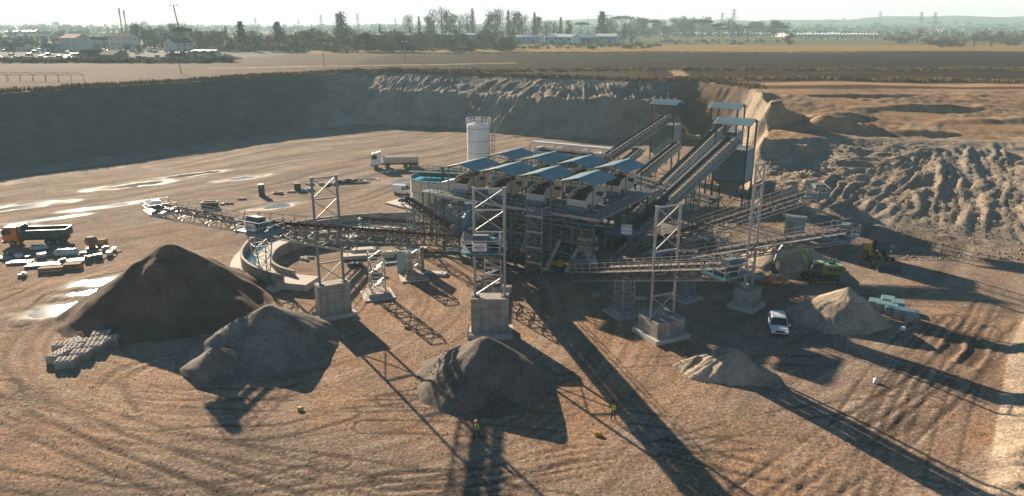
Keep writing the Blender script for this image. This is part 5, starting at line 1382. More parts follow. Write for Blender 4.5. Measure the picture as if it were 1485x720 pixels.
# decks: one grating panel per bay
for i in range(4):
    for (y0, y1) in ((-2.6, -.2), (-.2, 6.4), (6.4, 9.0), (9.0, 18.0)):
        x0 = XC[i] - (.6 if i == 0 else 0); x1 = XC[i + 1] + (1.3 if i == 3 else 0)
        m = MB(); m.box(((x0 + x1) / 2, (y0 + y1) / 2, DZ - .06), (x1 - x0 - .03, y1 - y0 - .03, .12)); m.build('deck_panel', M['steel'], po)
for z in (4.6,):
    for i in (0, 1, 2, 3):
        m = MB(); m.box(((XC[i] + XC[i + 1]) / 2, -.2, z), (XC[i + 1] - XC[i] - .2, 2.6, .1)); m.build('lower_walkway', M['galv_dull'], po)
m = MB(); x0, x1, y0, y1 = -3.0, 23.3, -2.6, 18.0
m.bar((x0, y0, DZ - .12), (x1, y0, DZ - .12), .14, .36); m.build('deck_edge', M['galv'], po)
m = MB(); m.bar((x1, y0, DZ - .12), (x1, y1, DZ - .12), .14, .36); m.build('deck_edge', M['galv_dull'], po)
m = MB(); m.bar((x0, y0, DZ - .12), (x0, y1, DZ - .12), .14, .36); m.build('deck_edge', M['galv_dull'], po)
def rail(parent, pts, mat='galv_dull', h=1.1, step=1.5, name='handrail'):
    m = MB()
    for a, b in zip(pts[:-1], pts[1:]):
        a = Vector(a); b = Vector(b); n = max(1, int((b - a).length / step))
        for k in range(n + 1): q = a + (b - a) * k / n; m.bar(q, q + V(0, 0, h), .055)
        for hh in (h * .5, h): m.bar(a + V(0, 0, hh), b + V(0, 0, hh), .05)
    return m.build(name, M[mat], parent)
rail(po, [(x0, y0, DZ), (x1, y0, DZ), (x1, y1, DZ), (x0, y1, DZ), (x0, y0, DZ)])
rail(po, [(XC[0], -1.5, 4.65), (XC[-1], -1.5, 4.65)], 'galv_dull')
# hoppers under the screens
for i in range(4):
    for yc in (2.6, 13.2):
        m = MB(); m.frustum((i * 6.3, yc, 5.3), (1.0, 1.2), (3.4, 4.6), 2.5); m.build('hopper', M['silo_sheet'], po)
        m = MB(); m.bar((i * 6.3, yc, 5.4), (i * 6.3 + (1.6 if i % 2 else -1.4), yc - 2.6, 2.3), .8, .7); m.build('chute', M['galv_dull'], po)
# pale chutes in the front
for (a, b, w_) in (((7.2, -1.9, 4.4), (4.6, -3.6, 1.5), .55), ((17.4, -2.0, 4.6), (16.2, -3.4, .9), .5), ((20.2, -2.0, 4.0), (18.8, -2.6, .6), .55), ((12.6, -1.8, 5.2), (12.0, -2.6, 2.2), .6)):
    m = MB(); m.bar(a, b, w_, w_ * .8); m.build('discharge_chute', M['galv'], po)
# pipework
for (a, b) in (((-3.6, -1.9, 2.9), (22.4, -1.9, 2.9)), ((-3.6, -1.7, 7.2), (22.4, -1.7, 7.2)), ((-3.9, 17.8, 6.5), (-3.9, -2, 6.5))):
    m = MB(); m.tube(a, b, .14, 8); m.build('pipe', M['blue_steel'], po)

# stair tower in front
sto = thing('stair_tower', 'braced steel stair tower at the front of the plant frame', 'stair tower', PL(15.4, -4.1), PA)
for sx in (-1, 1):
    for sy in (-1, 1):
        m = MB(); m.bar((sx * 1.15, sy * 1.1, .1), (sx * 1.15, sy * 1.1, DZ + (1.1 if sy < 0 else 0)), .15); m.build('post', M['galv_dull'], sto)
for k in range(4):
    z = 2.1 * (k + 1)
    m = MB(); m.box((0, 0, z), (2.5, 2.3, .1)); m.build('landing', M['galv_dull'], sto)
    m = MB(); m.box((0, -1.18, z - .08), (2.5, .07, .3)); m.build('landing_edge', M['galv'], sto)
    rail(sto, [(-1.2, -1.12, z), (1.2, -1.12, z), (1.2, 1.1, z)], 'galv_dull', 1.0, 1.2)
    m = MB(); s = 1 if k % 2 else -1; m.bar((s * 1.0, -.55, z - 2.05), (-s * 1.0, -.55, z - .05), .7, .08); m.build('stair_flight', M['steel'], sto)
    for s in (-1, 1):
        m = MB(); m.bar((-s * 1.15, -1.16, z - 2), (s * 1.15, -1.16, z - .1), .07); m.build('brace', M['galv_dull'], sto)
        m = MB(); m.bar((-1.19, -s * 1.1, z - 2), (-1.19, s * 1.1, z - .1), .07); m.build('brace', M['galv_dull'], sto)

# ------------------------------------------------------------------ corrugated roof sheet
def corrugated(m, a, b, c, d, ribs, amp=.05):
    """a-b eave edge, d-c upper edge; ribs run from eave to ridge"""
    a, b, c, d = map(Vector, (a, b, c, d)); nrm = (b - a).cross(d - a).normalized(); vs = []
    n = ribs * 2
    for k in range(n + 1):
        f = k / n; off = nrm * (amp if k % 2 else -amp)
        vs += [a + (b - a) * f + off, d + (c - d) * f + off]
    m.add(vs, [(2 * k, 2 * k + 2, 2 * k + 3, 2 * k + 1) for k in range(n)])
    vs2 = [v - nrm * .03 for v in vs]; m.add(vs2, [(2 * k, 2 * k + 1, 2 * k + 3, 2 * k + 2) for k in range(n)])
CAN_ADJ = ['nearest the tank', 'second from the tank', 'third from the tank', 'nearest the long sloping conveyors']
can = []
def canopy(loc, rz, w, l, z0, ze, zr, label, group, ribs=14):
    o = thing('roof_canopy', label, 'canopy', loc, rz, group)
    for sx in (-1, 1):
        for y in (.2, l - .2):
            m = MB(); m.bar((sx * (w / 2 - .25), y, z0), (sx * (w / 2 - .25), y, ze), .14); m.build('post', M['steel'], o)
        m = MB(); m.bar((sx * (w / 2 - .25), 0, ze - .08), (sx * (w / 2 - .25), l, ze - .08), .14, .16); m.build('eave_beam', M['steel'], o)
    for y in (.2, l / 2, l - .2):
        m = MB(); m.bar((-w / 2 + .25, y, ze - .1), (w / 2 - .25, y, ze - .1), .1); m.bar((-w / 2 + .2, y, ze), (0, y, zr - .1), .1); m.bar((0, y, zr - .1), (w / 2 - .2, y, ze), .1); m.bar((0, y, ze - .1), (0, y, zr - .1), .08); m.build('rafter_frame', M['steel'], o)
    for s in (-1, 1):
        m = MB(); corrugated(m, (s * (w / 2 + .25), l + .3, ze - .06), (s * (w / 2 + .25), -.3, ze - .06), (0, -.3, zr), (0, l + .3, zr), ribs) if s > 0 else corrugated(m, (-(w / 2 + .25), -.3, ze - .06), (-(w / 2 + .25), l + .3, ze - .06), (0, l + .3, zr), (0, -.3, zr), ribs)
        m.build('roof_sheet', M['roof'], o)
    m = MB(); m.bar((0, -.32, zr + .07), (0, l + .32, zr + .07), .4, .04); m.build('ridge_cap', M['roof'], o)
    for sx in (-1, 1):
        m = MB(); m.bar((sx * (w / 2 - .25), .25, z0 + .3), (sx * (w / 2 - .25), l - .25, ze - .2), .06); m.build('brace', M['steel'], o)
    return o
for i in range(4):
    canopy(PL(i * 6.3, -.2), PA, 5.0, 6.2, DZ, 12.15, 12.8, 'blue gabled canopy in the front row over the screens, %s' % CAN_ADJ[i], 'gabled canopies over the screens')
    canopy(PL(i * 6.3, 10.4), PA, 5.0, 6.2, DZ, 12.15, 12.8, 'blue gabled canopy in the back row over the screens, %s' % CAN_ADJ[i], 'gabled canopies over the screens')

# ------------------------------------------------------------------ vibrating screens
def screen(loc, label):
    o = thing('vibrating_screen', label, 'screen', loc, PA, 'vibrating screens on the deck')
    prof = [(-.6, .3), (-.6, 1.6), (.5, 2.35), (5.3, 2.85), (5.6, 2.5), (5.6, .9), (5.0, .5)]
    for s in (-1, 1):
        m = MB(); m.prism([(y, z) for y, z in prof], s * 1.35 - .06, s * 1.35 + .06, 'x'); sp_ = m.build('side_plate', M['cream'], o)
        m = MB()
        for y in (.6, 1.9, 3.2, 4.5): m.box((s * 1.44, y, 1.5), (.07, .1, 1.2))
        m.build('stiffener', M['cream'], sp_)
    m = MB(); m.box((0, -.62, .95), (2.58, .08, 1.25)); m.build('front_plate', M['cream'], o)
    m = MB(); m.box((0, 5.62, 1.7), (2.58, .08, 1.3)); m.build('back_plate', M['cream'], o)
    for k, z in enumerate((1.0, 1.7)):
        m = MB(); m.add([(-1.28, -.5 + k * .6, z - .25), (1.28, -.5 + k * .6, z - .25), (1.28, 5.5, z + .5), (-1.28, 5.5, z + .5)], [(0, 1, 2, 3)]); m.build('screen_mesh', M['belt'], o)
    for y in (1.2, 3.9):
        m = MB(); m.tube((-1.3, y, 2.15), (1.3, y, 2.15), .1, 8); m.build('cross_tube', M['steel_dark'], o)
    m = MB(); m.tube((-1.75, 2.6, 2.0), (1.75, 2.6, 2.0), .22, 10); m.box((1.95, 2.6, 2.0), (.5, .5, .5)); m.build('exciter', M['steel_dark'], o)
    for s in (-1, 1):
        for y in (.2, 4.9):
            m = MB(); m.tube((s * 1.6, y, .1), (s * 1.6, y, .85), .16, 8); m.box((s * 1.6, y, .9), (.45, .45, .08)); m.build('spring_foot', M['steel_dark'], o)
    m = MB(); m.box((0, -.9, .45), (2.8, .5, .5)); m.build('discharge_lip', M['blue_steel'], o)
for i in range(4):
    screen(PL(i * 6.3, .3, DZ), 'cream vibrating screen in the front row, %s' % CAN_ADJ[i])
    screen(PL(i * 6.3, 10.9, DZ), 'cream vibrating screen in the back row, %s' % CAN_ADJ[i])

# ------------------------------------------------------------------ filter press on its own frame behind
fp = thing('filter_press', 'raised filter press with black plates and white beam behind the canopies', 'filter press', PL(-2.2, 25.5), PA)
for x in (0, 4.6, 9.2, 13.8):
    for y in (-1.6, 1.6):
        m = MB(); m.bar((x, y, .1), (x, y, 9.0), .24); m.build('leg', M['steel'], fp)
m = MB(); m.box((6.9, 0, 9.05), (15.4, 4.4, .2)); m.build('platform', M['steel'], fp)
for k in range(34):
    m = MB(); m.box((1.4 + k * .27, 0, 10.45), (.2, 2.0, 2.0)); m.build('filter_plate', M['black'], fp)
for y in (-1.15, 1.15):
    m = MB(); m.bar((.3, y, 11.0), (13.4, y, 11.0), .22, .4); m.build('side_beam', M['galv'], fp)
m = MB(); m.bar((-.4, -.2, 12.5), (14.2, -.2, 12.5), 1.0, .3); m.build('top_beam', M['white'], fp)
for x in (-.2, 4.6, 9.4, 13.6):
    m = MB(); m.bar((x, -1.9, 9.1), (x, -1.9, 12.4), .14); m.bar((x, 1.7, 9.1), (x, 1.7, 12.4), .14); m.bar((x, -1.9, 12.35), (x, 1.7, 12.35), .14); m.build('beam_frame', M['galv'], fp)
m = MB(); m.box((12.2, 0, 10.5), (1.0, 2.2, 2.3)); m.build('end_head', M['cream'], fp)
m = MB(); m.tube((12.7, 0, 10.6), (14.2, 0, 10.6), .4, 12); m.build('ram', M['red'], fp)
m = MB(); m.box((13.8, -1.1, 10.1), (1.2, .9, 1.7)); m.build('power_pack', M['red'], fp)
m = MB(); m.box((.7, 0, 10.5), (.7, 2.3, 2.4)); m.build('fixed_head', M['cream'], fp)
rail(fp, [(-.7, -2.15, 9.15), (14.5, -2.15, 9.15), (14.5, 2.15, 9.15), (-.7, 2.15, 9.15)], 'galv')

# ------------------------------------------------------------------ corrugated silos with canopies
def silo_tower(label, x, y, w, d, zb, zt, zc, rz):
    o = thing('silo_bin', label, 'silo', on_ground((x, y)), rz, 'corrugated bins at the conveyor heads')
    for sx in (-1, 1):
        for sy in (-1, 1):
            m = MB(); m.bar((sx * w / 2, sy * d / 2, -.1), (sx * w / 2, sy * d / 2, zc - .4), .26); m.build('leg', M['steel_dark'], o)
    n = int((zt - zb) / .36)
    for face in range(4):
        m = MB()
        L = (w if face % 2 == 0 else d) - .1
        def FP(u, z, off):
            if face == 0: return (u, -d / 2 - off, z)
            if face == 2: return (-u, d / 2 + off, z)
            if face == 1: return (w / 2 + off, u, z)
            return (-w / 2 - off, -u, z)
        vs = []
        for k in range(n * 2 + 1):
            z = zb + (zt - zb) * k / (n * 2); off = .15 if k % 2 else .02
            vs += [FP(-L / 2, z, off), FP(L / 2, z, off)]
        m.add(vs, [(2 * k, 2 * k + 1, 2 * k + 3, 2 * k + 2) for k in range(n * 2)]); m.build('corrugated_wall', M['silo_sheet'], o)
        m = MB(); m.bar(FP(-L / 2, zt + .05, .1), FP(L / 2, zt + .05, .1), .16); m.build('top_rim', M['steel'], o)
        m = MB(); m.bar(FP(-L / 2, zb, .08), FP(L / 2, zb, .08), .2); m.build('ring_beam', M['steel_dark'], o)
    m = MB(); m.frustum((0, 0, zb - 2.0), (1.0, 1.0), (w - .1, d - .1), 2.0); m.build('hopper_bottom', M['silo_sheet'], o)
    m = MB(); m.box((0, 0, zb - 2.3), (1.1, 1.1, .7)); m.build('gate', M['blue_steel'], o)
    for a, b in (((-1, -1), (1, -1)), ((1, -1), (1, 1)), ((-1, 1), (-1, -1))):
        for s in (0, 1):
            m = MB(); p, q = (a, b) if s else (b, a); m.bar((p[0] * w / 2, p[1] * d / 2, .3), (q[0] * w / 2, q[1] * d / 2, zb - 1.6), .1); m.build('brace', M['steel_dark'], o)
    m = MB(); m.box((0, 0, zt + .14), (w + .5, d + .5, .08)); m.build('top_platform', M['galv_dull'], o)
    rail(o, [(-w / 2, d / 2, zt + .2), (-w / 2, -d / 2, zt + .2), (w / 2, -d / 2, zt + .2), (w / 2, d / 2, zt + .2)], 'galv_dull')
    for sy in (-1, 1):
        m = MB(); m.bar((-w / 2, sy * d / 2, zc - .45), (w / 2, sy * d / 2, zc - .45), .14); m.build('roof_beam', M['steel'], o)
    for s in (-1, 1):
        m = MB(); e = d / 2 + .5
        if s > 0: corrugated(m, (w / 2 + .5, e, zc - .5), (-w / 2 - .5, e, zc - .5), (-w / 2 - .5, 0, zc + .35), (w / 2 + .5, 0, zc + .35), 16)
        else: corrugated(m, (-w / 2 - .5, -e, zc - .5), (w / 2 + .5, -e, zc - .5), (w / 2 + .5, 0, zc + .35), (-w / 2 - .5, 0, zc + .35), 16)
        m.build('roof_sheet', M['roof'], o)
    return o
silo_tower('nearest corrugated bin with blue canopy at the head of the longest sloping conveyor', 37.0, 119.8, 5.2, 4.6, 7.4, 12.6, 17.3, R(-33))
silo_tower('corrugated bin with blue canopy half hidden behind the nearest bin', 41.0, 139.0, 5.0, 4.6, 7.4, 12.4, 17.4, R(-33))
silo_tower('far corrugated bin with blue canopy standing left of the other two bins', 33.6, 158.5, 5.0, 4.4, 5.4, 11.2, 16.2, R(-33))

# ------------------------------------------------------------------ sloping feed conveyors
G_IN = 'sloping conveyors feeding the corrugated bins'
conveyor('longest and nearest sloping conveyor climbing to the nearest corrugated bin', (11.6, 91.8, 1.6), (36.0, 118.2, 14.2), w=1.5, dep=1.3, walk=(1, -1), platform=False, chord='galv', plate='blue_steel', idler='galv', group=G_IN)
conveyor('sloping conveyor just behind the longest one, climbing to the half hidden bin', (17.0, 110.0, 2.0), (40.0, 137.4, 14.0), w=1.3, dep=1.3, walk=(-1,), platform=False, plate='blue_steel', idler='galv', group=G_IN)
conveyor('far sloping conveyor climbing to the far bin', (8.0, 136.0, 1.6), (33.0, 157.0, 13.0), w=1.2, dep=1.2, walk=(-1,), platform=False, plate='steel_dark', idler='galv', group=G_IN)
conveyor('short sloping conveyor between the far bin and the long ones', (16.0, 124.0, 2.0), (33.4, 145.5, 9.2), w=1.1, dep=1.1, walk=(1,), platform=False, plate='blue_steel', idler='galv', group=G_IN, name='short_conveyor')
conveyor('shorter sloping conveyor left of the other short one below the far bin', (11.5, 127.5, 2.0), (25.6, 145.0, 8.0), w=1.0, dep=1.0, walk=(-1,), platform=False, plate='blue_steel', idler='galv', group=G_IN, name='short_conveyor')
conveyor('level cross conveyor passing under the sloping conveyors', (19.5, 129.0, 6.4), (31.5, 109.0, 6.0), w=1.1, dep=.9, walk=(-1,), platform=False, box_tail=False, group='level conveyors')
for k, (x, y, h, lb) in enumerate(((20.5, 101.5, 4.8, 'lower support of the longest sloping conveyor'), (28.0, 109.6, 8.8, 'upper support of the longest sloping conveyor'), (25.5, 120.2, 5.8, 'lower support of the conveyor behind the longest one'), (33, 129, 9.2, 'upper support of the conveyor behind the longest one'),
                                   (21, 147, 6.0, 'support under the far sloping conveyor'), (26.5, 137, 5.2, 'support under the short sloping conveyor'), (24.2, 121.3, 4.9, 'far support of the level cross conveyor'), (30.6, 110.6, 4.6, 'near support of the level cross conveyor'), (20, 138, 4.4, 'support under the shorter sloping conveyor'))):
    trestle('lattice ' + lb, (x, y), h, 1.7, 1.3, R(43), 2.0, 'steel', 4)
conveyor('low level conveyor with pale head box before the concrete basin', (-9.0, 106.5, 2.3), (-23.6, 108.0, 3.2), w=.9, dep=.7, walk=(-1,), platform=False, chord='galv_dull', group='level conveyors', headbox=True)
conveyor('conveyor dropping from the tank side to the blue chute', (-7.0, 97.4, 3.6), (-15.8, 104.4, 7.4), w=.9, dep=.8, walk=(-1,), platform=False, chord='galv', group='level conveyors')
trestle('lattice support of the conveyor beside the tank', (-14.6, 103.5), 6.0, 1.5, 1.2, R(-35), 1.8, 'galv', 4)
trestle('lattice support under the low level conveyor', (-18.5, 107.4), 1.9, 1.2, 1.1, 0, 1.6, 'galv', 2)

# feed hopper at the foot of the longest conveyor
fh = thing('feed_hopper', 'cream slanted feed hopper box at the foot of the longest conveyor', 'hopper', PL(20.6, .2), PA)
m = MB(); m.prism([(-1.1, 3.2), (1.1, 3.2), (1.1, 4.6), (.3, 5.2), (-1.1, 5.2)], -1.0, 1.0, 'x'); m.build('hopper_box', M['cream'], fh)
m = MB(); m.frustum((0, 0, 2.0), (.8, .8), (2.0, 2.2), 1.2); m.build('hopper_cone', M['cream'], fh)
m = MB(); m.bar((.4, -1.0, 3.2), (2.0, -2.4, 1.9), 1.1, 1.0); m.build('spout', M['cream'], fh)
for sx in (-.95, .95):
    for sy in (-1.05, 1.05):
        m = MB(); m.bar((sx, sy, .1), (sx, sy, 3.2), .14); m.build('leg', M['steel'], fh)
# platform with white cabinet on the right end of the plant
wp = thing('service_platform', 'small blue service platform with white cabinet at the right end of the plant', 'platform', PL(23.6, 1.5), PA)
m = MB(); m.box((1.2, 0, 6.0), (4.2, 2.6, .16)); m.build('deck', M['blue_steel'], wp)
for sx in (-.6, 3.0):
    for sy in (-1.1, 1.1):
        m = MB(); m.bar((sx, sy, .1), (sx, sy, 5.95), .15); m.build('leg', M['steel'], wp)
m = MB(); m.box((2.2, -.9, 6.75), (1.3, .6, 1.2)); m.build('cabinet', M['white'], wp)
rail(wp, [(-.8, -1.25, 6.1), (3.2, -1.25, 6.1), (3.2, 1.25, 6.1)], 'blue_steel')
# walkway from the deck towards the tank, with a dewatering box
aw = thing('access_walkway', 'raised pale walkway from the screen deck towards the tank', 'walkway', PL(-3.2, -.4), PA)
m = MB(); m.box((-1.6, 0, DZ - .15), (3.2, 2.0, .14)); m.build('deck', M['galv'], aw)
for x in (-3.0, -.6):
    for y in (-.85, .85):
        m = MB(); m.bar((x, y, .1), (x, y, DZ - .2), .18); m.build('leg', M['steel'], aw)
    m = MB(); m.bar((x, -.85, 1), (x, .85, DZ - .5), .09); m.build('brace', M['steel'], aw)
for a, b in ((-3.0, -.6),):
    for y in (-.85, .85):
        m = MB(); m.bar((a, y, 2), (b, y, DZ - .5), .09); m.build('brace', M['galv_dull'], aw)
rail(aw, [(0, -.95, DZ - .08), (-3.2, -.95, DZ - .08), (-3.2, .95, DZ - .08), (0, .95, DZ - .08)], 'galv_dull')
bc = thing('blue_chute', 'bright blue slanted chute dropping onto the red-rollered conveyor', 'chute', (-6.6, 97.2, 0), 0)
m = MB(); m.bar((.9, .6, 7.6), (-.1, 0, 4.5), .9, .7); m.build('chute_body', M['blue_steel'], bc)
m = MB(); m.frustum((.9, .6, 7.6), (1.0, 1.0), (1.7, 1.5), .8); m.build('chute_mouth', M['blue_steel'], bc)
m = MB(); m.bar((1.3, 1.0, .2), (1.3, 1.0, 7.7), .14); m.bar((.2, 1.2, .2), (.7, .9, 7.2), .14); m.build('chute_leg', M['steel'], bc)
dw = thing('dewatering_unit', 'pale dewatering unit with blue tray on the walkway by the tank', 'machine', PL(-5.0, 1.6, 0), PA)
for x in (-1, 1):
    for y in (-1, 1):
        m = MB(); m.bar((x, y, .1), (x, y, 5.5), .16); m.build('leg', M['steel'], dw)
m = MB(); m.box((0, 0, 5.6), (2.8, 2.6, .16)); m.build('deck', M['galv'], dw)
m = MB(); m.box((0, 0, 6.5), (1.6, 1.6, 1.6)); m.build('box', M['cream'], dw)
m = MB(); m.bar((-1.0, -.4, 6.0), (-2.3, -1.0, 3.9), 1.1, .5); m.build('tray', M['blue_steel'], dw)
m = MB(); m.tube((.3, .2, 7.2), (.3, .2, 9.3), .28, 10); m.tube((.3, .2, 9.2), (2.6, .2, 9.9), .2, 8); m.build('riser_pipe', M['galv'], dw)
# collecting conveyors inside the frame
conveyor('collecting conveyor under the front row of screens', PL(21.5, 2.4, 2.3), PL(-3.4, 2.4, 3.2), w=1.0, dep=.7, walk=(), platform=False, box_tail=False, group='collecting conveyors under the screens')
conveyor('collecting conveyor under the back row of screens', PL(21.5, 13.2, 2.3), PL(-3.4, 13.2, 3.2), w=1.0, dep=.7, walk=(), platform=False, box_tail=False, group='collecting conveyors under the screens')
# small white cabin near the right pit wall, cable drums etc.
cb = thing('site_cabin', 'small grey-white switch cabin below the right pit slope', 'cabin', on_ground(G(1152, 336)), R(-25))
m = MB(); m.box((0, 0, 1.25), (3.0, 2.4, 2.4)); m.build('wall', M['shed_teal'], cb)
m = MB(); m.box((0, 0, 2.52), (3.3, 2.7, .14)); m.build('roof', M['galv_dull'], cb)
m = MB(); m.box((-.6, -1.22, 1.1), (.9, .06, 2.0)); m.build('door', M['galv_dull'], cb)
# ------------------------------------------------------------------ vehicles (local x = forward)
def wheel(parent, x, y, r, w, rim='galv_dull', side=1, tread=False):
    wo_ = bpy.data.objects.new('wheel', None); COL.objects.link(wo_); wo_.parent = parent; wo_.location = (x, y, r)
    m = MB(); n = 20; vs = []
    prof = [(r * .55, -w / 2), (r * .92, -w / 2), (r, -w * .3), (r, w * .3), (r * .92, w / 2), (r * .55, w / 2)]
    for i in range(n):
        a = 2 * math.pi * i / n; k = 1.0 if (i % 2 or not tread) else .94
        for rr, yy in prof: vs.append((rr * k * math.cos(a), yy, rr * k * math.sin(a)))
    q = len(prof); m.add(vs, [(i * q + j, i * q + (j + 1) % q, ((i + 1) % n) * q + (j + 1) % q, ((i + 1) % n) * q + j) for i in range(n) for j in range(q)]); m.build('tyre', M['rubber'], wo_)
    m = MB(); m.tube((0, -w * .38, 0), (0, w * .38, 0), r * .56, 14); m.tube((0, side * w * .36, 0), (0, side * w * .5, 0), r * .2, 10); m.build('rim', M[rim], wo_)
    return wo_
def truck_cab(o, col, x0, L, W, z0, H, roofmat):
    m = MB(); m.prism([(x0, z0), (x0 + L, z0), (x0 + L, z0 + H * .42), (x0 + L * .9, z0 + H * .94), (x0 + L * .8, z0 + H), (x0, z0 + H)], -W / 2, W / 2, 'y'); cab = m.build('cab', M[col], o)
    f0, f1 = V(x0 + L + .012, 0, z0 + H * .45), V(x0 + L * .905 + .012, 0, z0 + H * .91)
    m = MB(); m.add([(f0.x, -W * .46, f0.z), (f0.x, W * .46, f0.z), (f1.x, W * .44, f1.z), (f1.x, -W * .44, f1.z)], [(0, 1, 2, 3)]); m.build('windscreen', M['glass'], cab)
    for s in (-1, 1):
        m = MB(); y = s * (W / 2 + .012); m.add([(x0 + L * .38, y, z0 + H * .48), (x0 + L * .93, y, z0 + H * .46), (x0 + L * .85, y, z0 + H * .86), (x0 + L * .38, y, z0 + H * .86)], [(0, 1, 2, 3)]); m.build('side_window', M['glass'], cab)
        m = MB(); m.box((x0 + L * .9, s * (W / 2 + .28), z0 + H * .7), (.12, .22, .7)); m.bar((x0 + L * .88, s * W / 2, z0 + H * .8), (x0 + L * .9, s * (W / 2 + .28), z0 + H * .8), .05); m.build('mirror', M['black'], cab)
        m = MB(); m.box((x0 + L + .03, s * W * .36, z0 + .12), (.1, .42, .24)); m.build('headlight', M['lamp'], cab)
    m = MB(); m.box((x0 + L + .03, 0, z0 + H * .22), (.06, W * .62, H * .24)); m.build('grille', M['black'], cab)
    m = MB(); m.box((x0 + L * .98, 0, z0 - .2), (.5, W * .98, .4)); m.build('bumper', M['black'], cab)
    m = MB(); m.box((x0 + L * .42, 0, z0 + H + .03), (L * .8, W * .92, .06)); m.build('cab_roof', M[roofmat], cab)
    return cab
def fenders(o, xs_, W, r, mat):
    for x in xs_:
        for s in (-1, 1):
            m = MB()
            for k in range(6):
                a0 = math.pi * k / 6; a1 = math.pi * (k + 1) / 6
                m.bar((x + (r + .09) * math.cos(a0), s * (W / 2 - .2), r + (r + .09) * math.sin(a0)), (x + (r + .09) * math.cos(a1), s * (W / 2 - .2), r + (r + .09) * math.sin(a1)), .45, .04)
            m.build('mudguard', M[mat], o)

# orange three-axle tipper
def tipper(loc, rz):
    o = thing('dump_truck', 'orange-cabbed dump truck with dark teal bed parked at the left edge', 'truck', loc, rz)
    m = MB(); m.bar((-4.4, -.45, .95), (3.9, -.45, .95), .12, .3); m.bar((-4.4, .45, .95), (3.9, .45, .95), .12, .3)
    for x in (-4, -2, 0, 2): m.bar((x, -.45, .95), (x, .45, .95), .12, .2)
    m.build('chassis', M['black'], o)
    truck_cab(o, 'orange', 2.3, 2.05, 2.45, 1.0, 2.05, 'white')
    bed = MB(); W = 2.5; x0, x1, z0, h = -4.5, 1.75, 1.35, 1.15
    bed.box(((x0 + x1) / 2, 0, z0), (x1 - x0, W, .12))
    for s in (-1, 1): bed.box(((x0 + x1) / 2, s * W / 2, z0 + h / 2), (x1 - x0, .09, h))
    bed.box((x1, 0, z0 + h * .7), (.1, W, h * 1.4)); bed.box((x0, 0, z0 + h / 2), (.1, W, h)); b = bed.build('tipper_bed', M['dark_green'], o)
    m = MB(); m.box(((x0 + x1) / 2, 0, z0 + .1), (x1 - x0 - .2, W - .15, .05)); m.build('bed_floor', M['steel_dark'], b)
    for k in range(7):
        for s in (-1, 1):
            m = MB(); m.box((x0 + .3 + k * .95, s * (W / 2 + .07), z0 + h / 2), (.12, .09, h)); m.build('bed_rib', M['steel_dark'], b)
    for s in (-1, 1):
        m = MB(); m.bar((x0, s * (W / 2 + .03), z0 + h), (x1, s * (W / 2 + .03), z0 + h), .12, .1); m.build('bed_rail', M['galv_dull'], b)
    m = MB(); m.prism([(1.75, 2.2), (2.05, 2.2), (2.2, 3.25), (1.75, 3.25)], -1.0, 1.0, 'y'); m.build('bed_headboard', M['galv'], b)
    m = MB(); m.tube((2.15, -.9, 1.2), (2.15, -.9, 3.2), .1, 8); m.build('exhaust', M['galv'], o)
    m = MB(); m.tube((.2, -.95, .75), (1.5, -.95, .75), .32, 12); m.build('fuel_tank', M['galv'], o)
    for x in (3.1, -1.9, -3.25):
        for s in (-1, 1): wheel(o, x, s * 1.05, .52, .42 if x < 0 else .3, 'galv_dull', s, True)
    fenders(o, (3.1,), 2.4, .52, 'orange'); fenders(o, (-1.9, -3.25), 2.4, .52, 'black')
tipper(on_ground(G(57, 353)), R(188))

# white articulated tipper
def artic(loc, rz):
    o = thing('tipper_lorry', 'white articulated tipper lorry on the haul track behind the tank', 'truck', loc, rz)
    m = MB(); m.bar((-5.6, 0, 1.0), (4.6, 0, 1.0), 1.0, .25); m.build('chassis', M['black'], o)
    truck_cab(o, 'white', 3.0, 2.2, 2.5, 1.05, 2.6, 'white')
    m = MB(); m.prism([(3.0, 3.65), (4.4, 3.65), (3.0, 4.05)], -1.0, 1.0, 'y'); m.build('wind_deflector', M['white'], o)
    prof = [(-1.25, 2.75), (-1.25, 1.9), (-.95, 1.35), (-.4, 1.12), (.4, 1.12), (.95, 1.35), (1.25, 1.9), (1.25, 2.75), (1.15, 2.75), (.85, 1.45), (-.85, 1.45), (-1.15, 2.75)]
    m = MB(); m.prism(prof, -5.6, 2.3, 'x'); b = m.build('tipper_body', M['cream'], o)
    for k in range(8):
        m = MB()
        for s in (-1, 1): m.box((-5.4 + k * 1.1, s * 1.28, 2.3), (.1, .07, .9))
        m.build('body_rib', M['galv'], b)
    m = MB(); m.box((-1.65, 0, 2.72), (7.6, 2.3, .06)); m.build('load_sheet', M['tile_dark'], b)
    m = MB(); m.prism([(-1.2, 1.3), (1.2, 1.3), (1.25, 2.85), (-1.25, 2.85)], 2.3, 2.42, 'x'); m.build('headboard', M['white'], b)
    m = MB(); m.tube((-.2, 0, 1.1), (2.2, 0, 1.1), .35, 10); m.build('fuel_tank', M['galv'], o)
    for x in (4.2, 1.6, -2.6, -3.9, -5.0):
        for s in (-1, 1): wheel(o, x, s * 1.05, .5, .36, 'galv_dull', s, True)
    fenders(o, (1.6, -2.6, -3.9, -5.0), 2.4, .5, 'black'); fenders(o, (4.2,), 2.4, .5, 'white')
artic(on_ground(G(572, 243)), R(186))

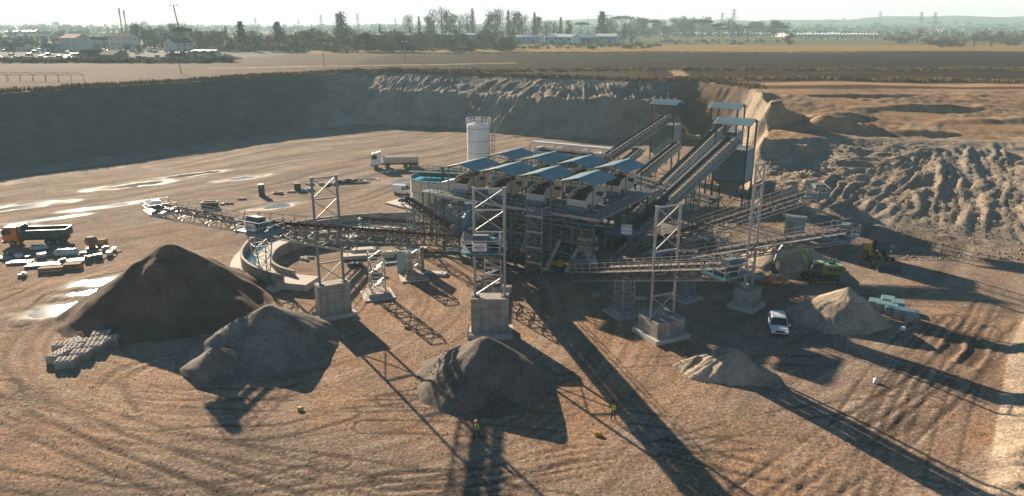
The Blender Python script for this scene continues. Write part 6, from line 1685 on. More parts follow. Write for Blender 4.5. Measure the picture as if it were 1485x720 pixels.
def lofted(m, secs):
    """secs: list of (x, [(y,z)...]) half sections from sill to roof centre, mirrored"""
    rings = []
    for x, pts in secs:
        r = [(x, y, z) for y, z in pts] + [(x, -y, z) for y, z in reversed(pts)]
        rings.append(r)
    n = len(rings[0]); vs = [v for r in rings for v in r]; fs = []
    for k in range(len(rings) - 1):
        for j in range(n): fs.append((k * n + j, k * n + (j + 1) % n, (k + 1) * n + (j + 1) % n, (k + 1) * n + j))
    fs += [tuple(range(n - 1, -1, -1)), tuple(range((len(rings) - 1) * n, len(rings) * n))]
    m.add(vs, fs)
def car(name, label, loc, rz, L, W, prof, glass_x, r, body, cat, panel_van=False):
    """prof: list of (x, bonnet/roof height, upper half-width factor)"""
    o = thing(name, label, cat, loc, rz); belt = prof['belt']
    m = MB(); secs = []
    for x, z, f in prof['body']: secs.append((x, [(W * .46 * f, prof['sill']), (W * .5 * f, prof['sill'] + .22), (W * .5 * f, z - .14), (W * .45 * f, z), (0.0, z + .03)]))
    lofted(m, secs); b = m.build('body', M[body], o, smooth=False)
    m = MB(); secs = []
    for x, z, f in prof['cabin']: secs.append((x, [(W * .47, belt - .05), (W * .46, belt), (W * .46 * f, max(z - .07, belt + .005)), (W * .40 * f, max(z, belt + .01)), (0.0, max(z + .02, belt + .012))]))
    lofted(m, secs); cbn = m.build('cabin_glass', M['glass'], o)
    m = MB(); secs = []
    for x, z, f in prof['roof']: secs.append((x, [(W * .46 * f + .015, z - .12), (W * .46 * f + .02, z - .06), (W * .41 * f, z + .02), (0.0, z + .05)]))
    lofted(m, secs); m.build('roof', M[body], o)
    for x, z, f in prof.get('pillars', ()):
        for s in (-1, 1):
            m = MB(); m.bar((x[0], s * W * .475, belt - .05), (x[1], s * W * .46 * f + s * .01, z - .05), .1, .06, (0, 1, 0)); m.build('pillar', M[body], o)
    if panel_van:
        for s in (-1, 1):
            m = MB(); m.prism([(prof['roof'][-1][0], belt - .05), (glass_x, belt - .05), (glass_x - .12, prof['roof'][0][1] - .04), (prof['roof'][-1][0], prof['roof'][0][1] - .04)], s * W * .465 - .03, s * W * .465 + .03, 'y'); m.build('side_panel', M[body], o)
        m = MB(); m.box((prof['roof'][-1][0] - .02, 0, belt + .28), (.06, W * .88, .72)); m.build('rear_door', M[body], o)
    xf = max(x for x, _, _ in prof['body'])
    for s in (-1, 1):
        m = MB(); m.box((xf - .08, s * W * .36, prof['sill'] + .45), (.22, W * .2, .16)); m.build('headlight', M['lamp'], o)
        m = MB(); m.box((glass_x - .1, s * (W * .5 + .12), belt + .08), (.16, .24, .17)); m.build('mirror', M[body], o)
        m = MB(); m.box((min(x for x, _, _ in prof['body']) - .01, s * W * .4, belt - .25), (.08, W * .14, .28)); m.build('tail_light', M['red'], o)
        for k in range(2 if not panel_van else 1):
            m = MB(); m.box((-.1 + k * -.0 + (k - .2) * .9, s * (W * .5 + .015), belt - .17), (.2, .03, .035)); m.build('door_handle', M['black'], o)
    m = MB(); m.box((xf + .005, 0, prof['sill'] + .42), (.05, W * .5, .2)); m.build('grille', M['black'], o)
    m = MB(); m.box((xf - .02, 0, prof['sill'] + .1), (.1, W * .82, .22)); m.build('lower_bumper', M['black'], o)
    for x in prof['axles']:
        for s in (-1, 1): wheel(o, x, s * W * .44, r, .23, 'galv_dull', s)
    return o
SUV = dict(sill=.32, belt=1.02, axles=(1.42, -1.38),
           body=[(-2.3, .92, .86), (-2.2, 1.02, .96), (-1.5, 1.04, 1), (.9, 1.04, 1), (1.2, 1.02, 1), (1.9, .95, .97), (2.25, .84, .88), (2.34, .70, .80)],
           cabin=[(-2.12, 1.06, .9), (-1.75, 1.5, .88), (-1.2, 1.62, .88), (.1, 1.63, .88), (.45, 1.56, .88), (1.15, 1.06, .9)],
           roof=[(.38, 1.58, .88), (0, 1.65, .88), (-1.0, 1.65, .88), (-1.75, 1.56, .86)],
           pillars=[((1.08, .42), 1.58, .88), ((-.35, -.4), 1.62, .88), ((-1.35, -1.25), 1.62, .88), ((-2.0, -1.7), 1.56, .88)])
suv = car('suv', 'white SUV facing the viewer in the shade beside the gravel cone', on_ground(G(1127, 480)), R(-104), 4.66, 1.88, SUV, 1.15, .36, 'car_white', 'car')
VAN = dict(sill=.3, belt=1.12, axles=(1.35, -1.3),
           body=[(-2.15, 1.06, .92), (-2.1, 1.12, 1), (.8, 1.12, 1), (1.25, 1.10, 1), (1.9, .98, .95), (2.15, .8, .85)],
           cabin=[(-2.1, 1.78, .92), (-1.0, 1.82, .92), (.3, 1.8, .92), (.6, 1.7, .9), (1.35, 1.14, .92)],
           roof=[(.55, 1.76, .92), (.1, 1.84, .92), (-1.2, 1.84, .92), (-2.12, 1.8, .92)],
           pillars=[((1.28, .58), 1.74, .9), ((.05, .0), 1.8, .92)])
car('van', 'white panel van parked left of the turquoise tank', on_ground(G(585, 281)), R(-20), 4.3, 1.8, VAN, .1, .32, 'car_white', 'van', True)

# ------------------------------------------------------------------ excavators
def track(o, y, L, w, h):
    m = MB(); prof = []
    for k in range(9): a = math.pi / 2 + math.pi * k / 8; prof.append((-L / 2 + h / 2 + h / 2 * math.cos(a), h / 2 + h / 2 * math.sin(a)))
    for k in range(9): a = -math.pi / 2 + math.pi * k / 8; prof.append((L / 2 - h / 2 + h / 2 * math.cos(a), h / 2 + h / 2 * math.sin(a)))
    m.prism(prof, y - w / 2, y + w / 2, 'y'); t_ = m.build('track', M['rubber'], o)
    m = MB()
    for k in range(22):
        x = -L / 2 + .3 + k * (L - .6) / 21; m.box((x, y, h + .02), (.12, w, .06)); m.box((x, y, .03), (.12, w, .06))
    m.build('track_shoes', M['steel_dark'], t_); t_.children[0]['kind'] = 'stuff'
    m = MB()
    for k in range(6): m.tube((-L / 2 + .7 + k * (L - 1.4) / 5, y - w / 2 - .03, h * .38), (-L / 2 + .7 + k * (L - 1.4) / 5, y + w / 2 + .03, h * .38), h * .24, 10)
    rl = m.build('track_rollers', M['timber'], t_); rl['kind'] = 'stuff'
def excavator(label, loc, rz, sc, swing, boom, body='green', counter='lime', name='excavator'):
    o = thing(name, label, 'excavator', loc, rz, None, sc)
    for s in (-1, 1): track(o, s * 1.2, 4.4, .62, .95)
    m = MB(); m.box((0, 0, .75), (2.6, 1.9, .5)); m.tube((0, 0, .9), (0, 0, 1.2), .75, 16); m.build('undercarriage', M['steel_dark'], o)
    ca, sa = math.cos(swing), math.sin(swing)
    def T(x, y, z): return V(x * ca - y * sa, x * sa + y * ca, z)
    def rb(m, c, d): m.box(T(*c), d, swing)
    m = MB(); rb(m, (-.5, 0, 1.35), (3.6, 2.6, .3)); m.build('turntable', M['black'], o)
    m = MB(); poly = [(-2.9, 1.5), (-2.9, 2.5), (-2.6, 2.75), (.1, 2.75), (.1, 1.5)]
    n = len(poly); vs = [T(x, s * 1.35, z) for s in (-1, 1) for x, z in poly]; m.add(vs, [(i, (i + 1) % n, n + (i + 1) % n, n + i) for i in range(n)] + [tuple(range(n - 1, -1, -1)), tuple(range(n, 2 * n))]); hs = m.build('engine_housing', M[body], o)
    m = MB(); rb(m, (-1.25, 0, 2.78), (2.7, 2.6, .07)); m.build('top_cover', M[counter], hs)
    for k in range(3):
        m = MB(); rb(m, (-2.2 + k * .7, 1.37, 2.15), (.5, .03, .5)); m.build('vent_grille', M['black'], hs)
    m = MB(); rb(m, (-1.2, .5, 2.9), (.9, .5, .22)); m.tube(T(-1.9, -.6, 2.7), T(-1.9, -.6, 3.25), .1, 8); m.build('exhaust', M['black'], hs)
    # cab
    m = MB()
    poly = [(.15, 1.5), (1.75, 1.5), (1.85, 2.1), (1.45, 3.1), (.15, 3.1)]
    n = len(poly); vs = [T(x, y, z) for y in (.35, 1.35) for x, z in poly]; m.add(vs, [(i, (i + 1) % n, n + (i + 1) % n, n + i) for i in range(n)] + [tuple(range(n - 1, -1, -1)), tuple(range(n, 2 * n))]); cb_ = m.build('cab', M['glass'], o)
    for (a, b) in (((.15, 1.5), (.15, 3.1)), ((1.75, 1.5), (1.85, 2.1)), ((1.85, 2.1), (1.45, 3.1)), ((.15, 3.1), (1.45, 3.1)), ((.15, 2.1), (1.85, 2.1))):
        for y in (.35, 1.35):
            m = MB(); m.bar(T(a[0], y, a[1]), T(b[0], y, b[1]), .1); m.build('cab_frame', M[body], cb_)
    m = MB(); rb(m, (.8, .85, 3.15), (1.4, 1.1, .08)); m.build('cab_roof', M[counter], cb_)
    # boom, stick, bucket
    def limb(pts, ws, nm, mat):
        m = MB()
        for (p, q), w_ in zip(zip(pts[:-1], pts[1:]), ws): m.bar(T(p[0], -.1, p[1]), T(q[0], -.1, q[1]), .42, w_, tuple(T(-(q[1] - p[1]), 0, q[0] - p[0]).normalized()))
        return m.build(nm, M[mat], o)
    limb(boom['boom'], boom['bw'], 'boom', body); limb(boom['stick'], [.5, .42], 'stick', 'galv_dull' if boom.get('grey') else body)
    m = MB(); a, b = boom['ram']; m.tube(T(a[0], .25, a[1]), T(b[0], .25, b[1]), .1, 8); m.tube(T(a[0], -.45, a[1]), T(b[0], -.45, b[1]), .1, 8); m.build('boom_ram', M['galv'], o)
    a, b = boom['ram2']; m = MB(); m.tube(T(a[0], -.1, a[1]), T(b[0], -.1, b[1]), .1, 8); m.build('stick_ram', M['galv'], o)
    bx, bz = boom['stick'][-1]; poly = [(bx - .1, bz + .2), (bx + .35, bz), (bx + .45, bz - .6), (bx + .1, bz - 1.15), (bx - .55, bz - 1.2), (bx - .9, bz - .95), (bx - .5, bz - .7), (bx - .2, bz - .2)]
    m = MB(); n = len(poly); vs = [T(x, y, z) for y in (-.7, .5) for x, z in poly]; m.add(vs, [(i, (i + 1) % n, n + (i + 1) % n, n + i) for i in range(n)] + [tuple(range(n - 1, -1, -1)), tuple(range(n, 2 * n))]); bk = m.build('bucket', M['steel_dark'], o)
    for k in range(4):
        m = MB(); q = T(bx - .85, -.6 + k * .33, bz - .97); m.bar(q, q + T(-.22, 0, .1), .12, .08); m.build('bucket_tooth', M['galv'], bk)
    return o
BM = dict(boom=[(.9, 1.7), (2.3, 4.2), (4.6, 5.0), (5.7, 4.7)], bw=[.75, .8, .55], stick=[(5.4, 5.1), (6.0, 4.0), (6.5, 2.2)], ram=((1.3, 1.6), (2.7, 3.9)), ram2=((3.6, 5.2), (5.5, 5.15)), grey=True)
excavator('large green excavator with raised boom under the right-hand conveyors', on_ground(G(1188, 408)), R(180), .92, R(-6), BM)
BM2 = dict(boom=[(.9, 1.7), (1.9, 4.4), (2.8, 5.6)], bw=[.7, .6], stick=[(2.7, 5.8), (3.6, 5.0), (4.3, 3.2)], ram=((1.2, 1.6), (2.0, 3.6)), ram2=((2.0, 4.9), (2.8, 5.9)), grey=True)
excavator('small green excavator working far behind the half hidden bin', on_ground(G(1002, 209)), R(150), .85, R(0), BM2, name='small_excavator')

# wheel loader, seen from the front in the shade
def loader(loc, rz):
    o = thing('wheel_loader', 'dark wheel loader facing the viewer below the right pit slope', 'loader', loc, rz)
    m = MB(); m.prism([(-3.4, 1.0), (-3.4, 2.2), (-1.2, 2.4), (-1.0, 1.0)], -1.1, 1.1, 'y'); m.build('engine_housing', M['yellow'], o)
    m = MB(); m.box((.2, 0, 1.3), (2.6, 1.3, .7)); m.build('front_frame', M['steel_dark'], o)
    m = MB(); m.prism([(-1.2, 1.7), (.35, 1.7), (.55, 2.4), (.25, 3.45), (-1.2, 3.45)], -.8, .8, 'y'); c = m.build('cab', M['glass'], o)
    for x, z, x2, z2 in ((-1.2, 1.7, -1.2, 3.45), (.55, 2.4, .25, 3.45), (.35, 1.7, .55, 2.4)):
        for s in (-.8, .8):
            m = MB(); m.bar((x, s, z), (x2, s, z2), .12); m.build('cab_post', M['black'], c)
    m = MB(); m.box((-.45, 0, 3.52), (1.9, 1.75, .12)); m.build('cab_roof', M['black'], c)
    for s in (-1, 1):
        m = MB(); m.bar((.3, s * .5, 2.0), (2.3, s * .5, .9), .2, .35); m.build('lift_arm', M['yellow'], o)
    m = MB(); m.prism([(2.2, .25), (2.25, 1.3), (2.5, 1.4), (2.6, .6), (3.4, .2), (3.4, .12), (2.4, .12)], -1.45, 1.45, 'y'); m.build('bucket', M['steel_dark'], o)
    for x in (1.0, -2.2):
        for s in (-1, 1): wheel(o, x, s * 1.05, .78, .6, 'yellow', s, True)
    fenders(o, (-2.2,), 2.2, .78, 'black')
    for s in (-.9, .9):
        m = MB(); m.box((.6, s, 2.3), (.15, .25, .2)); m.build('work_light', M['lamp'], o)
loader(on_ground(G(1276, 384)), R(-96))

# ------------------------------------------------------------------ people
def person(label, loc, rz, hgt, joints, cloth, vest=None, hat='white', name='person', sleeves=None):
    """joints: overrides for a standing skeleton about 1.75 m tall, x = facing"""
    J = dict(pelvis=(0, 0, .95), chest=(0, 0, 1.28), neck=(0, 0, 1.47), head=(.02, 0, 1.60), top=(.02, 0, 1.72),
             lsh=(0, .19, 1.40), lel=(-.02, .27, 1.13), lwr=(.06, .27, .90), lha=(.09, .26, .80), rsh=(0, -.19, 1.40), rel=(-.02, -.27, 1.13), rwr=(.06, -.27, .90), rha=(.09, -.26, .80),
             lhip=(0, .10, .90), lkn=(.03, .11, .50), lan=(0, .12, .09), lto=(.16, .13, .04), rhip=(0, -.10, .90), rkn=(.03, -.11, .50), ran=(0, -.12, .09), rto=(.16, -.13, .04))
    J.update(joints)
    rad = dict(pelvis=.145, chest=.155, neck=.062, head=.098, top=.075, lsh=.075, lel=.052, lwr=.038, lha=.036, lhip=.10, lkn=.07, lan=.048, lto=.042)
    keys = list(J); ed = [('pelvis', 'chest'), ('chest', 'neck'), ('neck', 'head'), ('head', 'top')]
    for s in 'lr': ed += [('chest', s + 'sh'), (s + 'sh', s + 'el'), (s + 'el', s + 'wr'), (s + 'wr', s + 'ha'), ('pelvis', s + 'hip'), (s + 'hip', s + 'kn'), (s + 'kn', s + 'an'), (s + 'an', s + 'to')]
    me = bpy.data.meshes.new('body'); me.from_pydata([J[k] for k in keys], [(keys.index(a), keys.index(b)) for a, b in ed], [])
    tmp = bpy.data.objects.new('body_skeleton', me); COL.objects.link(tmp)
    sk = tmp.modifiers.new('skin', 'SKIN'); sk.use_smooth_shade = True
    for k, d in zip(keys, me.skin_vertices[0].data):
        r = rad.get(k, rad.get('l' + k[1:], .05)); d.radius = (r, r * (1.15 if k in ('chest', 'pelvis') else 1.0)); d.use_root = (k == 'pelvis')
    ss = tmp.modifiers.new('sub', 'SUBSURF'); ss.levels = 2; ss.render_levels = 2
    dg = bpy.context.evaluated_depsgraph_get(); body = bpy.data.meshes.new_from_object(tmp.evaluated_get(dg)); bpy.data.objects.remove(tmp)
    body.name = 'body'; body.materials.clear()
    for c in (cloth[0], cloth[1], 'skin', 'black'): body.materials.append(M[c])
    hp = Vector(J['head']); nk = Vector(J['neck']); pv_ = Vector(J['pelvis'])
    hands = [Vector(J['lha']), Vector(J['rha'])]; feet = [(Vector(J[a]) + Vector(J[b])) / 2 for a, b in (('lan', 'lto'), ('ran', 'rto'))]
    legs = [Vector(J[k]) for k in ('lkn', 'rkn', 'lan', 'ran', 'lhip', 'rhip')]; ups = [Vector(J[k]) for k in ('chest', 'lsh', 'rsh', 'lel', 'rel', 'lwr', 'rwr')]
    for p in body.polygons:
        c = p.center
        if (c - hp).length < .17 and (c - hp).length < (c - nk).length + .1: i = 2
        elif min((c - h).length for h in hands) < .075: i = 2
        elif min((c - f).length for f in feet) < .13: i = 3
        elif min((c - l).length for l in legs) < min((c - u).length for u in ups): i = 1
        else: i = 0
        p.material_index = i; p.use_smooth = True
    o = thing(name, label, 'person', loc, rz, None, hgt / 1.75)
    b = bpy.data.objects.new('body', body); COL.objects.link(b); b.parent = o
    # face: nose, eyes, ears; hair under the hat
    f = MB(); f.add([hp + V(.095, -.018, .0), hp + V(.095, .018, .0), hp + V(.13, 0, -.015), hp + V(.1, 0, .05)], [(0, 1, 2), (1, 3, 2), (3, 0, 2)]); f.build('nose', M['skin'], o)
    for s in (-1, 1):
        f = MB(); f.box(hp + V(.093, s * .036, .03), (.02, .028, .016)); f.build('eye', M['black'], o)
        f = MB(); f.box(hp + V(.0, s * .1, .015), (.04, .03, .06)); f.build('ear', M['skin'], o)
    f = MB(); f.box(hp + V(.094, 0, -.05), (.02, .05, .012)); f.build('mouth', M['red'], o)
    m = MB(); c = hp + V(0, 0, .05); pr = [(.0, .145), (.06, .138), (.105, .10), (.125, .045), (.128, .0), (.155, -.004), (.155, -.014), (.11, -.014)]
    m.lathe(pr, 16, c); m.box(c + V(.14, 0, -.006), (.1, .16, .012)); m.build('hard_hat', M[hat], o, smooth=True)
    for k, h in enumerate(hands):
        s = 1 if k == 0 else -1; m = MB(); el = Vector(J['lel' if k == 0 else 'rel']); wr = Vector(J['lwr' if k == 0 else 'rwr']); d = (h - wr).normalized(); sd = d.cross(V(1, 0, 0)).normalized() if abs(d.x) < .9 else V(0, 1, 0); fw = sd.cross(d)
        for q, (off, ln) in enumerate(((-.027, .062), (-.009, .075), (.009, .07), (.027, .055))): a = h + fw * off + d * .02; m.path([a, a + d * ln * .6, a + d * ln + sd * .02], .0085, 5)
        a = h + fw * .03 - d * .01; m.path([a, a + fw * .03 + d * .02, a + fw * .035 + d * .05], .0095, 5); m.build('hand_fingers', M['skin'], o)
    if vest:
        m = MB(); n = 16; zc = [(.0, .175), (.12, .18), (.26, .19), (.36, .185), (.44, .15)]
        a = pv_ + V(0, 0, .02); bq = Vector(J['neck']); ax = (bq - a); vs = []
        for fz, rr in zc:
            c = a + ax * (fz / .46)
            for i in range(n): an = 2 * math.pi * i / n; vs.append(c + V(math.cos(an) * rr * .82, math.sin(an) * rr * 1.12, 0))
        m.add(vs, [(k * n + i, k * n + (i + 1) % n, (k + 1) * n + (i + 1) % n, (k + 1) * n + i) for k in range(len(zc) - 1) for i in range(n)]); vo_ = m.build('vest', M[vest], o, smooth=True)
        m = MB()
        for fz in (.1, .24):
            c = a + ax * (fz / .46); vs = []
            for zz in (-.022, .022):
                for i in range(n): an = 2 * math.pi * i / n; vs.append(c + V(math.cos(an) * .19 * .84, math.sin(an) * .19 * 1.14, zz))
            m.add(vs, [(i, (i + 1) % n, n + (i + 1) % n, n + i) for i in range(n)])
        m.build('reflective_band', M['galv'], vo_)
    return o
WALK = dict(lkn=(.22, .10, .52), lan=(.20, .11, .10), lto=(.36, .11, .05), rkn=(-.06, -.10, .50), ran=(-.36, -.11, .17), rto=(-.27, -.11, .05), lel=(-.14, .26, 1.15), lwr=(-.12, .27, .92), lha=(-.10, .26, .83), rel=(.10, -.26, 1.14), rwr=(.25, -.24, 1.0), rha=(.31, -.23, .94))
person('person in a yellow vest and orange helmet walking past the dark gravel cone', on_ground(G(692, 638)), R(160), 1.82, WALK, ('navy', 'navy'), 'hiviz_yellow', 'orange')
STAND = dict(lel=(.05, .25, 1.14), lwr=(.24, .12, 1.12), lha=(.29, .04, 1.13), rel=(.05, -.25, 1.14), rwr=(.24, -.12, 1.12), rha=(.29, -.04, 1.13), lkn=(.02, .13, .5), lan=(0, .16, .09), lto=(.15, .2, .04), rkn=(.02, -.13, .5), ran=(-.02, -.15, .09), rto=(.13, -.19, .04))
person('person in a yellow vest standing with back turned in the thin shadows', on_ground(G(889, 610)), R(95), 1.8, STAND, ('navy', 'navy'), 'hiviz_yellow', 'navy')
BEND = dict(pelvis=(-.12, 0, .92), chest=(.12, 0, 1.18), neck=(.27, 0, 1.30), head=(.37, 0, 1.38), top=(.44, 0, 1.46), lsh=(.17, .19, 1.25), lel=(.3, .24, 1.02), lwr=(.45, .16, .9), lha=(.52, .12, .86), rsh=(.17, -.19, 1.25), rel=(.3, -.24, 1.02), rwr=(.45, -.16, .9), rha=(.52, -.12, .86), lhip=(-.12, .1, .88), rhip=(-.12, -.1, .88))
person('worker in orange overalls bending over the steel girder, left of the three', on_ground(G(1112, 413)), R(-40), 1.8, BEND, ('hiviz_orange', 'hiviz_orange'), None, 'orange')
person('worker in orange overalls standing at the near side of the steel girder', on_ground(G(1119, 419)), R(80), 1.82, STAND, ('hiviz_orange', 'hiviz_orange'), None, 'orange')
person('worker in orange overalls at the right end of the steel girder', on_ground(G(1133, 415)), R(150), 1.8, BEND, ('hiviz_orange', 'hiviz_orange'), None, 'orange')
# ------------------------------------------------------------------ small things around the pit
gd = thing('steel_girder', 'pale steel girder on blocks by the orange workers', 'girder', on_ground(G(1115, 411)), R(-6))
m = MB(); m.bar((-2.2, 0, .95), (2.4, 0, .95), .5, .1); m.bar((-2.2, 0, .45), (2.4, 0, .45), .5, .1); m.bar((-2.2, 0, .7), (2.4, 0, .7), .08, .5); m.build('beam', M['galv'], gd)
for x in (-1.6, 1.7):
    m = MB(); m.box((x, 0, .2), (.3, .9, .4)); m.build('block', M['timber'], gd)
tp = thing('tripod', 'grey survey tripod left of the orange workers', 'tripod', on_ground(G(1069, 405)))
for k in range(3):
    a = k * 2.1; m = MB(); m.bar((math.cos(a) * .5, math.sin(a) * .5, 0), (0, 0, 1.5), .07); m.build('leg', M['galv'], tp)
m = MB(); m.box((0, 0, 1.6), (.25, .25, .3)); m.build('head', M['yellow'], tp)

# interlocking concrete blocks, left foreground
def stud_block(m_only=False):
    m = MB(); m.box((0, 0, .42), (1.8, 1.15, .84)); b = m.mesh('block', M['concrete'])
    m = MB()
    for i in range(4):
        for j in range(3): m.frustum((-.675 + i * .45, -.37 + j * .37, .835), (.31, .26), (.24, .19), .12)
    return b, m.mesh('studs', M['concrete_light'])
BLK = stud_block()
def place_block(px, py, rz, lift, label, z=0.0):
    p = on_ground(G(px, py)); o = thing('concrete_block', label, 'block', (p.x, p.y, p.z + z - .03), rz, 'interlocking concrete blocks')
    for nm, me in (('block', BLK[0]), ('studs', BLK[1])):
        c = bpy.data.objects.new(nm, me); COL.objects.link(c); c.parent = o
        if nm == 'studs': c['kind'] = 'stuff'
    return o
BP = [(98, 531, 12, 'frontmost studded concrete block of the left cluster'), (85, 523, 78, 'studded concrete block at the left corner of the left cluster'), (94, 519, 78, 'turned studded block between the left corner and the front'),
      (119, 519, 12, 'studded concrete block in the middle of the front edge'), (107, 512, 12, 'studded block behind the middle of the front edge'), (139, 508, 14, 'studded concrete block right of the middle of the cluster'),
      (129, 502, 14, 'studded block directly behind the one right of the middle'), (159, 498, 16, 'rightmost studded concrete block near the largest sand heap'), (148, 491, 16, 'rearmost studded block against the largest sand heap'), (111, 503, -50, 'studded block lying askew in the middle of the cluster'), (93, 508, 8, 'studded block on the rear left edge beside the puddle')]
for (x, y, a, lb) in BP: place_block(x, y, R(a), 0, lb)

# teal-wrapped blocks, right
TW = [(1268, 449, 'leftmost block under teal sheeting in the right stack'), (1279, 453, 'second wrapped block from the left in the right stack'), (1291, 457, 'third wrapped block from the left in the right stack'), (1286, 445, 'wrapped block in the rear left of the right stack'), (1300, 450, 'wrapped block in the rear middle of the right stack'), (1304, 462, 'wrapped block right of the middle of the right stack'), (1320, 466, 'rightmost wrapped block of the right stack')]
for k, (x, y, lb) in enumerate(TW):
    p = on_ground(G(x, y)); o = thing('wrapped_block', lb, 'block', p, R(-28 + k * 3 % 7), 'wrapped blocks beside the half-lit cone')
    m = MB(); m.box((0, 0, .48), (1.35, 1.5, .98)); m.build('block', M['concrete'], o)
    m = MB(); m.frustum((0, 0, .72), (1.46, 1.6), (1.38, 1.52), .32); m.build('sheet', M['teal_wrap'], o)

# steel and timber laid out beside the dump truck
def wrapped_roll(px, py, L, r, rz, label):
    o = thing('wrapped_bundle', label, 'bundle', on_ground(G(px, py)), rz, 'goods laid out by the dump truck')
    m = MB(); n = 14; vs = []; seg = 12; rnd = random.Random(int(px))
    for k in range(seg + 1):
        x = -L / 2 + L * k / seg; e = math.sqrt(max(0, 1 - (2 * x / L) ** 6)); 
        for i in range(n): a = 2 * math.pi * i / n; rr = r * (.15 + .85 * e) * (1 + rnd.uniform(-.07, .07)); vs.append((x, rr * math.cos(a) * 1.1, r * .85 + rr * math.sin(a) * .85))
    m.add(vs, [(k * n + i, k * n + (i + 1) % n, (k + 1) * n + (i + 1) % n, (k + 1) * n + i) for k in range(seg) for i in range(n)] + [tuple(range(n - 1, -1, -1)), tuple(range(seg * n, seg * n + n))])
    w_ = m.build('plastic_wrap', M['plastic_wrap'], o, smooth=True)
    for x in (-L * .25, L * .2):
        m = MB(); m.tube((x - .04, 0, r * .85), (x + .04, 0, r * .85), r * 1.06, 16, cap=False); m.build('strap', M['black'], w_)
wrapped_roll(97, 370, 3.4, .62, R(14), 'largest plastic-wrapped bundle beside the dump truck')
wrapped_roll(57, 361, 2.6, .40, R(14), 'smaller plastic-wrapped bundle in the truck shadow')
def open_crate(px, py, L, W, H, rz, label, mat='timber'):
    o = thing('timber_crate', label, 'crate', on_ground(G(px, py)), rz, 'goods laid out by the dump truck')
    for s in (-1, 1):
        for k in range(3):
            m = MB(); m.box((0, s * W / 2, .16 + k * H / 3), (L, .06, H / 3 - .04)); m.build('side_board', M[mat], o)
        m = MB(); m.box((s * L / 2, 0, H / 2 + .05), (.06, W, H)); m.build('end_board', M[mat], o)
    for k in range(5):
        m = MB(); m.box((0, -W / 2 + W * (k + .5) / 5, H + .06), (L, W / 5 - .05, .05)); m.build('lid_board', M[mat], o)
open_crate(75, 393, 3.0, 1.0, .6, R(14), 'long low timber crate in front of the bundles')
open_crate(106, 388, 2.2, 1.1, .65, R(14), 'shorter timber crate right of the long low one')
open_crate(148, 354, 1.4, .8, .7, R(0), 'small timber box behind the red-brown machine')
def beams(px, py, L, n, rz, label, mat='steel_dark', th=.28, gap=.4):
    o = thing('beam_stack', label, 'beams', on_ground(G(px, py)), rz, 'goods laid out by the dump truck')
    for k in range(n):
        m = MB(); y = (k - n / 2) * gap; m.bar((-L / 2 + (k % 3) * .15, y, th + .02), (L / 2 - (k % 2) * .3, y, th + .02), th, .06); m.bar((-L / 2 + (k % 3) * .15, y, .05), (L / 2 - (k % 2) * .3, y, .05), th, .06); m.bar((-L / 2 + (k % 3) * .15, y, th / 2), (L / 2 - (k % 2) * .3, y, th / 2), .06, th); m.build('girder', M[mat], o)
beams(65, 384, 4.6, 4, R(14), 'dark steel girders laid in front of the bundles')
beams(30, 380, 3.2, 3, R(10), 'pale steel girders at the left of the laid out goods', 'galv')
beams(10, 374, 2.6, 3, R(-18), 'short steel girders at the far left of the goods', 'galv_dull')
beams(110, 378, 2.4, 3, R(14), 'bluish steel plates right of the largest bundle', 'galv')
beams(80, 357, 1.6, 2, R(12), 'short girders in the shadow behind the smaller bundle', 'galv_dull')
beams(102, 356, 1.8, 2, R(6), 'short dark girders behind the truck shadow', 'steel')
beams(125, 367, 1.6, 2, R(10), 'flat plate pieces right of the bundles', 'galv_dull')
def pallet_goods(px, py, rz, label, mat, s=1.0, seed=0):
    o = thing('pallet_load', label, 'pallet', on_ground(G(px, py)), rz, 'goods laid out by the dump truck'); rnd = random.Random(seed)
    for k in range(5):
        m = MB(); m.box((0, -.5 * s + k * .25 * s, .12), (1.2 * s, .14 * s, .03)); m.build('slat', M['timber'], o)
    m = MB()
    for k in range(3): m.box((-.5 * s + k * .5 * s, 0, .05), (.1, 1.1 * s, .1))
    m.build('bearer', M['timber'], o)
    for k in range(4):
        m = MB(); a, b, c = rnd.uniform(.25, .6) * s, rnd.uniform(.25, .55) * s, rnd.uniform(.2, .6) * s; x, y = rnd.uniform(-.35, .35) * s, rnd.uniform(-.3, .3) * s
        if k % 2: m.box((x, y, .14 + c / 2), (a, b, c), rnd.uniform(-.4, .4))
        else: m.tube((x - a / 2, y, .14 + b / 2), (x + a / 2, y, .14 + b / 2), b / 2, 10)
        m.build('part', M[mat[k % len(mat)]], o)
for k, (x, y, lb, mt, s_) in enumerate(((60, 373, 'pallet with white boxes in front of the truck', ('white', 'galv'), 1.2), (43, 375, 'pallet of red-brown fittings before the truck shadow', ('idler', 'galv_dull'), .9), (28, 372, 'pallet of pale fittings at the left of the truck shadow', ('galv', 'white'), 1.1),
                                     (128, 377, 'pallet with drum and boxes near the right end of the goods', ('galv_dull', 'steel_dark'), 1.3), (143, 374, 'pallet of dark machine parts near the right end', ('steel_dark', 'blue_steel'), 1.2), (150, 363, 'heap of small steel parts behind the right pallets', ('galv', 'white'), 1.2),
                                     (160, 370, 'pallet of bright fittings, second from the right end', ('white', 'galv_dull'), 1.2), (168, 364, 'pallet of bright fittings at the right end of the goods', ('galv', 'blue_steel'), 1.1), (33, 400, 'small lone pallet of white fittings nearest the viewer', ('white', 'galv'), 1.0),
                                     (12, 368, 'pallet of teal parts at the left picture edge', ('blue_steel', 'galv'), 1.2), (90, 381, 'pallet of mixed fittings before the largest bundle', ('galv', 'idler'), 1.0))):
    pallet_goods(x, y, R(10 + 17 * k % 40), lb, mt, s_, k)
mc = thing('crusher_part', 'red-brown round machine on a stand by the laid out goods', 'machine', on_ground(G(134, 360)), R(20))
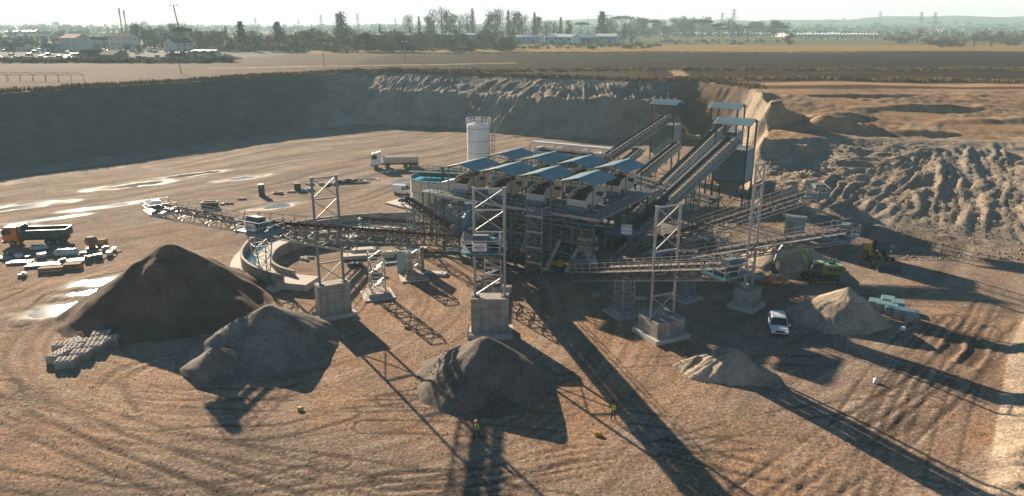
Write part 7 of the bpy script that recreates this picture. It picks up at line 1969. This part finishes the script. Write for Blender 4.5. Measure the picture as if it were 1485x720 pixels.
m = MB(); m.lathe([(.0, 1.9), (.55, 1.85), (.85, 1.5), (.9, 1.1), (.7, .7), (.5, .35), (.5, .1)], 20); m.build('bowl', M['tile'], mc)
m = MB(); m.tube((0, -.9, 1.3), (0, .9, 1.3), .25, 10); m.build('shaft', M['steel_dark'], mc)
m = MB(); m.box((0, 0, .12), (1.5, 1.5, .24)); m.build('stand', M['steel_dark'], mc)

# portable toilet and the odds and ends line on the floor behind
pt = thing('portable_toilet', 'dark green portable toilet standing on the open pit floor', 'toilet', on_ground(G(380, 284)), R(20))
m = MB(); m.box((0, 0, 1.1), (1.15, 1.15, 2.1)); m.build('cabin', M['dark_green'], pt)
m = MB(); m.prism([(-.62, 2.14), (.62, 2.14), (.5, 2.3), (-.5, 2.3)], -.6, .6, 'y'); m.build('roof', M['white'], pt)
m = MB(); m.box((0, -.6, 1.05), (.8, .05, 1.9)); d_ = m.build('door', M['dark_green'], pt)
m = MB(); m.box((.3, -.64, 1.0), (.08, .04, .14)); m.build('handle', M['white'], d_)
m = MB(); m.box((0, -.63, 1.85), (.5, .03, .16)); m.build('vent', M['galv'], pt)
def rock_heap(px, py, s, label, mat, name='debris_heap', seed=1, group='heaps of odds and ends on the pit floor'):
    o = thing(name, label, 'heap', on_ground(G(px, py)), 0, group); rnd = random.Random(seed)
    for k in range(9):
        r = s * rnd.uniform(.25, .55); a = rnd.uniform(0, 6.28); d = s * rnd.uniform(0, .9); m = MB()
        vs = []; 
        for (zx, rr) in ((-.3, .7), (.3, 1.0), (.8, .6)):
            for i in range(6): an = i * math.pi / 3 + rnd.uniform(-.3, .3); q = rr * rnd.uniform(.7, 1.1); vs.append((math.cos(a) * d * 1.5 + r * q * math.cos(an), math.sin(a) * d + r * q * math.sin(an), r * zx))
        m.add(vs, [(j * 6 + i, j * 6 + (i + 1) % 6, (j + 1) * 6 + (i + 1) % 6, (j + 1) * 6 + i) for j in range(2) for i in range(6)] + [tuple(range(12, 18))]); m.build('piece', M[mat[k % len(mat)]], o)
rock_heap(405, 282, 1.1, 'small dark heap right of the portable toilet', ('tile_dark', 'steel_dark', 'belt'), seed=3)
rock_heap(352, 290, .8, 'pale small rock heap left of the portable toilet', ('concrete_light', 'concrete'), seed=4)
rock_heap(446, 277, 1.4, 'bluish wrapped heap beside the black box', ('teal_wrap', 'galv', 'plastic_wrap'), seed=5)
rock_heap(422, 279, .9, 'tan rubble strip between the dark heap and the black box', ('concrete_light', 'timber'), seed=6)
rock_heap(448, 268, 1.0, 'reddish rubble behind the black box', ('timber', 'concrete_light'), seed=7)
rock_heap(475, 268, 1.3, 'dark rubble behind the leftmost portal tower', ('steel_dark', 'timber'), seed=8)
rock_heap(505, 264, 2.0, 'dark hose coil heap right of the leftmost portal tower top', ('belt', 'steel_dark'), seed=9)
rock_heap(328, 298, .9, 'small dark heap behind the head of the long grey conveyor', ('steel_dark', 'concrete'), seed=10)
rock_heap(565, 250, 1.4, 'white bags under the articulated lorry shadow', ('plastic_wrap', 'white', 'teal_wrap'), seed=11)
rock_heap(446, 374, .8, 'pale stone lying inside the curved basin', ('concrete_light', 'concrete'), seed=12)
bx_ = thing('black_box', 'black cube box with rusty lid on the pit floor', 'box', on_ground(G(432, 276)), R(10))
m = MB(); m.box((0, 0, .7), (1.2, 1.1, 1.3)); m.build('body', M['black'], bx_)
m = MB(); m.box((0, 0, 1.4), (1.3, 1.2, .12)); m.build('lid', M['tile'], bx_)
cr_ = thing('dark_container', 'low dark open container behind the grey conveyor head', 'container', on_ground(G(305, 303)), R(6))
for s in (-1, 1):
    m = MB(); m.box((0, s * .75, .55), (2.6, .08, 1.0)); m.build('side', M['dark_green'], cr_)
    m = MB(); m.box((s * 1.3, 0, .55), (.08, 1.5, 1.0)); m.build('end', M['dark_green'], cr_)
m = MB(); m.box((0, 0, .1), (2.6, 1.5, .1)); m.build('base', M['dark_green'], cr_)
hs = MB(); c = G(528, 262); hs.path([(c.x + 3.2 * math.cos(a * .35), c.y + 2.0 * math.sin(a * .35), .14 + ground_z(c.x, c.y) + .05 * (a % 3)) for a in range(16)], .13, 6)
tag(hs.build('hose_loop', M['white'], smooth=True), 'pale looped hose on the floor behind the plant', 'hose')
hs = MB(); c = G(515, 264); hs.path([(c.x + 2.6 * math.cos(a * .4) * (1 - a * .006), c.y + 1.5 * math.sin(a * .4), .15 + ground_z(c.x, c.y) + .05 * (a % 4)) for a in range(34)], .14, 6)
tag(hs.build('hose_coil', M['black'], smooth=True), 'black coiled hose beside the pale looped hose', 'hose')
# concrete panels left of centre, precast pieces, steel trays
def panel(px, py, d, rz, label, mat='concrete', tilt=0.0, lift=0.0):
    o = thing('precast_panel', label, 'panel', on_ground(G(px, py), lift), rz, 'precast pieces left of the plant')
    m = MB(); m.box((0, 0, d[2] / 2), d); b = m.build('slab', M[mat], o)
    m = MB()
    for sx in (-1, 1): m.tube((sx * d[0] * .3, -d[1] * .1, d[2]), (sx * d[0] * .3, d[1] * .1, d[2] + .05), .06, 6)
    m.build('lifting_eye', M['steel_dark'], b)
panel(588, 397, (2.1, .4, 3.2), R(-10), 'upright grey precast panel left of the stubby lattice support', 'shed_teal')
panel(610, 393, (.4, 2.0, 3.2), R(-12), 'upright precast panel right of the stubby lattice support')
panel(632, 398, (3.0, 1.0, .3), R(-14), 'flat blue and white tray lying right of the stubby support', 'white')
panel(625, 400, (1.2, 1.0, .31), R(-14), 'blue end of the flat tray', 'blue_steel')
panel(518, 372, (4.6, 1.6, .5), R(12), 'pale flat precast slab inside the open end of the basin', 'concrete_light')
panel(530, 366, (4.2, 1.4, .5), R(12), 'second pale precast slab stacked behind the first', 'concrete_light', lift=.3)
panel(515, 384, (2.0, .8, .5), R(5), 'dark short precast piece in front of the pale slabs', 'steel_dark')
panel(565, 372, (1.4, .8, .9), R(10), 'pale crate between the slender support and the conveyors', 'cream')
panel(570, 382, (2.4, .7, .25), R(20), 'blue tray right of the slender lattice support', 'blue_steel')
panel(660, 366, (2.6, 1.0, .4), R(-10), 'white curved tray below the red-rollered conveyor', 'white')
panel(735, 425, (1.2, .8, .9), R(-10), 'cream tank end behind the central tower block', 'cream')
panel(868, 428, (1.8, 1.0, .4), R(10), 'grey precast cover before the plant slab', 'concrete')
panel(929, 434, (1.4, .6, .2), R(0), 'pale flat plate in the shade left of the right-of-centre tower', 'concrete_light')
panel(441, 413, (1.0, .8, .9), R(15), 'blue drum box left of the leftmost tower block', 'blue_steel')
gn = thing('generator', 'yellow pump set in the shade at the foot of the plant', 'pump', on_ground(G(806, 392), .2), R(-30))
m = MB(); m.box((0, 0, .3), (1.8, .9, .3)); m.build('skid', M['steel_dark'], gn)
m = MB(); m.tube((-.6, 0, .8), (.5, 0, .8), .38, 12); m.build('motor', M['yellow'], gn)
m = MB(); m.lathe([(0, 1.5), (.5, 1.4), (.5, .5), (.2, .45)], 14, (.7, 0, 0)); m.build('pump_body', M['yellow'], gn)
# orange marker stones and scraps
for k, (x, y, lb) in enumerate(((868, 632, 'orange plastic scrap on the ground near the standing person'), (435, 597, 'orange plastic scrap in front of the grey gravel heap'), (590, 476, 'small orange scrap near the leftmost tower shadow'))):
    p = on_ground(G(x, y)); o = MB(); rnd = random.Random(k + 3); vs = []
    for zx, rr in ((0, .34), (.16, .42), (.3, .2)):
        for i in range(8): an = i * math.pi / 4; q = rr * rnd.uniform(.6, 1.1); vs.append((q * math.cos(an), q * .6 * math.sin(an), zx))
    o.add(vs, [(j * 8 + i, j * 8 + (i + 1) % 8, (j + 1) * 8 + (i + 1) % 8, (j + 1) * 8 + i) for j in range(2) for i in range(8)] + [tuple(range(16, 24))])
    tag(o.build('orange_scrap', M['yellow'], loc=p), lb, 'scrap', 'orange scraps')
p = on_ground(G(1270, 558)); o = MB(); o.add([(-.3, 0, .02), (.25, -.15, .3), (.35, .3, .1), (-.1, .35, .35), (0, .1, .55)], [(0, 1, 4), (1, 2, 4), (2, 3, 4), (3, 0, 4), (0, 1, 2, 3)])
tag(o.build('white_bag', M['white'], loc=p), 'white plastic bag on the shaded ground at the right', 'bag')
for k, (x, y) in enumerate(((1308, 481),)):
    p = on_ground(G(x, y)); o = MB(); o.box((0, 0, .15), (.6, .4, .3)); o.box((.1, 0, .32), (.3, .3, .1)); tag(o.build('white_bucket', M['white'], loc=p), 'small white box beside the wrapped blocks', 'box')

# loose stones over the pit floor
def stones(name, n, box, smin, smax, seed, label):
    rs = np.random.RandomState(seed)
    x = rs.uniform(box[0], box[1], n); y = box[2] + (box[3] - box[2]) * rs.uniform(0, 1, n) ** 1.4
    keep = inside(x, y, BASE) | (box[0] > 30); x, y = x[keep], y[keep]; n = len(x)
    s = smin + (smax - smin) * rs.uniform(0, 1, n) ** 4
    zz = np.array([ground_z(a, b) for a, b in zip(x, y)])
    octa = np.array([(1, 0, 0), (-.9, .2, 0), (0, 1, 0), (.1, -1, 0), (0, 0, .8), (0, 0, -.5)])
    v = octa[None] * s[:, None, None] * rs.uniform(.6, 1.3, (n, 6, 3)); a = rs.uniform(0, 6.28, n)
    vx = v[..., 0] * np.cos(a)[:, None] - v[..., 1] * np.sin(a)[:, None]; vy = v[..., 0] * np.sin(a)[:, None] + v[..., 1] * np.cos(a)[:, None]
    v = np.stack([vx + x[:, None], vy + y[:, None], v[..., 2] + zz[:, None] + s[:, None] * .2], -1).reshape(-1, 3)
    f = np.array([(0, 2, 4), (2, 1, 4), (1, 3, 4), (3, 0, 4), (2, 0, 5), (1, 2, 5), (3, 1, 5), (0, 3, 5)])
    f = (f[None] + (np.arange(n) * 6)[:, None, None]).reshape(-1, 3)
    me = bpy.data.meshes.new(name); me.vertices.add(len(v)); me.vertices.foreach_set('co', v.astype(np.float32).ravel())
    me.loops.add(len(f) * 3); me.loops.foreach_set('vertex_index', f.astype(np.int32).ravel()); me.polygons.add(len(f)); me.polygons.foreach_set('loop_start', np.arange(0, len(f) * 3, 3, dtype=np.int32)); me.polygons.foreach_set('loop_total', np.full(len(f), 3, np.int32)); me.update(calc_edges=True)
    me.materials.append(M['stone']); o = bpy.data.objects.new(name, me); COL.objects.link(o); tag(o, label, 'stones', kind='stuff')
stones('loose_gravel', 15000, (-46, 46, 38, 95), .02, .085, 1, 'loose gravel scattered over the near pit floor')
stones('slope_rubble', 7000, (44, 100, 98, 140), .05, .26, 2, 'loose rubble on the right pit slope')
# ------------------------------------------------------------------ give look-alikes their place in the row
def ordinal(n): return '%d%s' % (n, 'th' if 10 <= n % 100 <= 20 else {1: 'st', 2: 'nd', 3: 'rd'}.get(n % 10, 'th'))
by = {}
for o in COL.objects:
    if o.parent is None and o.get('label') and o.get('group'): by.setdefault(o['label'], []).append(o)
for lb, os_ in by.items():
    if len(os_) > 1:
        os_.sort(key=lambda o: o.location.x / o.location.y)
        for i, o in enumerate(os_): o['label'] = '%s, %s from the left' % (lb, ordinal(i + 1))
# ------------------------------------------------------------------ the hazy winter air
m = MB(); m.box((0, 1800, 48), (8800, 4200, 104))
hz = m.build('haze', None); hz.data.materials.clear()
hm = bpy.data.materials.new('haze_air'); hm.use_nodes = True
t_ = hm.node_tree; t_.nodes.clear()
ho = t_.nodes.new('ShaderNodeOutputMaterial'); pv = t_.nodes.new('ShaderNodeVolumePrincipled')
pv.inputs['Color'].default_value = (0.62, 0.88, 0.94, 1)
pv.inputs['Density'].default_value = 0.00026
pv.inputs['Anisotropy'].default_value = 0.1
t_.links.new(pv.outputs[0], ho.inputs['Volume'])
hz.data.materials.append(hm)
tag(hz, 'thin pale haze over the fields and pit', 'haze', kind='stuff')
